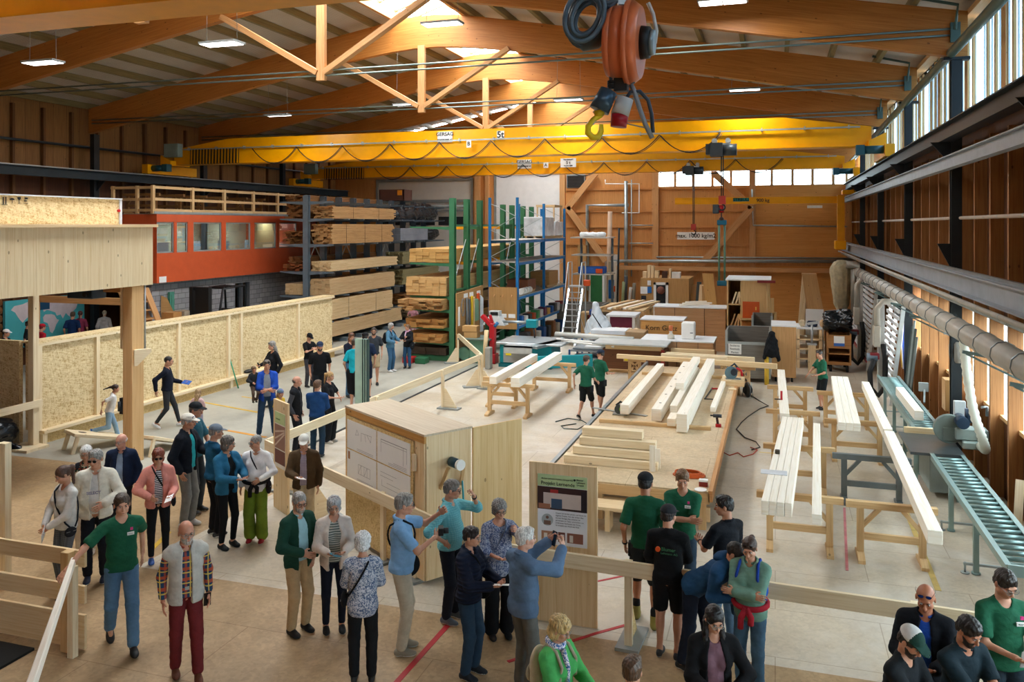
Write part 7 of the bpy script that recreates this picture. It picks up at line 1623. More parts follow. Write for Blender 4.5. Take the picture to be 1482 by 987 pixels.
cable([(1046, 655), (1056, 660), (1068, 656), (1076, 662), (1090, 658), (1096, 652), (1086, 648)], plain('b8402a', .5), 'short reddish cable joined to the black one on the floor')
cable([(804, 611), (822, 606), (842, 609), (850, 614), (836, 622), (816, 621), (812, 617), (834, 614)], plain('3a4a48', .5), 'looping dark cable on the floor left of the platform')
a = P(1082, 574, 0); t = thing('cable_reel', (a.x, a.y, 0), 'round cable reel standing on the floor beside the platform', 'cable reel')
mb = MB(); mb.cyl((a.x-.02, a.y-.08, .2), (a.x+.02, a.y-.06, .2), .2, n=20); mb.cyl((a.x-.02, a.y+.06, .2), (a.x+.02, a.y+.08, .2), .2, n=20); part('drum_plates', mb, plain('4a4e50', .5), t); mb = MB(); mb.cyl((a.x, a.y-.06, .2), (a.x, a.y+.06, .2), .14, n=16); part('cable_winding', mb, BLACK, t); mb = MB(); mb.tube([(a.x-.15, a.y, .02), (a.x-.1, a.y, .42), (a.x+.1, a.y, .42), (a.x+.15, a.y, .02)], .012); part('stand', mb, GALV, t)
def tape(pts, w, m, label, cat='floor marking'):
 for (a, b) in zip(pts[:-1], pts[1:]):
  A_, B2 = P(*a), P(*b); mb = MB(); mb.beam((A_.x, A_.y, .003), (B2.x, B2.y, .003), w, .004); o = single('floor_tape', mb, m, label, cat, label+' segments')
YT = plain('c9a22c', .6, 0, .25); RT = plain('b3262e', .5)
tape([(572, 990), (650, 903)], .07, RT, 'straight red line on the floor, bottom centre'); tape([(735, 958), (862, 917), (905, 905)], .05, RT, 'red line on the floor by the poster board foot'); tape([(862, 842), (925, 829)], .04, RT, 'dark red line behind the front barrier'); tape([(1222, 735), (1226, 826)], .04, plain('c97a80', .6, 0, .3), 'faded pink chalk line between the trestles')
tape([(228, 570), (374, 597)], .08, YT, 'faded yellow line crossing the concrete near the wall, upper one') ; tape([(300, 618), (385, 633)], .1, plain('c98a2c', .6, 0, .25), 'orange-yellow line on the concrete by the men in caps'); tape([(350, 574), (410, 583)], .06, YT, 'short yellow line behind the man in blue'); tape([(1312, 741), (1358, 855)], .08, plain('c9b06a', .7, 0, .3), 'faded yellow line near the roller conveyor'); tape([(220, 795), (245, 770)], .08, YT, 'yellow line fragment behind the woman in pink')
trestle(-.28, .99, 13.45, 'wooden trestle carrying the near ends of the four white beams')
trestle(1.02, 2.27, 13.4, 'wooden trestle next to it, under the near end of the long single beam')
trestle(-.22, 1.06, 16.42, 'wooden trestle in the middle under the four white beams')
t = trestle(.99, 2.3, 16.05, 'grey steel trestle between the wooden ones', .86, plain('6c7578', .4, .5), None)
trestle(-.2, .95, 19.5, 'wooden trestle beyond the near ends of the single raised beam'); trestle(1.0, 2.3, 18.9, 'wooden trestle beneath the near end of the three-beam pack')
trestle(-.2, .93, 22.4, 'wooden trestle in front of the green-shirted carpenter, left one'); trestle(1.0, 2.35, 22.0, 'wooden trestle in front of the green-shirted carpenter, next to the conveyor')
for k in range(4): x_ = -.14+k*.105; tb((x_, 12.3, .96), (x_+.33, 17.85, .96), .1, .2, ['outermost left', 'second from the left', 'third from the left', 'rightmost'][k]+' of the four white beams side by side on the near trestles', None, 'four white beams on the near trestles')
tb((.55, 12.15, .92), (.8, 17.75, .92), .13, .14, 'slim white beam just right of the pack of four')
tb((.19, 18.2, .96), (.15, 23.7, .96), .19, .18, 'single white beam behind the pack of four');
for k in range(3): x_ = 1.28+k*.14; tb((x_, 17.8, .95), (x_+.19, 23.2, .95), .136, .16, ['left', 'middle', 'right'][k]+' beam of the three-beam pack beside the carpenter', None, 'three white beams by the carpenter')
tb((2.08, 17.4, .96), (2.17, 22.5, .96), .17, .18, 'farther long white beam lying parallel to the conveyor'); tb((1.97, 11.8, .96), (2.08, 17.25, .96), .18, .18, 'nearer long white beam reaching towards the right-hand visitors')
mb = MB(); a = P(1120, 683, 1.07); mb.box(a.x-.2, a.x+.2, a.y-.12, a.y+.12, 1.062, 1.068); single('plan_sheet', mb, plain('c8ccd2', .4), 'grey plan sheet lying on the pack of four beams', 'paper')
a = P(1125, 655, 1.08); t = thing('tape_measure', (a.x, a.y, 1.062), 'small yellow-black tape measure on the pack of four beams', 'tape measure'); mb = MB(); mb.box(a.x-.04, a.x+.04, a.y-.04, a.y+.04, 1.062, 1.13); part('case', mb, plain('3a3226', .5), t, .01); mb = MB(); mb.box(a.x-.3, a.x-.04, a.y-.012, a.y+.012, 1.063, 1.066); part('blade', mb, plain('e0c040', .4), t)
a = P(1131, 578, 1.06); t = thing('bar_clamp', (a.x, a.y, 1.05), 'red-handled clamp on the single raised beam', 'clamp'); mb = MB(); mb.cyl((a.x, a.y, 1.05), (a.x, a.y, 1.25), .025); part('handle', mb, RED, t); mb = MB(); mb.box(a.x-.15, a.x+.02, a.y-.015, a.y+.015, 1.05, 1.07); part('jaw', mb, DSTEEL, t)
trestle(-7.4, -5.95, 20.55, 'near wooden trestle of the pair left of the walking carpenters'); trestle(-7.2, -5.7, 24.1, 'far wooden trestle of the pair left of the walking carpenters'); trestle(-7.75, -6.6, 21.6, 'spare wooden trestle standing behind the near one', .78)
tb((-7.02, 20.3, .95), (-7.05, 24.3, .95), .2, .2, 'left white beam on the trestle pair', None, 'white beams on the trestle pair'); tb((-6.35, 20.1, .97), (-6.38, 24.6, .97), .24, .24, 'right, thicker white beam on the trestle pair', None, 'white beams on the trestle pair')
CG = plain('8fa8a6', .4, .5, .06)
RF = plain('7f9a98', .35, .6, .06)
def conveyor(y0, y1, label, closed):
 t = thing('roller_conveyor', (2.95, (y0+y1)/2, 0), label, 'conveyor', 'roller conveyors')
 for x_ in (2.70, 3.20): mb = MB(); mb.box(x_-.02, x_+.02, y0, y1, .76, .87, 1); mb.box(x_-.035, x_+.035, y0, y1, .865, .875, 1); part('side_rail', mb, CG, t)
 n = int((y1-y0)/.2)
 for k in range(n): y_ = y0+.12+k*.2; mb = MB(); mb.cyl((2.72, y_, .84), (3.18, y_, .84), .032, n=10); part('roller', mb, RF, t)
 mb = MB(); mb.box(2.69, 3.21, y0-.02, y0+.02, .74, .88, 0); part('end_plate', mb, CG, t)
 for y_ in np.arange(y0+.15, y1, 1.75):
  for x_ in (2.74, 3.16): mb = MB(); mb.box(x_-.035, x_+.035, y_-.035, y_+.035, .03, .76); mb.cyl((x_, y_, 0), (x_, y_, .03), .06); part('leg', mb, CG, t)
  mb = MB(); mb.cyl((2.6, y_, .16), (2.6, y_, .0), .015); mb.cyl((2.6, y_, 0), (2.6, y_, .015), .06); mb.box(2.58, 3.18, y_-.02, y_+.02, .12, .15, 0); part('levelling_foot', mb, GALV, t)
conveyor(11.35, 16.5, 'near roller conveyor running towards the lower right edge', 0); conveyor(18.1, 24.7, 'far roller conveyor beyond the radial saw', 0)
tb((2.9, 19.2, .97), (2.88, 21.9, .97), .18, .2, 'white beam lying on the far roller conveyor')
t = thing('radial_saw', (3.2, 17.3, 0), 'green-grey radial arm saw with motor and hose over a dark steel table', 'saw')
mb = MB(); mb.box(2.35, 3.25, 16.5, 18.05, .82, .87, 1); part('saw_table', mb, plain('5c6468', .3, .6), t)
mb = MB(); mb.box(2.7, 3.2, 16.7, 17.9, .1, .82); part('cabinet', mb, plain('8a9490', .5), t, .02)
for x_ in (2.45, 3.15):
 for y_ in (16.6, 17.95): mb = MB(); mb.box(x_-.03, x_+.03, y_-.03, y_+.03, 0, .82); part('leg', mb, CG, t)
GG = plain('74807a', .45, .2)
mb = MB(); mb.cyl((3.12, 17.2, 1.17), (3.12, 17.32, 1.17), .27, n=22); mb.box(3.0, 3.4, 17.18, 17.34, .95, 1.2); part('blade_guard', mb, GG, t, .01)
mb = MB(); mb.box(3.2, 3.75, 17.1, 17.4, 1.0, 1.22); mb.box(3.3, 3.6, 17.0, 17.5, .86, 1.0); part('arm', mb, plain('8f9b95', .5, .2), t, .02)
mb = MB(); mb.cyl((3.3, 16.95, 1.35), (3.3, 17.35, 1.35), .11, n=14); mb.cyl((3.42, 17.1, 1.35), (3.42, 17.1, 1.6), .07, n=12); part('motor', mb, plain('2a3c50', .4, .3), t)
mb = MB(); mb.box(3.25, 3.45, 17.5, 17.6, 1.35, 1.65); part('switch_box', mb, plain('b8bcbc', .5), t, .01)
mb = MB(); mb.tube([(3.75, 17.25, 1.45), (3.75, 17.25, 1.62), (3.65, 17.2, 1.62)], .025); part('lever', mb, STEEL, t)
mb = MB(); mb.box(2.45, 3.2, 17.98, 18.06, .87, .98, 0); part('fence', mb, PALE, t)
mb = MB(); mb.box(3.22, 3.26, 17.6, 18.9, .95, 1.0, 1); part('stop_rail', mb, STEEL, t)
t = thing('suction_hose', (3.45, 16.6, .95), 'ribbed translucent suction hose dropping from the duct to the radial saw', 'hose')
pts = [(3.25, 16.75, 3.05), (3.28, 16.6, 2.4), (3.35, 16.45, 1.7), (3.5, 16.4, 1.2), (3.6, 16.6, .95), (3.6, 17.1, .95)]
pp_ = []
for a, b in zip(pts[:-1], pts[1:]):
 for k in range(10): pp_.append(tuple(Vector(a).lerp(Vector(b), k/10)))
pp_ = [tuple(sum(pp_[min(max(i+j, 0), len(pp_)-1)][c] for j in range(-4, 5))/9 for c in range(3)) for i in range(len(pp_))]
mb = MB(); mb.tube(pp_, [.085 if k % 2 else .07 for k in range(len(pp_))], 12); part('ribbed_hose', mb, plain('d9dcce', .4, 0, .05), t)
mb = MB(); mb.cyl((3.22, 16.8, 3.05), (3.05, 16.8, 3.2), .09); mb.beam((2.95, 16.8, 3.02), (3.7, 16.8, 2.85), .04, .04); part('hose_bracket', mb, GALV, t)
for k, y_ in enumerate((11.5, 14.2, 19.5, 22.5, 26, 30)):
 mb = MB(); mb.beam((2.75, y_, 3.05), (3.66, y_, 2.9), .04, .05); mb.beam((2.8, y_, 3.02), (3.64, y_, 2.6), .03, .03); single('duct_bracket', mb, plain('5f7270', .5, .3), 'angled bracket carrying the dust duct', 'bracket', 'brackets under the dust duct')
t = thing('wall_disc', (3.6, 18.4, 2.6), 'round grey disc hanging on the right wall studs', 'disc'); a = PX(1385, 508, 3.6); t.location = (3.55, a.y, a.z-.3); mb = MB(); mb.cyl((3.5, a.y, a.z), (3.66, a.y, a.z), .33, n=24); part('disc_body', mb, plain('8b8982', .6), t, .03); mb = MB(); mb.cyl((3.6, a.y, a.z+.3), (3.6, a.y, a.z+.5), .02); part('hook', mb, DSTEEL, t)
mb = MB(); mb.beam((3.45, 14.1, .02), (3.62, 14.55, 1.05), .12, .03); single('leaning_board', mb, PALE2, 'short pale board leaning on the right wall studs near the conveyor end', 'board')
for k in range(5): mb = MB(); mb.beam((3.3, 23.6+k*.22, .02), (3.62, 24.3+k*.2, 2.0+.2*(k % 3)), .05, .05); single('metal_profile', mb, plain(['5a625e', '3c4440', '76807c'][k % 3], .4, .5), 'dark metal profile leaning between studs beyond the far conveyor', 'profile', 'metal profiles leaning on the right wall')
mb = MB(); mb.box(3.4, 3.66, 19.2, 19.6, 1.1, 1.75); single('wall_box', mb, BROWNP, 'plywood box fixed low on the right wall studs behind the radial saw', 'box'); a = P(1362, 560, 1.0)
t = thing('pneumatic_clamp', (3.3, 21.3, .88), 'small white clamp head at the edge of the far conveyor', 'clamp'); mb = MB(); mb.beam((3.28, 21.0, .9), (3.35, 21.4, 1.2), .04, .04); mb.box(3.22, 3.42, 21.3, 21.4, 1.1, 1.3); part('clamp_head', mb, GREY, t)
for k, c_ in enumerate(('2a4fa8', 'e0e0e0', 'd8b020')):
 mb = MB(); y_ = 26.2+k*.25; mb.tube([(3.6, y_, 2.3), (3.55, y_+.05, 1.5), (3.58, y_-.05, .8)], .03); single('hanging_hose', mb, plain(c_, .5), ['blue', 'white', 'yellow'][k]+' hose hanging from the right wall beyond the second panel saw', 'hose')
t = thing('wall_crane', (3.1, 40.4, 4.0), 'slim yellow travelling wall crane with teal label, marked 900 kg', 'crane')
a, b = PY(977, 296, 40.4), PY(1222, 284, 40.4)
mb = MB(); ibx = (a.x, b.x); mb.box(a.x, 2.9, 40.28, 40.52, a.z, a.z+.03, 0); mb.box(a.x, 2.9, 40.28, 40.52, b.z-.03, b.z, 0); mb.box(a.x, 2.9, 40.37, 40.43, a.z, b.z, 0); mb.box(a.x, 2.9, 40.33, 40.36, a.z+.03, b.z-.03, 0); part('jib_beam', mb, YEL, t)
mb = MB(); mb.box(2.7, 3.0, 40.2, 40.6, 3.95, b.z+.05, 2); part('mast', mb, YELD, t)
mb = MB(); mb.box(2.9, 3.4, 40.0, 40.8, 6.4, 6.6); part('carriage', mb, YEL, t, .02); mb = MB(); mb.box(2.6, 3.05, 39.9, 40.9, 3.9, 4.3); part('carriage', mb, YEL, t, .02)
mb = MB(); p_ = PY(1104, 290, 40.3); mb.box(PY(1061, 290, 40.3).x, PY(1084, 290, 40.3).x, 40.30, 40.325, a.z+.12, b.z); part('teal_label', mb, plain('17a098', .5), t)
text('lettering', 'STREULI', .2, BLACK, t, ((PY(1061, 290, 40.3).x+PY(1084, 290, 40.3).x)/2-3.1, -.12, (a.z+.2)-4.0), RX, bold=.004); text('lettering', '900 kg', .22, BLACK, t, (p_.x-3.1, -.09, (a.z+b.z)/2-4.0), RX, bold=.003)
mb = MB(); p_ = PY(1180, 298, 40.4); mb.box(p_.x-.35, p_.x+.3, 40.3, 40.5, p_.z-.1, p_.z+.02); part('beam_lamp', mb, plain('f0f0e8', .4), t)
t = thing('chain_hoist', (PY(1041, 300, 40.4).x, 40.4, 5.7), 'grey and red chain hoist under the wall crane', 'hoist', 'chain hoists on the cranes'); x_ = t.location.x
mb = MB(); mb.box(x_-.3, x_-.02, 40.25, 40.55, a.z-.45, a.z-.02); part('motor_housing', mb, plain('4c5458', .4), t, .02); mb = MB(); mb.cyl((x_+.1, 40.4, a.z-.4), (x_+.1, 40.4, a.z-.05), .12); part('red_drum', mb, RED, t)
z0_, z1_ = PY(1046, 322, 40.4).z, PY(1046, 410, 40.4).z; mb = MB(); mb.tube([(x_+.1, 40.4, a.z-.3), (x_+.1, 40.4, z0_)], .03); mb.sph((x_+.1, 40.4, z0_+.15), .12, 10); part('hook_block', mb, plain('4a3430', .5), t)
t = thing('vacuum_tube', (x_+.12, 40.4, z1_), 'long greenish lifting sling tube hanging from the wall crane hoist', 'lifting sling'); mb = MB()
for s in (-.13, .13): mb.tube([(x_+.12+s, 40.4, z0_), (x_+.12+s, 40.4, z1_)], .05)
part('sling_tube', mb, plain('6f9a84', .5, 0, .1), t)
for z in (z0_, z1_): mb = MB(); mb.box(x_-.1, x_+.34, 40.3, 40.5, z-.12, z+.12); part('end_cap', mb, plain('1f6f8a', .5), t, .02)
def W3(px, y, z=None, py=None):
 q_ = PY(px, py if py else 400, y); return q_
def bbox(pa, pb, y0, y1, z0, z1):
 """box whose front face at y0 spans the picture columns pa..pb"""
 return (PY(pa, 400, y0).x, PY(pb, 400, y0).x, y0, y1, z0, z1)
def zz(py, px, y): return PY(px, py, y).z
t = thing('panel_saw', (-8.2, 28.2, 0), 'teal sliding-table panel saw with grey door, left of the walking carpenters', 'machine')
TL = plain('118f9a', .35, .1, .06)
mb = MB(); mb.box(-9.3, -7.4, 27.6, 28.9, .12, .8); part('machine_body', mb, TL, t, .03)
mb = MB(); mb.box(-9.32, -7.4, 27.55, 28.95, 0, .12); part('plinth', mb, plain('0c6a74', .5), t)
mb = MB(); mb.box(-9.15, -8.15, 27.57, 27.61, .16, .72); part('grey_door', mb, plain('a3a5a4', .5), t, .01); mb = MB(); mb.box(-9.05, -8.85, 27.54, 27.58, .42, .75); part('yellow_switch', mb, plain('e6cf20', .4), t)
mb = MB(); mb.box(-9.4, -7.0, 27.5, 29.4, .8, .87, 0); part('saw_table', mb, plain('b8bec0', .3, .5), t, .01)
mb = MB(); mb.box(-8.9, -7.9, 26.9, 27.45, .8, .86, 0); mb.box(-8.9, -7.9, 26.9, 26.95, .6, .86, 0); part('extension_table', mb, plain('c2c8ca', .35, .5), t)
mb = MB(); mb.beam((-7.9, 27.0, .82), (-7.1, 29.6, .82), .36, .1); part('sliding_table', mb, plain('aab2b4', .3, .6), t, .01)
mb = MB(); mb.beam((-8.0, 26.6, .35), (-5.9, 27.4, .42), .12, .42); part('outrigger_arm', mb, TL, t, .02)
mb = MB(); mb.beam((-6.3, 27.3, .5), (-6.02, 27.36, .5), .14, .08); part('white_emblem', mb, WHITE, t)
mb = MB(); mb.cyl((-9.8, 29.2, 1.4), (-8.6, 29.2, 1.4), .05); part('guard_tube', mb, GALV, t); mb = MB(); mb.box(-8.75, -8.35, 29.0, 29.3, 1.22, 1.52); part('guard_arm', mb, TL, t, .02)
mb = MB(); mb.tube([(-8.5, 29.1, 1.25), (-8.4, 28.9, 1.1), (-8.35, 28.8, .9)], .03); part('riving_guard', mb, BLACK, t)
t = thing('extraction_hood', (-10.1, 29.4, 0), 'pale grey extraction hood with a dark control screen beside the tool board', 'hood')
mb = MB(); mb.hexa([(-10.5, 29.1, 1.25), (-9.6, 29.1, 1.25), (-9.6, 29.6, 1.25), (-10.5, 29.6, 1.25), (-10.25, 29.2, 1.6), (-9.85, 29.2, 1.6), (-9.85, 29.5, 1.6), (-10.25, 29.5, 1.6)]); mb.box(-10.25, -9.85, 29.2, 29.5, 1.6, 1.78); part('hood_body', mb, plain('c2c4c2', .5), t, .01)
mb = MB(); mb.box(-10.2, -9.9, 29.19, 29.2, 1.62, 1.74); part('screen', mb, BLACK, t); mb = MB(); mb.box(-10.2, -10.05, 29.3, 29.45, 0, 1.25); part('stand', mb, plain('b8b8b4', .5), t)
t = thing('table_shaper', (-10.6, 28.3, 0), 'mint green machine table with cardboard boxes on it before the tool board', 'machine')
MG = plain('6fa088', .5)
mb = MB(); mb.box(-10.6, -9.9, 28.0, 28.7, 0, .85); mb.cyl((-10.85, 28.1, .3), (-10.85, 28.3, .3), .25, n=18); part('machine_body', mb, MG, t, .03); mb = MB(); mb.box(-10.98, -9.75, 27.8, 28.9, .85, .91); part('machine_table', mb, plain('6c7f78', .4, .4), t, .01)
mb = MB(); mb.box(-10.1, -9.95, 28.3, 28.6, .91, 1.5); part('green_guard', mb, plain('1f5a3c', .5), t, .02)
for k, (dx, z_, w_) in enumerate(((-.1, .91, .5), (-.14, 1.13, .56))):
 b_ = thing('cardboard_box', (-10.55, 28.2, z_), ['cardboard box on the mint green machine, lower one', 'cardboard box on the mint green machine, upper one'][k], 'box'); mb = MB(); mb.box(-10.55+dx-w_/2+.1, -10.55+dx+w_/2+.1, 28.0, 28.35, z_, z_+.2); part('carton', mb, plain('c09660', .8), b_); mb = MB(); mb.box(-10.55+dx-w_/2+.1, -10.55+dx+w_/2+.1, 28.16, 28.19, z_+.2, z_+.203); part('tape', mb, plain('d8c49a', .5), b_)
t = thing('mortising_machine', (-9.9, 27.9, 0), 'red free-standing machine with angled arm between tool board and panel saw', 'machine')
RDM = plain('b81c28', .35)
mb = MB(); mb.box(-9.95, -9.6, 28.0, 28.4, 0, .35); mb.box(-9.85, -9.65, 28.05, 28.3, .3, 1.45); part('machine_column', mb, RDM, t, .02); mb = MB(); mb.beam((-9.72, 28.15, 1.3), (-10.15, 28.15, 1.72), .16, .18, (0, 1, 0)); mb.beam((-9.75, 28.15, 1.45), (-9.85, 28.15, 1.75), .1, .1, (0, 1, 0)); part('angled_arm', mb, RDM, t, .02); mb = MB(); mb.cyl((-9.62, 28.0, 1.35), (-9.5, 28.0, 1.5), .06); part('blue_motor', mb, plain('2a6a9a', .4), t)
mb = MB(); mb.tube([(-9.75, 27.3, .0), (-9.72, 27.3, .8), (-9.68, 27.3, 1.3)], .08, 8); single('leaning_plank', mb, PALE, 'curved pale plank standing in front of the red machine', 'plank')
mb = MB(); mb.box(-9.6, -9.42, 26.9, 27.2, 0, .75); single('waste_bin', mb, plain('9c9c96', .5), 'narrow grey bin at the corner of the panel saw', 'bin', bev=.02)
def trolley(x0, x1, y0, y1, z, label, tops):
 t = thing('material_trolley', ((x0+x1)/2, (y0+y1)/2, 0), label, 'trolley', 'blue steel trolleys')
 BL = plain('2a5aa0', .4)
 for x_ in (x0, x1):
  for y_ in (y0, y1): mb = MB(); mb.box(x_-.03, x_+.03, y_-.03, y_+.03, .16, z); part('leg', mb, BL, t); mb = MB(); mb.cyl((x_-.03, y_, .08), (x_+.03, y_, .08), .08, n=12); part('caster', mb, RUBBER, t)
 for zz_ in (.3, z-.06): mb = MB(); mb.box(x0, x1, y0, y1, zz_, zz_+.04, 0); part('shelf', mb, plain('8a9096', .5), t)
 for k, (a, b, c_, d_, m) in enumerate(tops):
  mb = MB(); mb.box(a, b, y0+.1, y1-.05, z+c_, z+d_, 0); part('stacked_sheets', mb, m, t)
 return t
WB = plain('dfe2e4', .5, 0, .06)
trolley(-6.9, -5.2, 30.2, 31.4, .85, 'blue trolley carrying white and pale sheets behind the panel saw', [(-6.7, -5.2, .0, .08, STACK), (-6.6, -5.3, .08, .22, WB)])
trolley(-6.9, -4.4, 28.2, 29.4, .62, 'lower blue trolley with grey sheets, closer to the walking carpenters', [(-6.8, -4.5, .0, .06, plain('8f979c', .4)), (-6.4, -4.6, .06, .12, WB)])
mb = MB(); mb.cyl((-7.6, 28.9, 1.05), (-4.7, 28.6, 1.02), .09, n=12); single('fence_tube', mb, plain('c4c4be', .4), 'long pale round fence bar reaching from the panel saw over the trolley', 'bar')
mb = MB(); mb.cyl((-7.4, 28.3, .96), (-5.0, 27.9, .92), .035); mb.cyl((-7.2, 28.3, .90), (-5.2, 27.6, .88), .035); single('cross_slide', mb, WHITE, 'pair of thin white slide bars in front of the trolleys', 'bar')
t = thing('platform_ladder', (-7.9, 34.5, 0), 'tall aluminium platform ladder in front of the blue rack', 'ladder')
AL = plain('c9d0d4', .3, .6)
x0, x1 = -8.5, -7.9
for x_ in (x0, x1): mb = MB(); mb.beam((x_, 33.2, 0), (x_, 34.7, 2.35), .04, .08, (1, 0, 0)); part('stringer', mb, AL, t); mb = MB(); mb.beam((x_, 35.2, 0), (x_, 35.2, 3.4), .04, .05, (1, 0, 0)); mb.beam((x_, 34.6, 2.3), (x_, 34.6, 3.4), .04, .04, (1, 0, 0)); part('rear_leg', mb, AL, t); mb = MB(); mb.tube([(x_, 33.5, 1.4), (x_, 34.5, 3.4), (x_, 35.2, 3.4)], .02, 6); part('handrail', mb, AL, t)
for k in range(9): mb = MB(); u = (k+1)/10; mb.box(x0, x1, 33.2+1.5*u-.08, 33.2+1.5*u+.08, 2.35*u-.02, 2.35*u+.01, 0); part('step', mb, AL, t)
mb = MB(); mb.box(x0-.05, x1+.05, 34.6, 35.25, 2.33, 2.38, 0); part('top_platform', mb, AL, t)
mb = MB(); mb.beam((x0, 35.2, .3), (x1, 35.2, 2.1), .02, .03, (0, 1, 0)); mb.beam((x1, 35.2, .3), (x0, 35.2, 2.1), .02, .03, (0, 1, 0)); part('rear_brace', mb, AL, t)
mb = MB(); mb.box(-7.88, -7.6, 34.7, 34.9, 2.38, 2.65); single('orange_case', mb, ORANGE, 'small orange case hanging at the top of the platform ladder', 'case', bev=.03)
x0, x1, a_, b_, z0, z1 = bbox(824, 872, 37.5, 38.2, 0, 1.25); mb = MB(); mb.box(x0-.6, x1, 37.5, 37.6, 0, 1.3); mb.box(x0-.6, x1, 39.0, 39.1, 0, 1.3); mb.box(x0-.6, x0-.5, 37.6, 39.0, 0, 1.3); mb.box(x1-.1, x1, 37.6, 39.0, 0, 1.3); single('storage_bin', mb, GREYW, 'large grey wooden bin behind the platform ladder', 'bin')
d3 = PY(855, 400, YB-.06); e3 = PY(872, 400, YB-.06)
mb = MB(); mb.box(d3.x, e3.x, YB-.1, YB-.05, 0, 2.35, 2); dd = struct('door_3', mb, plain('2f6f3f', .5), 'green side door in the back wall'); mb = MB(); mb.box(d3.x-.12, d3.x, YB-.12, YB, 0, 2.5); mb.box(e3.x, e3.x+.12, YB-.12, YB, 0, 2.5); mb.box(d3.x, e3.x, YB-.12, YB, 2.35, 2.5); struct('door_frame', mb, WHITE, parent=dd); mb = MB(); mb.box(e3.x+.12, e3.x+.9, YB-.04, YB-.01, 0, 3.4); struct('white_panel', mb, plain('c4c0b8', .6), parent=dd)
mb = MB(); mb.box(PY(838, 400, YB-.3).x, PY(850, 400, YB-.3).x, YB-.6, YB-.3, 0, 3.9); single('cardboard_tube_box', mb, BROWNP, 'tall brown cardboard left of the green door', 'box')
def pole(pa, pya, pb, pyb, y, r, m, label, cat='pole', flat=None):
 a, b = PY(pa, pya, y), PY(pb, pyb, y-.3); a.z = max(a.z, .02); mb = MB()
 if flat: mb.beam(a, b, flat, .06, (0, 1, 0))
 else: mb.cyl(a, b, r)
 return single('leaning_pole' if not flat else 'leaning_plank', mb, m, label, cat)
pole(880, 470, 883, 306, 43.2, .12, plain('c4a68c', .6), 'tall pinkish paper tube leaning on the back wall')
pole(893, 470, 896, 330, 43.5, .05, DSTEEL, 'thin black rod hanging beside the paper tube')
pole(885, 470, 888, 378, 42.6, .1, WHITEW, 'white plank leaning beside the paper tube', 'plank', .32)
pole(880, 470, 884, 378, 42.2, .1, PALE2, 'pale narrow plank leaning next to the white one', 'plank', .2)
mb = MB(); a, b = PY(881, 432, 42.0), PY(889, 405, 42.0); mb.box(a.x, b.x, 41.9, 42.0, a.z, b.z); single('blue_wrapping', mb, plain('1f6ab8', .4), 'bright blue wrapping around the leaning white planks', 'wrapping', bev=.02)
mb = MB(); a, b = PY(885, 422, 41.8), PY(890, 414, 41.8); mb.box(a.x, b.x, 41.78, 41.88, a.z, b.z); single('orange_tag', mb, ORANGE, 'orange tag on the blue wrapping', 'tag')
for k, (pa, pb, py_, c_) in enumerate(((900, 903, 408, 'a8b88c'), (909, 913, 416, 'd8d4cc'), (916, 918, 410, '8a8478'), (905, 906, 400, '4a4e52'))): pole(pa, 470, pb, py_, 43.0, .09, plain(c_, .6), ['pale green', 'white', 'grey-brown', 'dark'][k]+' tube in the cluster leaning left of the plywood booth')
x0, x1, *_ = bbox(927, 997, 40.5, 42.5, 0, 0); zt_ = zz(403, 960, 40.5)
t = thing('plywood_booth', ((x0+x1)/2, 41.5, 0), 'plywood booth with a dark white-framed door at the back wall', 'booth')
mb = MB(); mb.box(x0, x1, 40.5, 43.0, 0, zt_, 2); part('plywood_walls', mb, BROWNP, t)
a, b = PY(946, 447, 40.45), PY(967, 409, 40.45); mb = MB(); mb.box(a.x+.12, b.x-.12, 40.44, 40.49, 0, b.z-.12, 2); part('dark_doorway', mb, BLACK, t); mb = MB(); mb.box(a.x, a.x+.12, 40.42, 40.5, 0, b.z); mb.box(b.x-.12, b.x, 40.42, 40.5, 0, b.z); mb.box(a.x, b.x, 40.42, 40.5, b.z-.12, b.z); part('door_frame', mb, WHITE, t)
mb = MB(); mb.sph(((a.x+b.x)/2, 40.42, zz(420, 955, 40.4)), .2, 10); part('dried_wreath', mb, plain('7a4a3a', .8, 0, .4), t)
for px0_, px1_, p0_, p1_, c_ in ((927, 937, 415, 425, 'f0f0f0'), (937, 943, 415, 424, '2a6ab0'), (928, 935, 428, 435, '20222a'), (937, 942, 406, 413, 'e8e8e8')):
 a, b = PY(px0_, p1_, 40.48), PY(px1_, p0_, 40.48); mb = MB(); mb.box(a.x, b.x, 40.47, 40.495, a.z, b.z); part('notice', mb, plain(c_, .6), t)
for k, (pa, pb, pt, c_) in enumerate(((930, 936, 393, None), (937, 941, 384, None), (942, 946, 385, None), (947, 953, 392, None), (958, 965, 393, '4a2c1e'), (968, 971, 389, None), (972, 984, 394, 'dcdcd8'))):
 a, b = PY(pa, 400, 40.8), PY(pb, pt, 40.8); mb = MB(); mb.box(a.x, b.x, 40.8, 41.2, zt_, b.z); single('storage_box' if c_ else 'timber_offcut', mb, plain(c_, .6) if c_ else PALE, ['leftmost short timber offcut', 'tallest timber offcut', 'tall timber offcut right of the tallest', 'short wide timber offcut', 'dark brown box', 'narrow timber offcut between two boxes', 'white box'][k]+' standing on the plywood booth', 'box' if c_ else 'offcut')
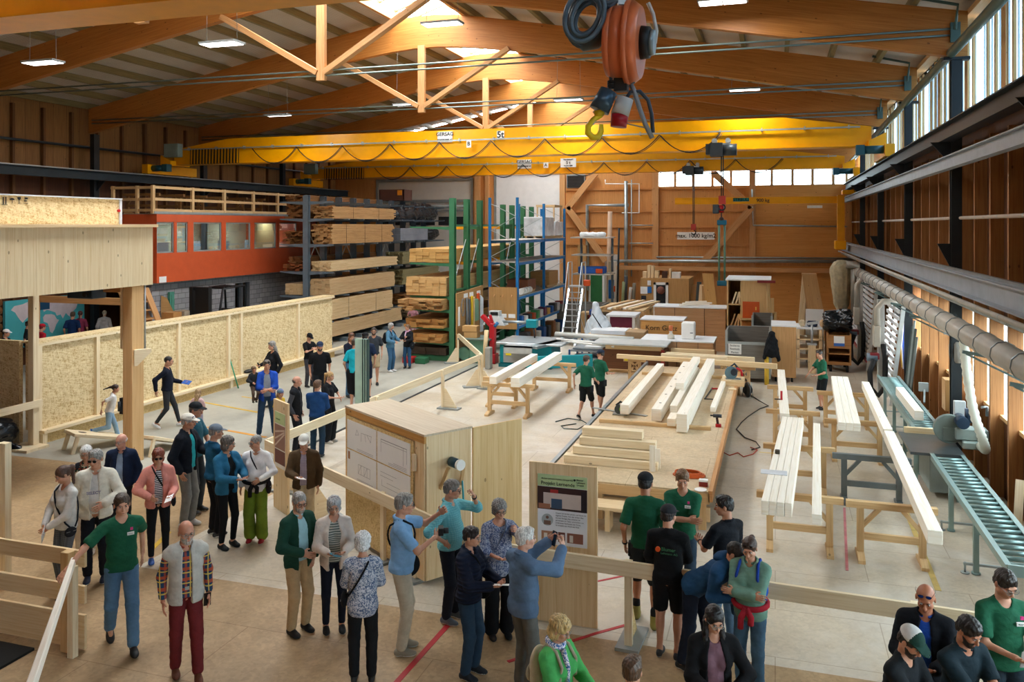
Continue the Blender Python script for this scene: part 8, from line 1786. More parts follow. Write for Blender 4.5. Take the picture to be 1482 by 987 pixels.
for k, (pa, pya, pb, pyb, w_, m) in enumerate(((999, 450, 1006, 412, .3, BROWNP), (1007, 450, 1012, 408, .22, plain('3a3f3c', .5)), (1013, 455, 1018, 412, .35, PALE), (1024, 455, 1022, 414, .4, BROWNP), (1034, 458, 1024, 396, .5, wood('veneer', 'd8a868', 'b88848', knots=.1)))):
 a, b = PY(pa, pya, 40.6-.3*k), PY(pb, pyb, 40.9-.3*k); a.z = .02; mb = MB(); mb.beam(a, b, w_, .05, (0, 1, 0));
 mb = MB(); mb.hexa([(a.x-w_/2, a.y, .02), (a.x+w_/2, a.y, .02), (a.x+w_/2, a.y+.05, .02), (a.x-w_/2, a.y+.05, .02), (b.x-w_/2, b.y, b.z), (b.x+w_/2, b.y, b.z), (b.x+w_/2, b.y+.05, b.z), (b.x-w_/2, b.y+.05, b.z)])
 single('leaning_sheet', mb, m, ['brown plywood sheet leaning right of the booth', 'dark grey sheet leaning between wooden ones', 'pale sheet leaning right of the dark one', 'brown sheet leaning second from the curved one', 'tall yellowish sheet leaning, the highest of the group'][k], 'sheet')
def stackx(pa, pb, y, dep, z0, z1, m, label, **k):
 x0, x1 = PY(pa, 400, y).x, PY(pb, 400, y).x
 return bundle('timber_bundle', x0, x1, y, y+dep, z0, z1, m, label, 'timber packs at the back', axis='x', **k)
def sup(x0, x1, y0, y1, z, label):
 mb = MB()
 for x_ in (x0+.2, (x0+x1)/2, x1-.3): mb.box(x_, x_+.12, y0, y1, 0, z, 1)
 t = single('support_blocks', mb, TREST, label, 'blocks'); t['kind'] = 'stuff' if False else 'thing'
LP = wood('larch_pack', 'cfa67c', 'a87f58', seam=.05, knots=.1)
stackx(947, 1050, 33.5, 1.2, .0, 1.68, LP, 'long tall strapped pack of planed boards at the back, below the leaning sheets', th=.14, rag=.01, straps=2)
mb = MB(); x0, x1 = PY(947, 400, 33.5).x, PY(1050, 400, 33.5).x; mb.box(x0-.05, x1+.05, 33.45, 34.75, 1.69, 1.73, 0); single('cover_board', mb, WB, 'white cover board on the long tall strapped pack', 'board')
for k in range(5): mb = MB(); x_ = PY(984+k*4, 400, 33.8).x; mb.beam((x_, 33.7+.1*k, 1.78+.05*(k % 3)), (x_+.8, 34.2, 1.80+.05*(k % 3)), .12, .06); single('white_batten', mb, WHITEW, 'short white batten heaped on the long tall pack', 'batten', 'short white battens on the tall pack')
x0, x1 = PY(928, 400, 31.0).x, PY(988, 400, 31.0).x; t = thing('plywood_crate', ((x0+x1)/2, 31.6, .0), 'yellow plywood crate with hand-painted lettering Korn Gietz', 'crate'); za, zb_ = .0, zz(464, 958, 31.0)
mb = MB(); mb.box(x0, x1, 31.0, 32.2, za, zb_, 0); part('crate_body', mb, wood('crate_ply', 'dca866', 'b98444', knots=.2), t); mb = MB(); mb.box(x0-.04, x1+.04, 30.96, 32.24, zb_, zb_+.05, 0); part('lid', mb, WB, t)
text('lettering', 'Korn Gietz', .26, BLACK, t, (-.02, -.62, zb_-.28), RX); text('lettering', 'Querlatten', .24, BLACK, t, (-.02, -.62, zb_-.60), RX)
stackx(928, 1032, 28.6, 1.5, .12, 1.0, LP, 'strapped pack of boards with pale top directly behind the long loose beams', th=.11, rag=.02, straps=3); x0, x1 = PY(928, 400, 28.6).x, PY(1032, 400, 28.6).x
mb = MB(); mb.box(x0-.03, x1+.03, 28.57, 30.12, 1.0, 1.04, 0); single('cover_board', mb, WB, 'pale cover board on the strapped pack in front of the lettered crate', 'board'); mb = MB()
for x_ in (x0+.2, (x0+x1)/2, x1-.35): mb.box(x_, x_+.12, 28.6, 30.1, 0, .12, 1)
single('support_battens', mb, TREST, 'bearers beneath the strapped pack', 'battens')
x0, x1 = PY(986, 400, 29.0).x, PY(1005, 400, 29.0).x; V, Q = sdf([ell(((x0+x1)/2, 29.3, 1.3), (.26, .28, .30))], .03)
t = thing('wrapped_cube', ((x0+x1)/2, 29.3, 1.04), 'white cube-shaped package on the strapped pack', 'package'); mb = MB(); mb.box(x0, x1, 29.0, 29.5, 1.04, 1.62); part('package_body', mb, WHITE, t, .03); mb = MB(); mb.box(x0+.3, x1-.05, 28.99, 29.0, 1.25, 1.29); part('label', mb, plain('8a8d90', .5), t)
x_ = PY(971, 400, 29.0).x; t = thing('glue_bottle', (x_, 29.0, 1.04), 'orange-capped clear bottle on the strapped pack left of the white package', 'bottle'); mb = MB(); mb.lathe((x_, 29.0, 1.04), [(.0, 0), (.12, 0), (.12, .12), (.05, .2), (.06, .3)], 14); part('bottle_body', mb, plain('c8c4b8', .3), t); mb = MB(); mb.cyl((x_, 29.0, 1.32), (x_, 29.0, 1.5), .07); part('orange_cap', mb, plain('c86a3a', .5), t)
mb = MB(); a, b = PY(971, 503, 28.3), PY(1034, 503, 28.3); mb.box(a.x, b.x, 28.3, 28.5, .5, .8, 0); single('square_beam', mb, PALE, 'single squared beam in front of the strapped pack', 'beam'); [single('support_block', MB().box(v, v+.2, 28.3, 28.5, 0, .5), TREST, 'block under the single squared beam', 'block', 'blocks under the squared beam') for v in (a.x+.3, b.x-.5)]
LB = 'long loose beams behind the platform'
a, b = P(893, 513, .95), P(1010, 522, .95); tb((a.x, a.y, .9), (-1.6, a.y-.2, .9), .14, .13, 'long loose beam with yellow tag, reaching farthest left', PALE, LB)
tb((-3.3, 26.35, .9), (-.6, 26.1, .9), .14, .15, 'rear loose beam crossing behind the long beams of the platform', PALE2, LB); tb((-3.4, 26.0, .92), (-1.4, 25.85, .92), .14, .13, 'middle loose beam between front and rear ones', PALE2, LB); tb((-1.75, 25.3, .9), (.05, 25.1, .9), .16, .15, 'front loose beam with its end right of the platform', PALE, LB)
mb = MB(); mb.box(a.x+.25, a.x+.35, a.y-.08, a.y-.06, .78, .92); single('yellow_tag', mb, plain('e8d020', .5), 'small yellow tag hanging under the left end of the long loose beam', 'tag')
for k, (x_, y_) in enumerate(((-4.2, 25.75), (-1.4, 26.0), (-.9, 25.3))):
 trestle(x_-.35, x_+.35, y_, ['left', 'middle', 'right'][k]+' narrow trestle under the long loose beams', .82, None, None)
for k in range(2):
 mb = MB(); mb.box(-4.3+k*2.4, -4.1+k*2.4, 25.2, 26.8, .02, .1, 1)
t = thing('pallet_stack', (-4.2, 28.0, 0), 'dark brown collapsible pallet box with grey sheet on top, behind the carpenters', 'pallet box')
mb = MB(); mb.box(-5.6, -3.5, 27.6, 28.9, .14, .8, 0); part('box_walls', mb, wood('dark_pallet', '7a4c2c', '4a2c18', seam=.2), t); mb = MB()
for y_ in (27.7, 28.2, 28.7): mb.box(-5.6, -3.5, y_, y_+.1, 0, .1, 0)
mb.box(-5.6, -3.5, 27.6, 28.9, .1, .14, 0); part('pallet_base', mb, TREST, t); mb = MB(); mb.box(-3.62, -3.5, 27.56, 27.62, 0, .85); part('red_corner', mb, plain('8a2a24', .5), t)
mb = MB(); mb.box(-5.9, -3.4, 27.3, 28.7, .98, 1.03, 0); part('grey_sheet', mb, plain('b6bab8', .4), t); mb = MB(); mb.box(-5.5, -3.6, 27.6, 28.8, .8, .98, 0); part('loose_boards', mb, STACK, t)
t = thing('cnc_bench', (-4.4, 33.0, 0), 'white-topped bench with dark red side panel behind the pallets', 'bench')
x0, x1 = PY(877, 400, 33).x, PY(920, 400, 33).x; zt_ = zz(456, 900, 33.0)
mb = MB(); mb.box(x0, x1, 33.0, 34.4, zt_-.08, zt_, 0); part('bench_top', mb, WB, t); mb = MB(); mb.box(x0+.1, x1-.1, 33.1, 33.16, zt_-.6, zt_-.08, 0); part('red_panel', mb, plain('6a1f38', .5), t); mb = MB()
for x_ in (x0+.05, x1-.15):
 for y_ in (33.05, 34.25): mb.box(x_, x_+.1, y_, y_+.1, 0, zt_-.08)
part('legs', mb, WHITE, t)
for k in range(5): mb = MB(); x_ = PY(884, 400, 31.5).x+k*.26; mb.beam((x_, 31.3, .82), (x_+.12, 32.2, .95), .16, .04); single('short_slat', mb, PALE2, 'short pale slat leaning in the row before the dark red bench', 'slat', 'short slats before the dark red bench')
mb = MB(); mb.box(PY(882, 400, 31.5).x-.05, PY(882, 400, 31.5).x+1.5, 31.2, 32.3, 0, .8); single('slat_bin', mb, wood('bin_wood', '9a6a3c', '5c3c20'), 'brown box holding the short slats', 'box')
x0, x1 = PY(905, 400, 30).x, PY(933, 400, 30).x; mb = MB(); mb.box(x0, x1, 30.0, 30.9, 0, 1.1); single('brown_carton', mb, plain('a88a66', .7), 'plain brown carton left of the lettered crate', 'box', bev=.02); mb = MB(); mb.box(x0+.0, x1-.3, 29.7, 29.95, .2, .75); single('dark_case', mb, plain('2c2220', .5), 'dark case in front of the plain brown carton', 'case', bev=.02)
mb = MB(); x_ = PY(892, 400, 30).x; mb.box(x_-.4, x_+.35, 29.8, 30.5, 0, .62); single('blue_bag_stack', mb, plain('3a6fc0', .5, 0, .3), 'blue and white plastic packs between the pallets and the brown carton', 'packs', bev=.05)
V, Q = sdf([ell((PY(866, 400, 31.5).x, 31.5, .75), (.55, .35, .8)), cap((PY(862, 400, 31.5).x, 31.5, 1.9), (PY(870, 400, 31.5).x, 31.4, .6), .12, .5)], .04, .1, 0, (), [((0, 0, .02), (0, 0, -1))])
o = link('draped_sheet', np_mesh('draped_sheet', [(fold(V, Q, .05, (7, 7, 5)), Q, 0)]), plain('c4cdd4', .4, 0, .08)); tag(o, 'translucent plastic sheet draped over a stand behind the blue trolleys', 'sheet'); mb = MB(); a = PY(861, 458, 31.1); mb.beam((a.x-.1, 31.1, a.z+.1), (a.x+.75, 31.0, .4), .04, .03); single('dark_strap', mb, BLACK, 'dark diagonal strip across the draped plastic sheet', 'strap')
x0, x1 = PY(876, 400, 36).x, PY(925, 400, 36).x
for k in range(7): mb = MB(); x_ = x0+k*.22; mb.beam((x_, 34.6, 1.45+.03*(k % 2)), (x_+.75, 38.0, 1.5+.03*(k % 2)), .16, .07); single('sloping_board', mb, [PALE, ROUGHB, WHITEW][k % 3], 'long board in the fan laid on the bench behind the dark red panel', 'board', 'boards fanned out on the rear bench')
mb = MB(); mb.box(x0-.1, x1+.4, 34.7, 38.0, 1.3, 1.4, 0)
for a in (x0, x1+.2):
 for b in (34.8, 37.8): mb.box(a, a+.1, b, b+.1, 0, 1.3)
single('rear_bench', mb, TREST, 'wooden bench carrying the fanned boards', 'bench')
for k, (px, c_, lb) in enumerate(((856, '8a3a34', 'red'), (848, 'c4a070', 'tan'), (860, '2a4a90', 'blue'))): x_ = PY(px, 400, 36.5).x; mb = MB(); mb.box(x_-.2, x_+.2, 36.3, 36.7, 0, 1.0+.1*k); single('bin_content', mb, plain(c_, .6), lb+' container among the clutter left of the draped plastic sheet', 'container', bev=.04)
for k in range(4): x_ = PY(722+k*14, 400, 36.0).x;
t = thing('blue_carton_pile', (PY(845, 400, 39.5).x, 39.5, 2.6), 'blue and orange printed packs on the lowest grey plank shelf', 'packs'); a = PY(833, 400, 39.5).x; mb = MB(); mb.box(a, a+1.3, 40.0, 40.8, 2.6, 2.95); part('blue_packs', mb, plain('2a62b8', .5, 0, .2), t, .04); mb = MB(); mb.box(a+.9, a+1.25, 39.95, 40.3, 2.62, 2.85); part('orange_pack', mb, ORANGE, t, .03)
def container(pa, pb, y, dep, h, label, sign=False):
 x0, x1 = PY(pa, 400, y).x, PY(pb, 400, y).x; t = thing('waste_container', ((x0+x1)/2, y+dep/2, 0), label, 'container')
 for q_ in ((x0, x1, y, y+.05, .2, h-.35, 0), (x0, x1, y+dep-.05, y+dep, .2, h, 0), (x0, x0+.05, y, y+dep, .2, h, 1), (x1-.05, x1, y, y+dep, .2, h, 1)): mb = MB(); mb.box(*q_); part('side_wall', mb, GREYW, t)
 mb = MB(); mb.box(x0, x1, y, y+dep, .14, .2, 0); part('bottom', mb, GREYW, t); mb = MB(); mb.box(x0-.01, x0+.06, y-.01, y+.06, .14, h+.02); mb.box(x1-.06, x1+.01, y-.01, y+.06, .14, h+.02); mb.box(x0, x1, y-.02, y+.0, h-.42, h-.33, 0); part('metal_edges', mb, GALV, t)
 for a in (x0+.15, x1-.15):
  for b in (y+.15, y+dep-.15): mb = MB(); mb.cyl((a-.03, b, .07), (a+.03, b, .07), .07, n=12); part('caster', mb, RUBBER, t)
 if sign:
  a, b = PY(1054, 512, y-.02), PY(1073, 498, y-.02); mb = MB(); mb.box(a.x, b.x, y-.03, y-.015, a.z, b.z); part('sign_plate', mb, WHITE, t)
  for k, s_ in enumerate(('Sauberes', 'Restholz', 'Platten')): text('lettering', s_, .085, BLACK, t, ((a.x+b.x)/2-t.location.x, y-.04-t.location.y, b.z-(b.z-a.z)*(k+.5)/3), RX)
container(1050, 1115, 27.2, 1.5, 1.62, 'large grey waste container with a white notice, right behind the platform', True); container(1088, 1118, 30.6, 1.4, 1.75, 'second grey container partly hidden behind the first one')
V, Q = sdf([cap((.0, 0, .55), (0, 0, 0), .10, .2), cap((-.1, .02, .35), (-.22, 0, -.2), .07, .06), cap((.1, .02, .35), (.2, 0, -.25), .07, .06)], .02, .05)
jx = PY(1117, 500, 27.0); V = V+np.array([jx.x, 26.95, 1.05]); o = link('hanging_jacket', np_mesh('hanging_jacket', [(fold(V, Q, .02, (9, 9, 9)), Q, 0)]), cloth('16181c')); tag(o, 'black work jacket hung on the corner of the waste container', 'jacket')
x0, x1 = PY(1117, 400, 27.6).x, PY(1152, 400, 27.6).x; zt_ = zz(473, 1135, 27.6)
t = thing('plywood_cabinet', ((x0+x1)/2, 28.2, 0), 'tall plain plywood cabinet on casters with white top right of the waste container', 'cabinet'); mb = MB(); mb.box(x0, x1, 27.6, 29.0, .15, zt_, 2); part('carcass', mb, wood('cab_ply', 'd3a672', 'aa7f4e', knots=.3), t); mb = MB(); mb.box(x0-.02, x1+.02, 27.58, 29.02, zt_, zt_+.04, 0); part('top_panel', mb, WB, t)
for a in (x0+.12, x1-.12): mb = MB(); mb.cyl((a-.03, 27.7, .075), (a+.03, 27.7, .075), .075, n=12); part('caster', mb, RUBBER, t)
mb = MB(); mb.cyl(((x0-.15), 27.0, 0), (x0-.15, 27.0, .9), .07); mb.cyl((x0-.15, 27.0, .9), (x0-.15, 27.0, 1.0), .09); single('yellow_post', mb, plain('d8b23a', .5), 'short yellow post in front of the plywood cabinet', 'post')
Yu = 32.5; x0, x1 = PY(1052, 400, Yu).x, PY(1114, 400, Yu).x; xm = PY(1071.5, 400, Yu).x; zt_ = zz(406, 1080, Yu)
t = thing('workshop_cupboard', ((x0+x1)/2, Yu+1, 0), 'tall workshop cupboard with white top, open shelves of offcuts and an orange hatch', 'cupboard'); BP = wood('cupboard_ply', 'e0bd86', 'b8905a', knots=.15)
mb = MB(); mb.box(xm, x1, Yu, Yu+2.2, 0, zt_, 2); part('closed_half', mb, BP, t); mb = MB(); mb.box(x0, x0+.05, Yu, Yu+2.2, 0, zt_); mb.box(x0, xm, Yu+2.1, Yu+2.2, 0, zt_, 2); part('side_panel', mb, BP, t)
for z in (.5, 1.1, 1.95): mb = MB(); mb.box(x0, xm, Yu, Yu+2.1, z, z+.05, 1); part('shelf', mb, BP, t)
mb = MB(); mb.box(x0-.05, x1+.05, Yu-.1, Yu+2.4, zt_, zt_+.05, 0); part('white_top', mb, WHITE, t)
a, b = PY(1076, 459, Yu), PY(1098, 438, Yu); mb = MB(); mb.box(a.x, b.x, Yu-.03, Yu, a.z, b.z); mb.box(a.x-.03, b.x+.03, Yu-.015, Yu, a.z-.04, b.z+.03); part('orange_hatch', mb, plain('c8561c', .5), t); mb = MB(); mb.box(b.x-.12, b.x-.08, Yu-.05, Yu-.03, (a.z+b.z)/2, (a.z+b.z)/2+.12); part('hatch_knob', mb, plain('e8c860', .3, .6), t)
mb = MB(); a = PY(1072, 460, Yu); mb.box(xm, x1-.1, Yu-.2, Yu, a.z-.05, a.z, 0); part('ledge', mb, BP, t); mb = MB(); mb.box(xm+.05, x1-.2, Yu-.015, Yu, .05, a.z-.1); part('orange_base', mb, wood('orange_ply', 'b8783a', '945c28'), t)
for k in range(14):
 z = (.55, 1.15, 2.0)[k % 3]; x_ = x0+.1+.045*k; mb = MB(); mb.beam((x_, Yu+.1, z), (min(x_+.15, xm-.05), Yu+.15, z+.45), .04, .05); single('offcut_strip', mb, [PALE, TREST, PALE2][k % 3], 'wooden offcut strip standing in the open shelves of the workshop cupboard', 'offcut', 'offcut strips in the workshop cupboard')
a = PY(1098, 407, Yu-.2); mb = MB(); mb.box(a.x-.05, a.x+.6, Yu-.25, Yu-.12, a.z-.06, a.z+.03, 0); single('red_brush', mb, plain('7a1c1c', .5), 'dark red brush head at the upper right corner of the workshop cupboard', 'brush'); mb = MB(); mb.cyl((a.x+.3, Yu-.15, .05), (a.x+.3, Yu-.15, a.z), .02); single('broom', mb, TREST, 'thin handle standing against the workshop cupboard', 'handle')
for k, (pa, pt) in enumerate(((1117, 432), (1121, 452))): a = PY(pa, pt, Yu); mb = MB(); mb.box(a.x-.06, a.x+.08, Yu, Yu+.1, 0, a.z); single('upright_plank', mb, BP, ['taller', 'shorter'][k]+' upright plank at the right side of the workshop cupboard', 'plank')
for k, (pa, pb, pc, pd, w_, m, lb) in enumerate(((1158, 1164, 1153, 396, .25, PALE, 'narrow leaning panel pack, left side of the steep A-shaped pair'), (1182, 1188, 1172, 396, .75, wood('aframe', 'dcb27c', 'b98c58', seam=.1), 'wide leaning panel pack, right side of the steep A-shaped pair'))):
 Ya = 38; a = PY(pa if k == 0 else 1187, 470, Ya); b = PY(1165 if k == 0 else 1171, 396, Ya+.6); mb = MB(); mb.hexa([(a.x-w_/2, Ya, 0), (a.x+w_/2, Ya, 0), (a.x+w_/2, Ya+.5, 0), (a.x-w_/2, Ya+.5, 0), (b.x-w_*.4, Ya+.5, b.z), (b.x+w_*.4, Ya+.5, b.z), (b.x+w_*.4, Ya+1.0, b.z), (b.x-w_*.4, Ya+1.0, b.z)]); single('leaning_panel_pack', mb, m, lb, 'panels')
a = PY(1168, 440, 39.0); mb = MB(); mb.box(a.x-.25, a.x+.25, 38.9, 39.2, 0, zz(415, 1168, 39)); single('boxed_tool_rack', mb, plain('b8946a', .6, 0, .3), 'narrow brown box standing between the A-shaped panels', 'box')
Yb = 30.5; x0, x1 = PY(1153, 400, Yb).x, PY(1190, 400, Yb).x; zt_ = zz(474, 1165, Yb)
t = thing('shelf_bench', ((x0+x1)/2, Yb+.6, 0), 'open wooden shelf bench with clutter between the plywood cabinet and the cart', 'bench'); mb = MB(); mb.box(x0, x1, Yb, Yb+1.2, zt_-.06, zt_, 0); part('bench_top', mb, WB, t)
for a in (x0, x1-.1): mb = MB(); mb.box(a, a+.1, Yb, Yb+1.2, 0, zt_-.06); part('side_panel', mb, PALE, t)
for z in (.3, .65, .98): mb = MB(); mb.box(x0, x1, Yb, Yb+1.2, z, z+.04, 0); part('shelf', mb, PALE, t)
for k, (dx, w_, h_, c_, lb) in enumerate(((.1, .2, .22, 'c8b898', 'beige tin on the shelf bench'), (.35, .35, .2, '26304a', 'navy cloth bundle on the shelf bench'), (.78, .3, .25, 'c8a47a', 'brown paper bag on the shelf bench'))): mb = MB(); mb.box(x0+dx, x0+dx+w_, Yb+.2, Yb+.5, zt_, zt_+h_); single('bench_item', mb, plain(c_, .6, 0, .2), lb, 'item', bev=.05)
a, b = PY(1166, 474, 31.9), PY(1192, 448, 31.9); mb = MB(); mb.box(a.x, b.x, 31.9, 31.95, 0, b.z); single('white_sheet', mb, WHITE, 'white panel standing behind the shelf bench', 'panel')
a = PY(1175, 497, 29.6); t = thing('drill_stand', (a.x, 29.6, 0), 'grey drill stand on a slim wooden pedestal near the carpenter', 'drill stand'); mb = MB(); mb.box(a.x-.12, a.x+.12, 29.5, 29.7, 0, .95); part('pedestal', mb, PALE, t); mb = MB(); mb.cyl((a.x, 29.6, .95), (a.x, 29.6, 1.7), .04); mb.beam((a.x-.15, 29.6, 1.65), (a.x+.2, 29.6, 1.72), .08, .08); mb.box(a.x-.15, a.x+.15, 29.5, 29.7, .95, 1.0); part('stand_column', mb, plain('b4b8ba', .4, .4), t)
Yc = 30.0; x0, x1 = PY(1197, 400, Yc).x, PY(1232, 400, Yc).x; zt_ = zz(483, 1215, Yc)
t = thing('offcut_cart', ((x0+x1)/2, Yc+.7, 0), 'brown plywood cart on large casters with a paper label', 'cart'); CW = wood('cart_ply', 'b5834e', '865a30', knots=.2)
mb = MB(); mb.box(x0, x1, Yc+1.3, Yc+1.35, .25, zt_, 0); mb.box(x0, x0+.05, Yc, Yc+1.35, .25, zt_); mb.box(x1-.05, x1, Yc, Yc+1.35, .25, zt_); part('cart_sides', mb, CW, t); mb = MB(); mb.box(x0, x1, Yc-.02, Yc+.03, zt_-.5, zt_-.05, 0); part('front_board', mb, CW, t); mb = MB(); mb.box(x0, x1, Yc-.02, Yc+.03, .25, .35, 0); part('front_board', mb, CW, t)
for z in (.25, .6): mb = MB(); mb.box(x0, x1, Yc, Yc+1.3, z, z+.04, 0); part('shelf', mb, CW, t)
for a in (x0+.12, x1-.12):
 for b in (Yc+.1, Yc+1.2): mb = MB(); mb.cyl((a-.04, b, .12), (a+.04, b, .12), .12, n=14); part('caster', mb, RUBBER, t)
mb = MB(); xc = (x0+x1)/2; mb.box(xc-.17, xc+.17, Yc-.035, Yc-.02, zt_-.32, zt_-.08); part('paper_label', mb, WHITE, t); mb = MB(); mb.box(xc-.17, xc+.17, Yc-.035, Yc-.021, zt_-.42, zt_-.32); part('blue_label', mb, plain('2a62b0', .5), t)
V, Q = sdf([ell((xc-.2, Yc+.6, zt_+.35), (.45, .6, .38)), ell((xc+.25, Yc+.6, zt_+.4), (.4, .6, .42))], .035, .1, 0, (), [((0, 0, zt_+.005), (0, 0, -1)), ((0, 0, zt_+.78), (0, 0, 1)), ((x0-.08, 0, 0), (-1, 0, 0)), ((x1+.05, 0, 0), (1, 0, 0))])
o = link('black_pack', np_mesh('black_pack', [(fold(V, Q, .05, (5, 5, 14)), Q, 0)]), plain('10161a', .22, 0, .1, 0, None, .5, .5, 6)); tag(o, 'large black foil-wrapped pack lying on the plywood cart', 'pack')
Yd = 40.0; a = PY(1218, 400, Yd); t = thing('dust_collector', (a.x, Yd, 0), 'cream cloth dust bag hanging above a grey collector in the right rear corner', 'dust collector')
V, Q = sdf([cap((0, 0, zz(392, 1218, Yd)), (0, 0, zz(435, 1218, Yd)), .5, .34), cap((0, 0, zz(435, 1218, Yd)), (0, 0, zz(450, 1218, Yd)), .3, .2)], .05, .1); V = V+np.array([a.x, Yd, 0]); link('cloth_bag', np_mesh('cloth_bag', [(fold(V, Q, .04, (12, 12, 1)), Q, 0)]), cloth('d9cfae'), t).location = (-a.x, -Yd, 0)
zl = zz(450, 1218, Yd); mb = MB(); mb.box(a.x-.3, a.x+.3, Yd-.3, Yd+.3, 0, zl); part('collector_base', mb, plain('9aa4b4', .5), t, .02); mb = MB(); mb.tube([(a.x+.5, Yd-.6, 1.0), (a.x+.5, Yd-.6, 3.0), (a.x+.9, Yd-.6, 3.25), (3.0, Yd-.6, 3.25)], .17, 12); part('bent_duct', mb, plain('aaa79c', .4, .3), t)
def vsaw(y0, y1, xs, label, z1=3.0, n=16):
 t = thing('vertical_panel_saw', (xs, (y0+y1)/2, 0), label, 'panel saw', 'vertical panel saws at the right wall')
 for k in range(n): z = .35+(z1-.45)*k/(n-1); xa = xs+.28*z/z1; mb = MB(); mb.beam((xa, y0, z), (xa, y1, z), .05, .10); part('support_slat', mb, plain('dcdedf', .4) if k else plain('b03038', .4), t)
 for y_ in (y0, (y0+y1)/2, y1): mb = MB(); mb.beam((xs+.06, y_, 0), (xs+.38, y_, z1+.1), .1, .1, (0, 1, 0)); part('frame_post', mb, plain('c4c8c6', .4), t)
 mb = MB(); mb.box(xs-.18, xs+.0, y0+.9, y0+1.1, .15, z1+.15, 2); part('saw_beam', mb, plain('b9bcba', .4), t, .01)
 mb = MB(); mb.box(xs-.3, xs-.12, y0+.75, y0+1.15, 1.5, 2.1); part('control_box', mb, plain('bdb8aa', .5), t, .02); mb = MB(); mb.box(xs-.4, xs-.15, y0+.75, y0+1.0, 1.15, 1.32); part('saw_head', mb, plain('8a2630', .4), t, .01); mb = MB(); mb.cyl((xs-.48, y0+.85, 1.2), (xs-.2, y0+.85, 1.2), .12); part('saw_motor', mb, plain('6f8090', .4), t)
 mb = MB(); mb.tube([(xs-.3, y0+.7, 1.15), (xs-.42, y0+.65, .8), (xs-.4, y0+.6, .35), (xs-.2, y0+.6, .15), (xs-.02, y0+.65, .4), (xs-.0, y0+.75, 1.2), (xs-.05, y0+.8, 1.6)], .075, 10); part('suction_hose', mb, BLACK, t)
 mb = MB(); mb.tube([(xs-.2, y0+.9, 2.1), (xs-.2, y0+.9, z1-.1), (xs-.05, y0+.9, z1+.1), (xs+.5, y0+.9, z1+.1)], .09, 10); part('exhaust_pipe', mb, plain('b3afa4', .4, .2), t)
vsaw(30.5, 36.5, 2.95, 'large white slatted panel saw at the right wall, the farther one'); vsaw(24.9, 27.3, 3.0, 'smaller slatted panel saw with black hose, the nearer one', 2.7, 13)
mb = MB(); a = PX(1304, 445, 3.45); mb.cyl((3.35, a.y, a.z), (3.5, a.y, a.z), .28, n=20); single('cable_drum', mb, BLACK, 'round black drum hanging above the nearer panel saw', 'drum')
def hk(px, py, F=3.7): r = (px-CX)/FPX*F; return Vector((r*CT-F*ST, r*ST+F*CT, HC+(CY-py)/FPX*F))
VR = Vector((CT, ST, 0)); VF = Vector((-ST, CT, 0)); UZ = Vector((0, 0, 1))
c = hk(912, 62); t = thing('cable_balancer', (c.x, c.y, 7.6), 'orange disc-shaped balancer hanging close to the viewer at the top', 'balancer')
ax_ = (VR*.94-VF*.30-UZ*.05).normalized(); OR = plain('d9764a', .3, 0, .08)
def part_w(nm, mb, m, bev=0): return part(nm, mb, m, t, bev)
mb = MB(); mb.cyl(c+ax_*-.012-UZ*0, c+ax_*.012, .19, .19, n=32); mb.cyl(c+ax_*.012, c+ax_*.05, .19, .16, n=32); part_w('orange_disc', mb, OR)
mb = MB(); mb.cyl(c-ax_*.10, c-ax_*.07, .15, .165, n=32); mb.cyl(c-ax_*.07, c-ax_*.012, .165, .165, n=32); part_w('orange_drum', mb, OR)
mb = MB(); mb.cyl(c+ax_*.05, c+ax_*.09, .075, .07, n=24); part_w('black_hub', mb, BLACK); mb = MB(); mb.cyl(c+ax_*.09, c+ax_*.11, .06, .055, n=24); part_w('grey_cap', mb, plain('8a9aa0', .3, .4))
q0 = c-UZ*.17-ax_*.04; mb = MB(); mb.box(q0.x-.03, q0.x+.03, q0.y-.03, q0.y+.03, q0.z-.05, q0.z+.02); part_w('cable_outlet', mb, BLACK, .004)
g0 = hk(907, 97); g1 = hk(913, 122); mb = MB(); mb.cyl(g0+UZ*.01, g0-UZ*.005, .04, .037, n=18); mb.cyl(g0, g1, .026, .02, n=14); part_w('strain_relief', mb, plain('4c5a62', .5))
mb = MB(); mb.tube([g1, hk(918, 132), hk(926, 158), hk(934, 180), hk(944, 200)], .011, 8); part_w('braided_cable', mb, plain('8e9498', .5, .3, .4))
mb = MB(); mb.tube([hk(938, 4), hk(945, 20), hk(950, 45), hk(948, 62), hk(941, 67)], .009, 8); part_w('white_wire', mb, plain('c8c8c4', .4))
mb = MB(); mb.beam(c+UZ*.17-VR*.03, Vector((c.x, c.y, 7.6))-VR*.03, .05, .03, tuple(VF)); part_w('suspension_bar', mb, STEEL)
t = thing('coiled_cable', tuple(hk(847, 30)), 'thick bundle of coiled blue-grey cable beside the orange balancer', 'cable'); CB = plain('465864', .38, 0, .15)
for k in range(7):
 mb = MB(); cc = hk(846+1.2*k, 22+1.5*k, 3.6+.035*k); rx_, rz_ = (.085, .06, .075, .05, .09, .066, .078)[k], (.115, .085, .105, .07, .125, .095, .11)[k]
 mb.tube([cc+VR*(rx_*math.cos(u)+.02*math.sin(u))+UZ*(rz_*math.sin(u)) for u in np.linspace(0, 2*math.pi, 28)[:-1]], .011, 8, closed=True); part('cable_turn', mb, CB, t)
mb = MB(); mb.tube([hk(873, 0, 3.75), hk(875, 25, 3.75), hk(872, 45, 3.75), hk(860, 60, 3.75), hk(845, 64, 3.75), hk(835, 58, 3.75)], [.012, .03, .038, .04, .034, .02], 10); part('cable_sleeve', mb, CB, t)
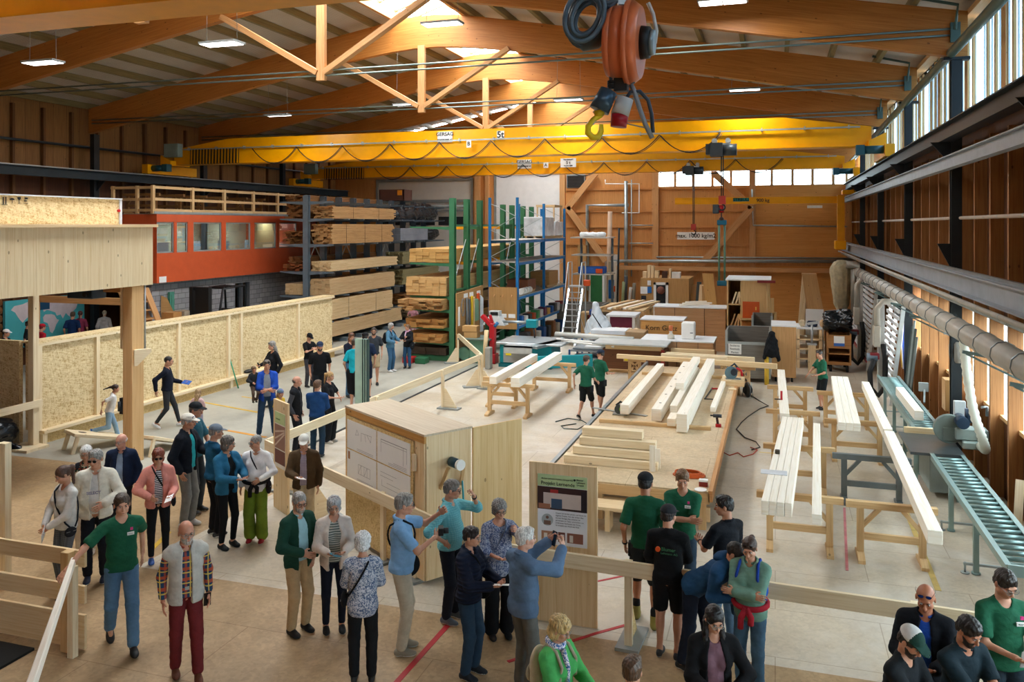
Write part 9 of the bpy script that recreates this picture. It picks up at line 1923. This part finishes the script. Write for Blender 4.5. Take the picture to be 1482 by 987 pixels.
mb = MB(); mb.tube([hk(840, -10), hk(858, 2), hk(880, 5), hk(895, 0), hk(906, 6), hk(910, 26)], .013, 8); part('cable_lead', mb, CB, t); mb = MB(); mb.tube([hk(845, -20), hk(862, 6), hk(884, 10), hk(900, -8)], .011, 8); part('cable_lead', mb, CB, t)
mb = MB(); v = hk(868, -2); mb.beam(v, (v.x, v.y, 7.6), .03, .03, tuple(VF)); part('suspension_bar', mb, STEEL, t)
t = thing('load_hook', tuple(hk(870, 170)), 'yellow crane hook below a blue-grey housing and a red and white plug', 'hook')
mb = MB(); mb.tube([hk(884, -30), hk(884.5, 60), hk(884, 122)], .008, 8); part('rope', mb, plain('4a5260', .5, 0, .5), t)
mb = MB()
for k in range(4): a = hk(884, 118+k*3.2); mb.cyl(a-UZ*.004, a+UZ*.004, .016, n=12)
part('rubber_boot', mb, BLACK, t)
a, b = hk(881, 131), hk(867, 160); mb = MB(); mb.cyl(a, b, .040, .047, n=20); part('hook_housing', mb, plain('3f5566', .3, .3), t)
a, b = hk(905, 142), hk(897, 166); mb = MB(); mb.cyl(a, b, .038, .041, n=18); part('white_plug', mb, plain('c2c6c6', .4), t); a2 = hk(895, 184); mb = MB(); mb.cyl(b, a2, .040, .036, n=18); part('red_plug', mb, plain('a01824', .3), t)
mb = MB(); mb.cyl(hk(867, 160), hk(868, 168), .03, .02, n=14); mb.tube([hk(870, 166), hk(859, 173), hk(851, 183), hk(851, 192), hk(858, 199), hk(866, 198), hk(870, 190), hk(870, 180)], [.014, .013, .014, .015, .016, .015, .013, .010], 10); part('yellow_hook', mb, plain('e6c81c', .35), t)
mb = MB(); mb.beam(hk(864, 168), hk(857, 180), .015, .012, tuple(VF)); part('safety_latch', mb, STEEL, t)
mb = MB(); mb.tube([hk(906, 143), hk(912, 133), hk(926, 132), hk(938, 145), hk(943, 165), hk(945, 192)], .009, 8); part('plug_cable', mb, plain('2c3a48', .4), t); mb = MB(); mb.tube([hk(898, 176), hk(912, 180), hk(930, 184), hk(945, 188)], .003, 5); part('safety_wire', mb, STEEL, t)
WSTR, EXPO = 14.0, 0.78
cam = bpy.data.cameras.new('camera'); co = bpy.data.objects.new('camera', cam); C.objects.link(co)
cam.sensor_fit = 'HORIZONTAL'; cam.sensor_width = 36; cam.lens = 36*FPX/1482; cam.shift_y = -(493.5-CY)/1482; cam.clip_end = 300; cam.clip_start = .05
co.location = (0, 0, HC); co.rotation_euler = (math.pi/2, 0, TH)
bpy.context.scene.camera = co
sc = bpy.context.scene
w = bpy.data.worlds.new('sky'); sc.world = w; w.use_nodes = True; t = w.node_tree
bg = t.nodes['Background']
tc = t.nodes.new('ShaderNodeTexCoord'); sp = t.nodes.new('ShaderNodeSeparateXYZ'); t.links.new(tc.outputs['Generated'], sp.inputs[0])
c = ramp(t, sp.outputs[2], [(0.0, (.62, .66, .70, 1)), (.55, (.92, .96, 1, 1))]); t.links.new(c, bg.inputs[0]); bg.inputs[1].default_value = WSTR
def portal(loc, rot, sx, sy):
 L = bpy.data.lights.new('daylight_portal', 'AREA'); L.shape = 'RECTANGLE'; L.size = sx; L.size_y = sy; L.cycles.is_portal = True
 o = bpy.data.objects.new('daylight_portal', L); C.objects.link(o); o.location = loc; o.rotation_euler = rot
portal((RID, 29, 12.75), (0, 0, 0), 2.5, 31)
portal((4.3, 20, 8.2), (0, R(90), 0), 2.2, 49)
portal((4.3, 11, 2.15), (0, R(90), 0), 2.1, 32)
portal((-1.5, YB+.2, 7.5), (R(90), 0, 0), 10, .8)
sc.view_settings.view_transform = 'Standard'; sc.view_settings.look = 'None'; sc.view_settings.gamma = 1; sc.view_settings.use_curve_mapping = False
sc.view_settings.exposure = EXPO
sc.cycles.use_denoising = True
try: sc.cycles.denoiser = 'OPENIMAGEDENOISE'
except Exception: pass
sc.cycles.max_bounces = 8; sc.cycles.diffuse_bounces = 5; sc.cycles.glossy_bounces = 3; sc.cycles.transparent_max_bounces = 12; sc.cycles.transmission_bounces = 4
sc.cycles.sample_clamp_indirect = 6; sc.cycles.caustics_reflective = False; sc.cycles.caustics_refractive = False
sc.cycles.use_adaptive_sampling = True; sc.cycles.adaptive_threshold = .015
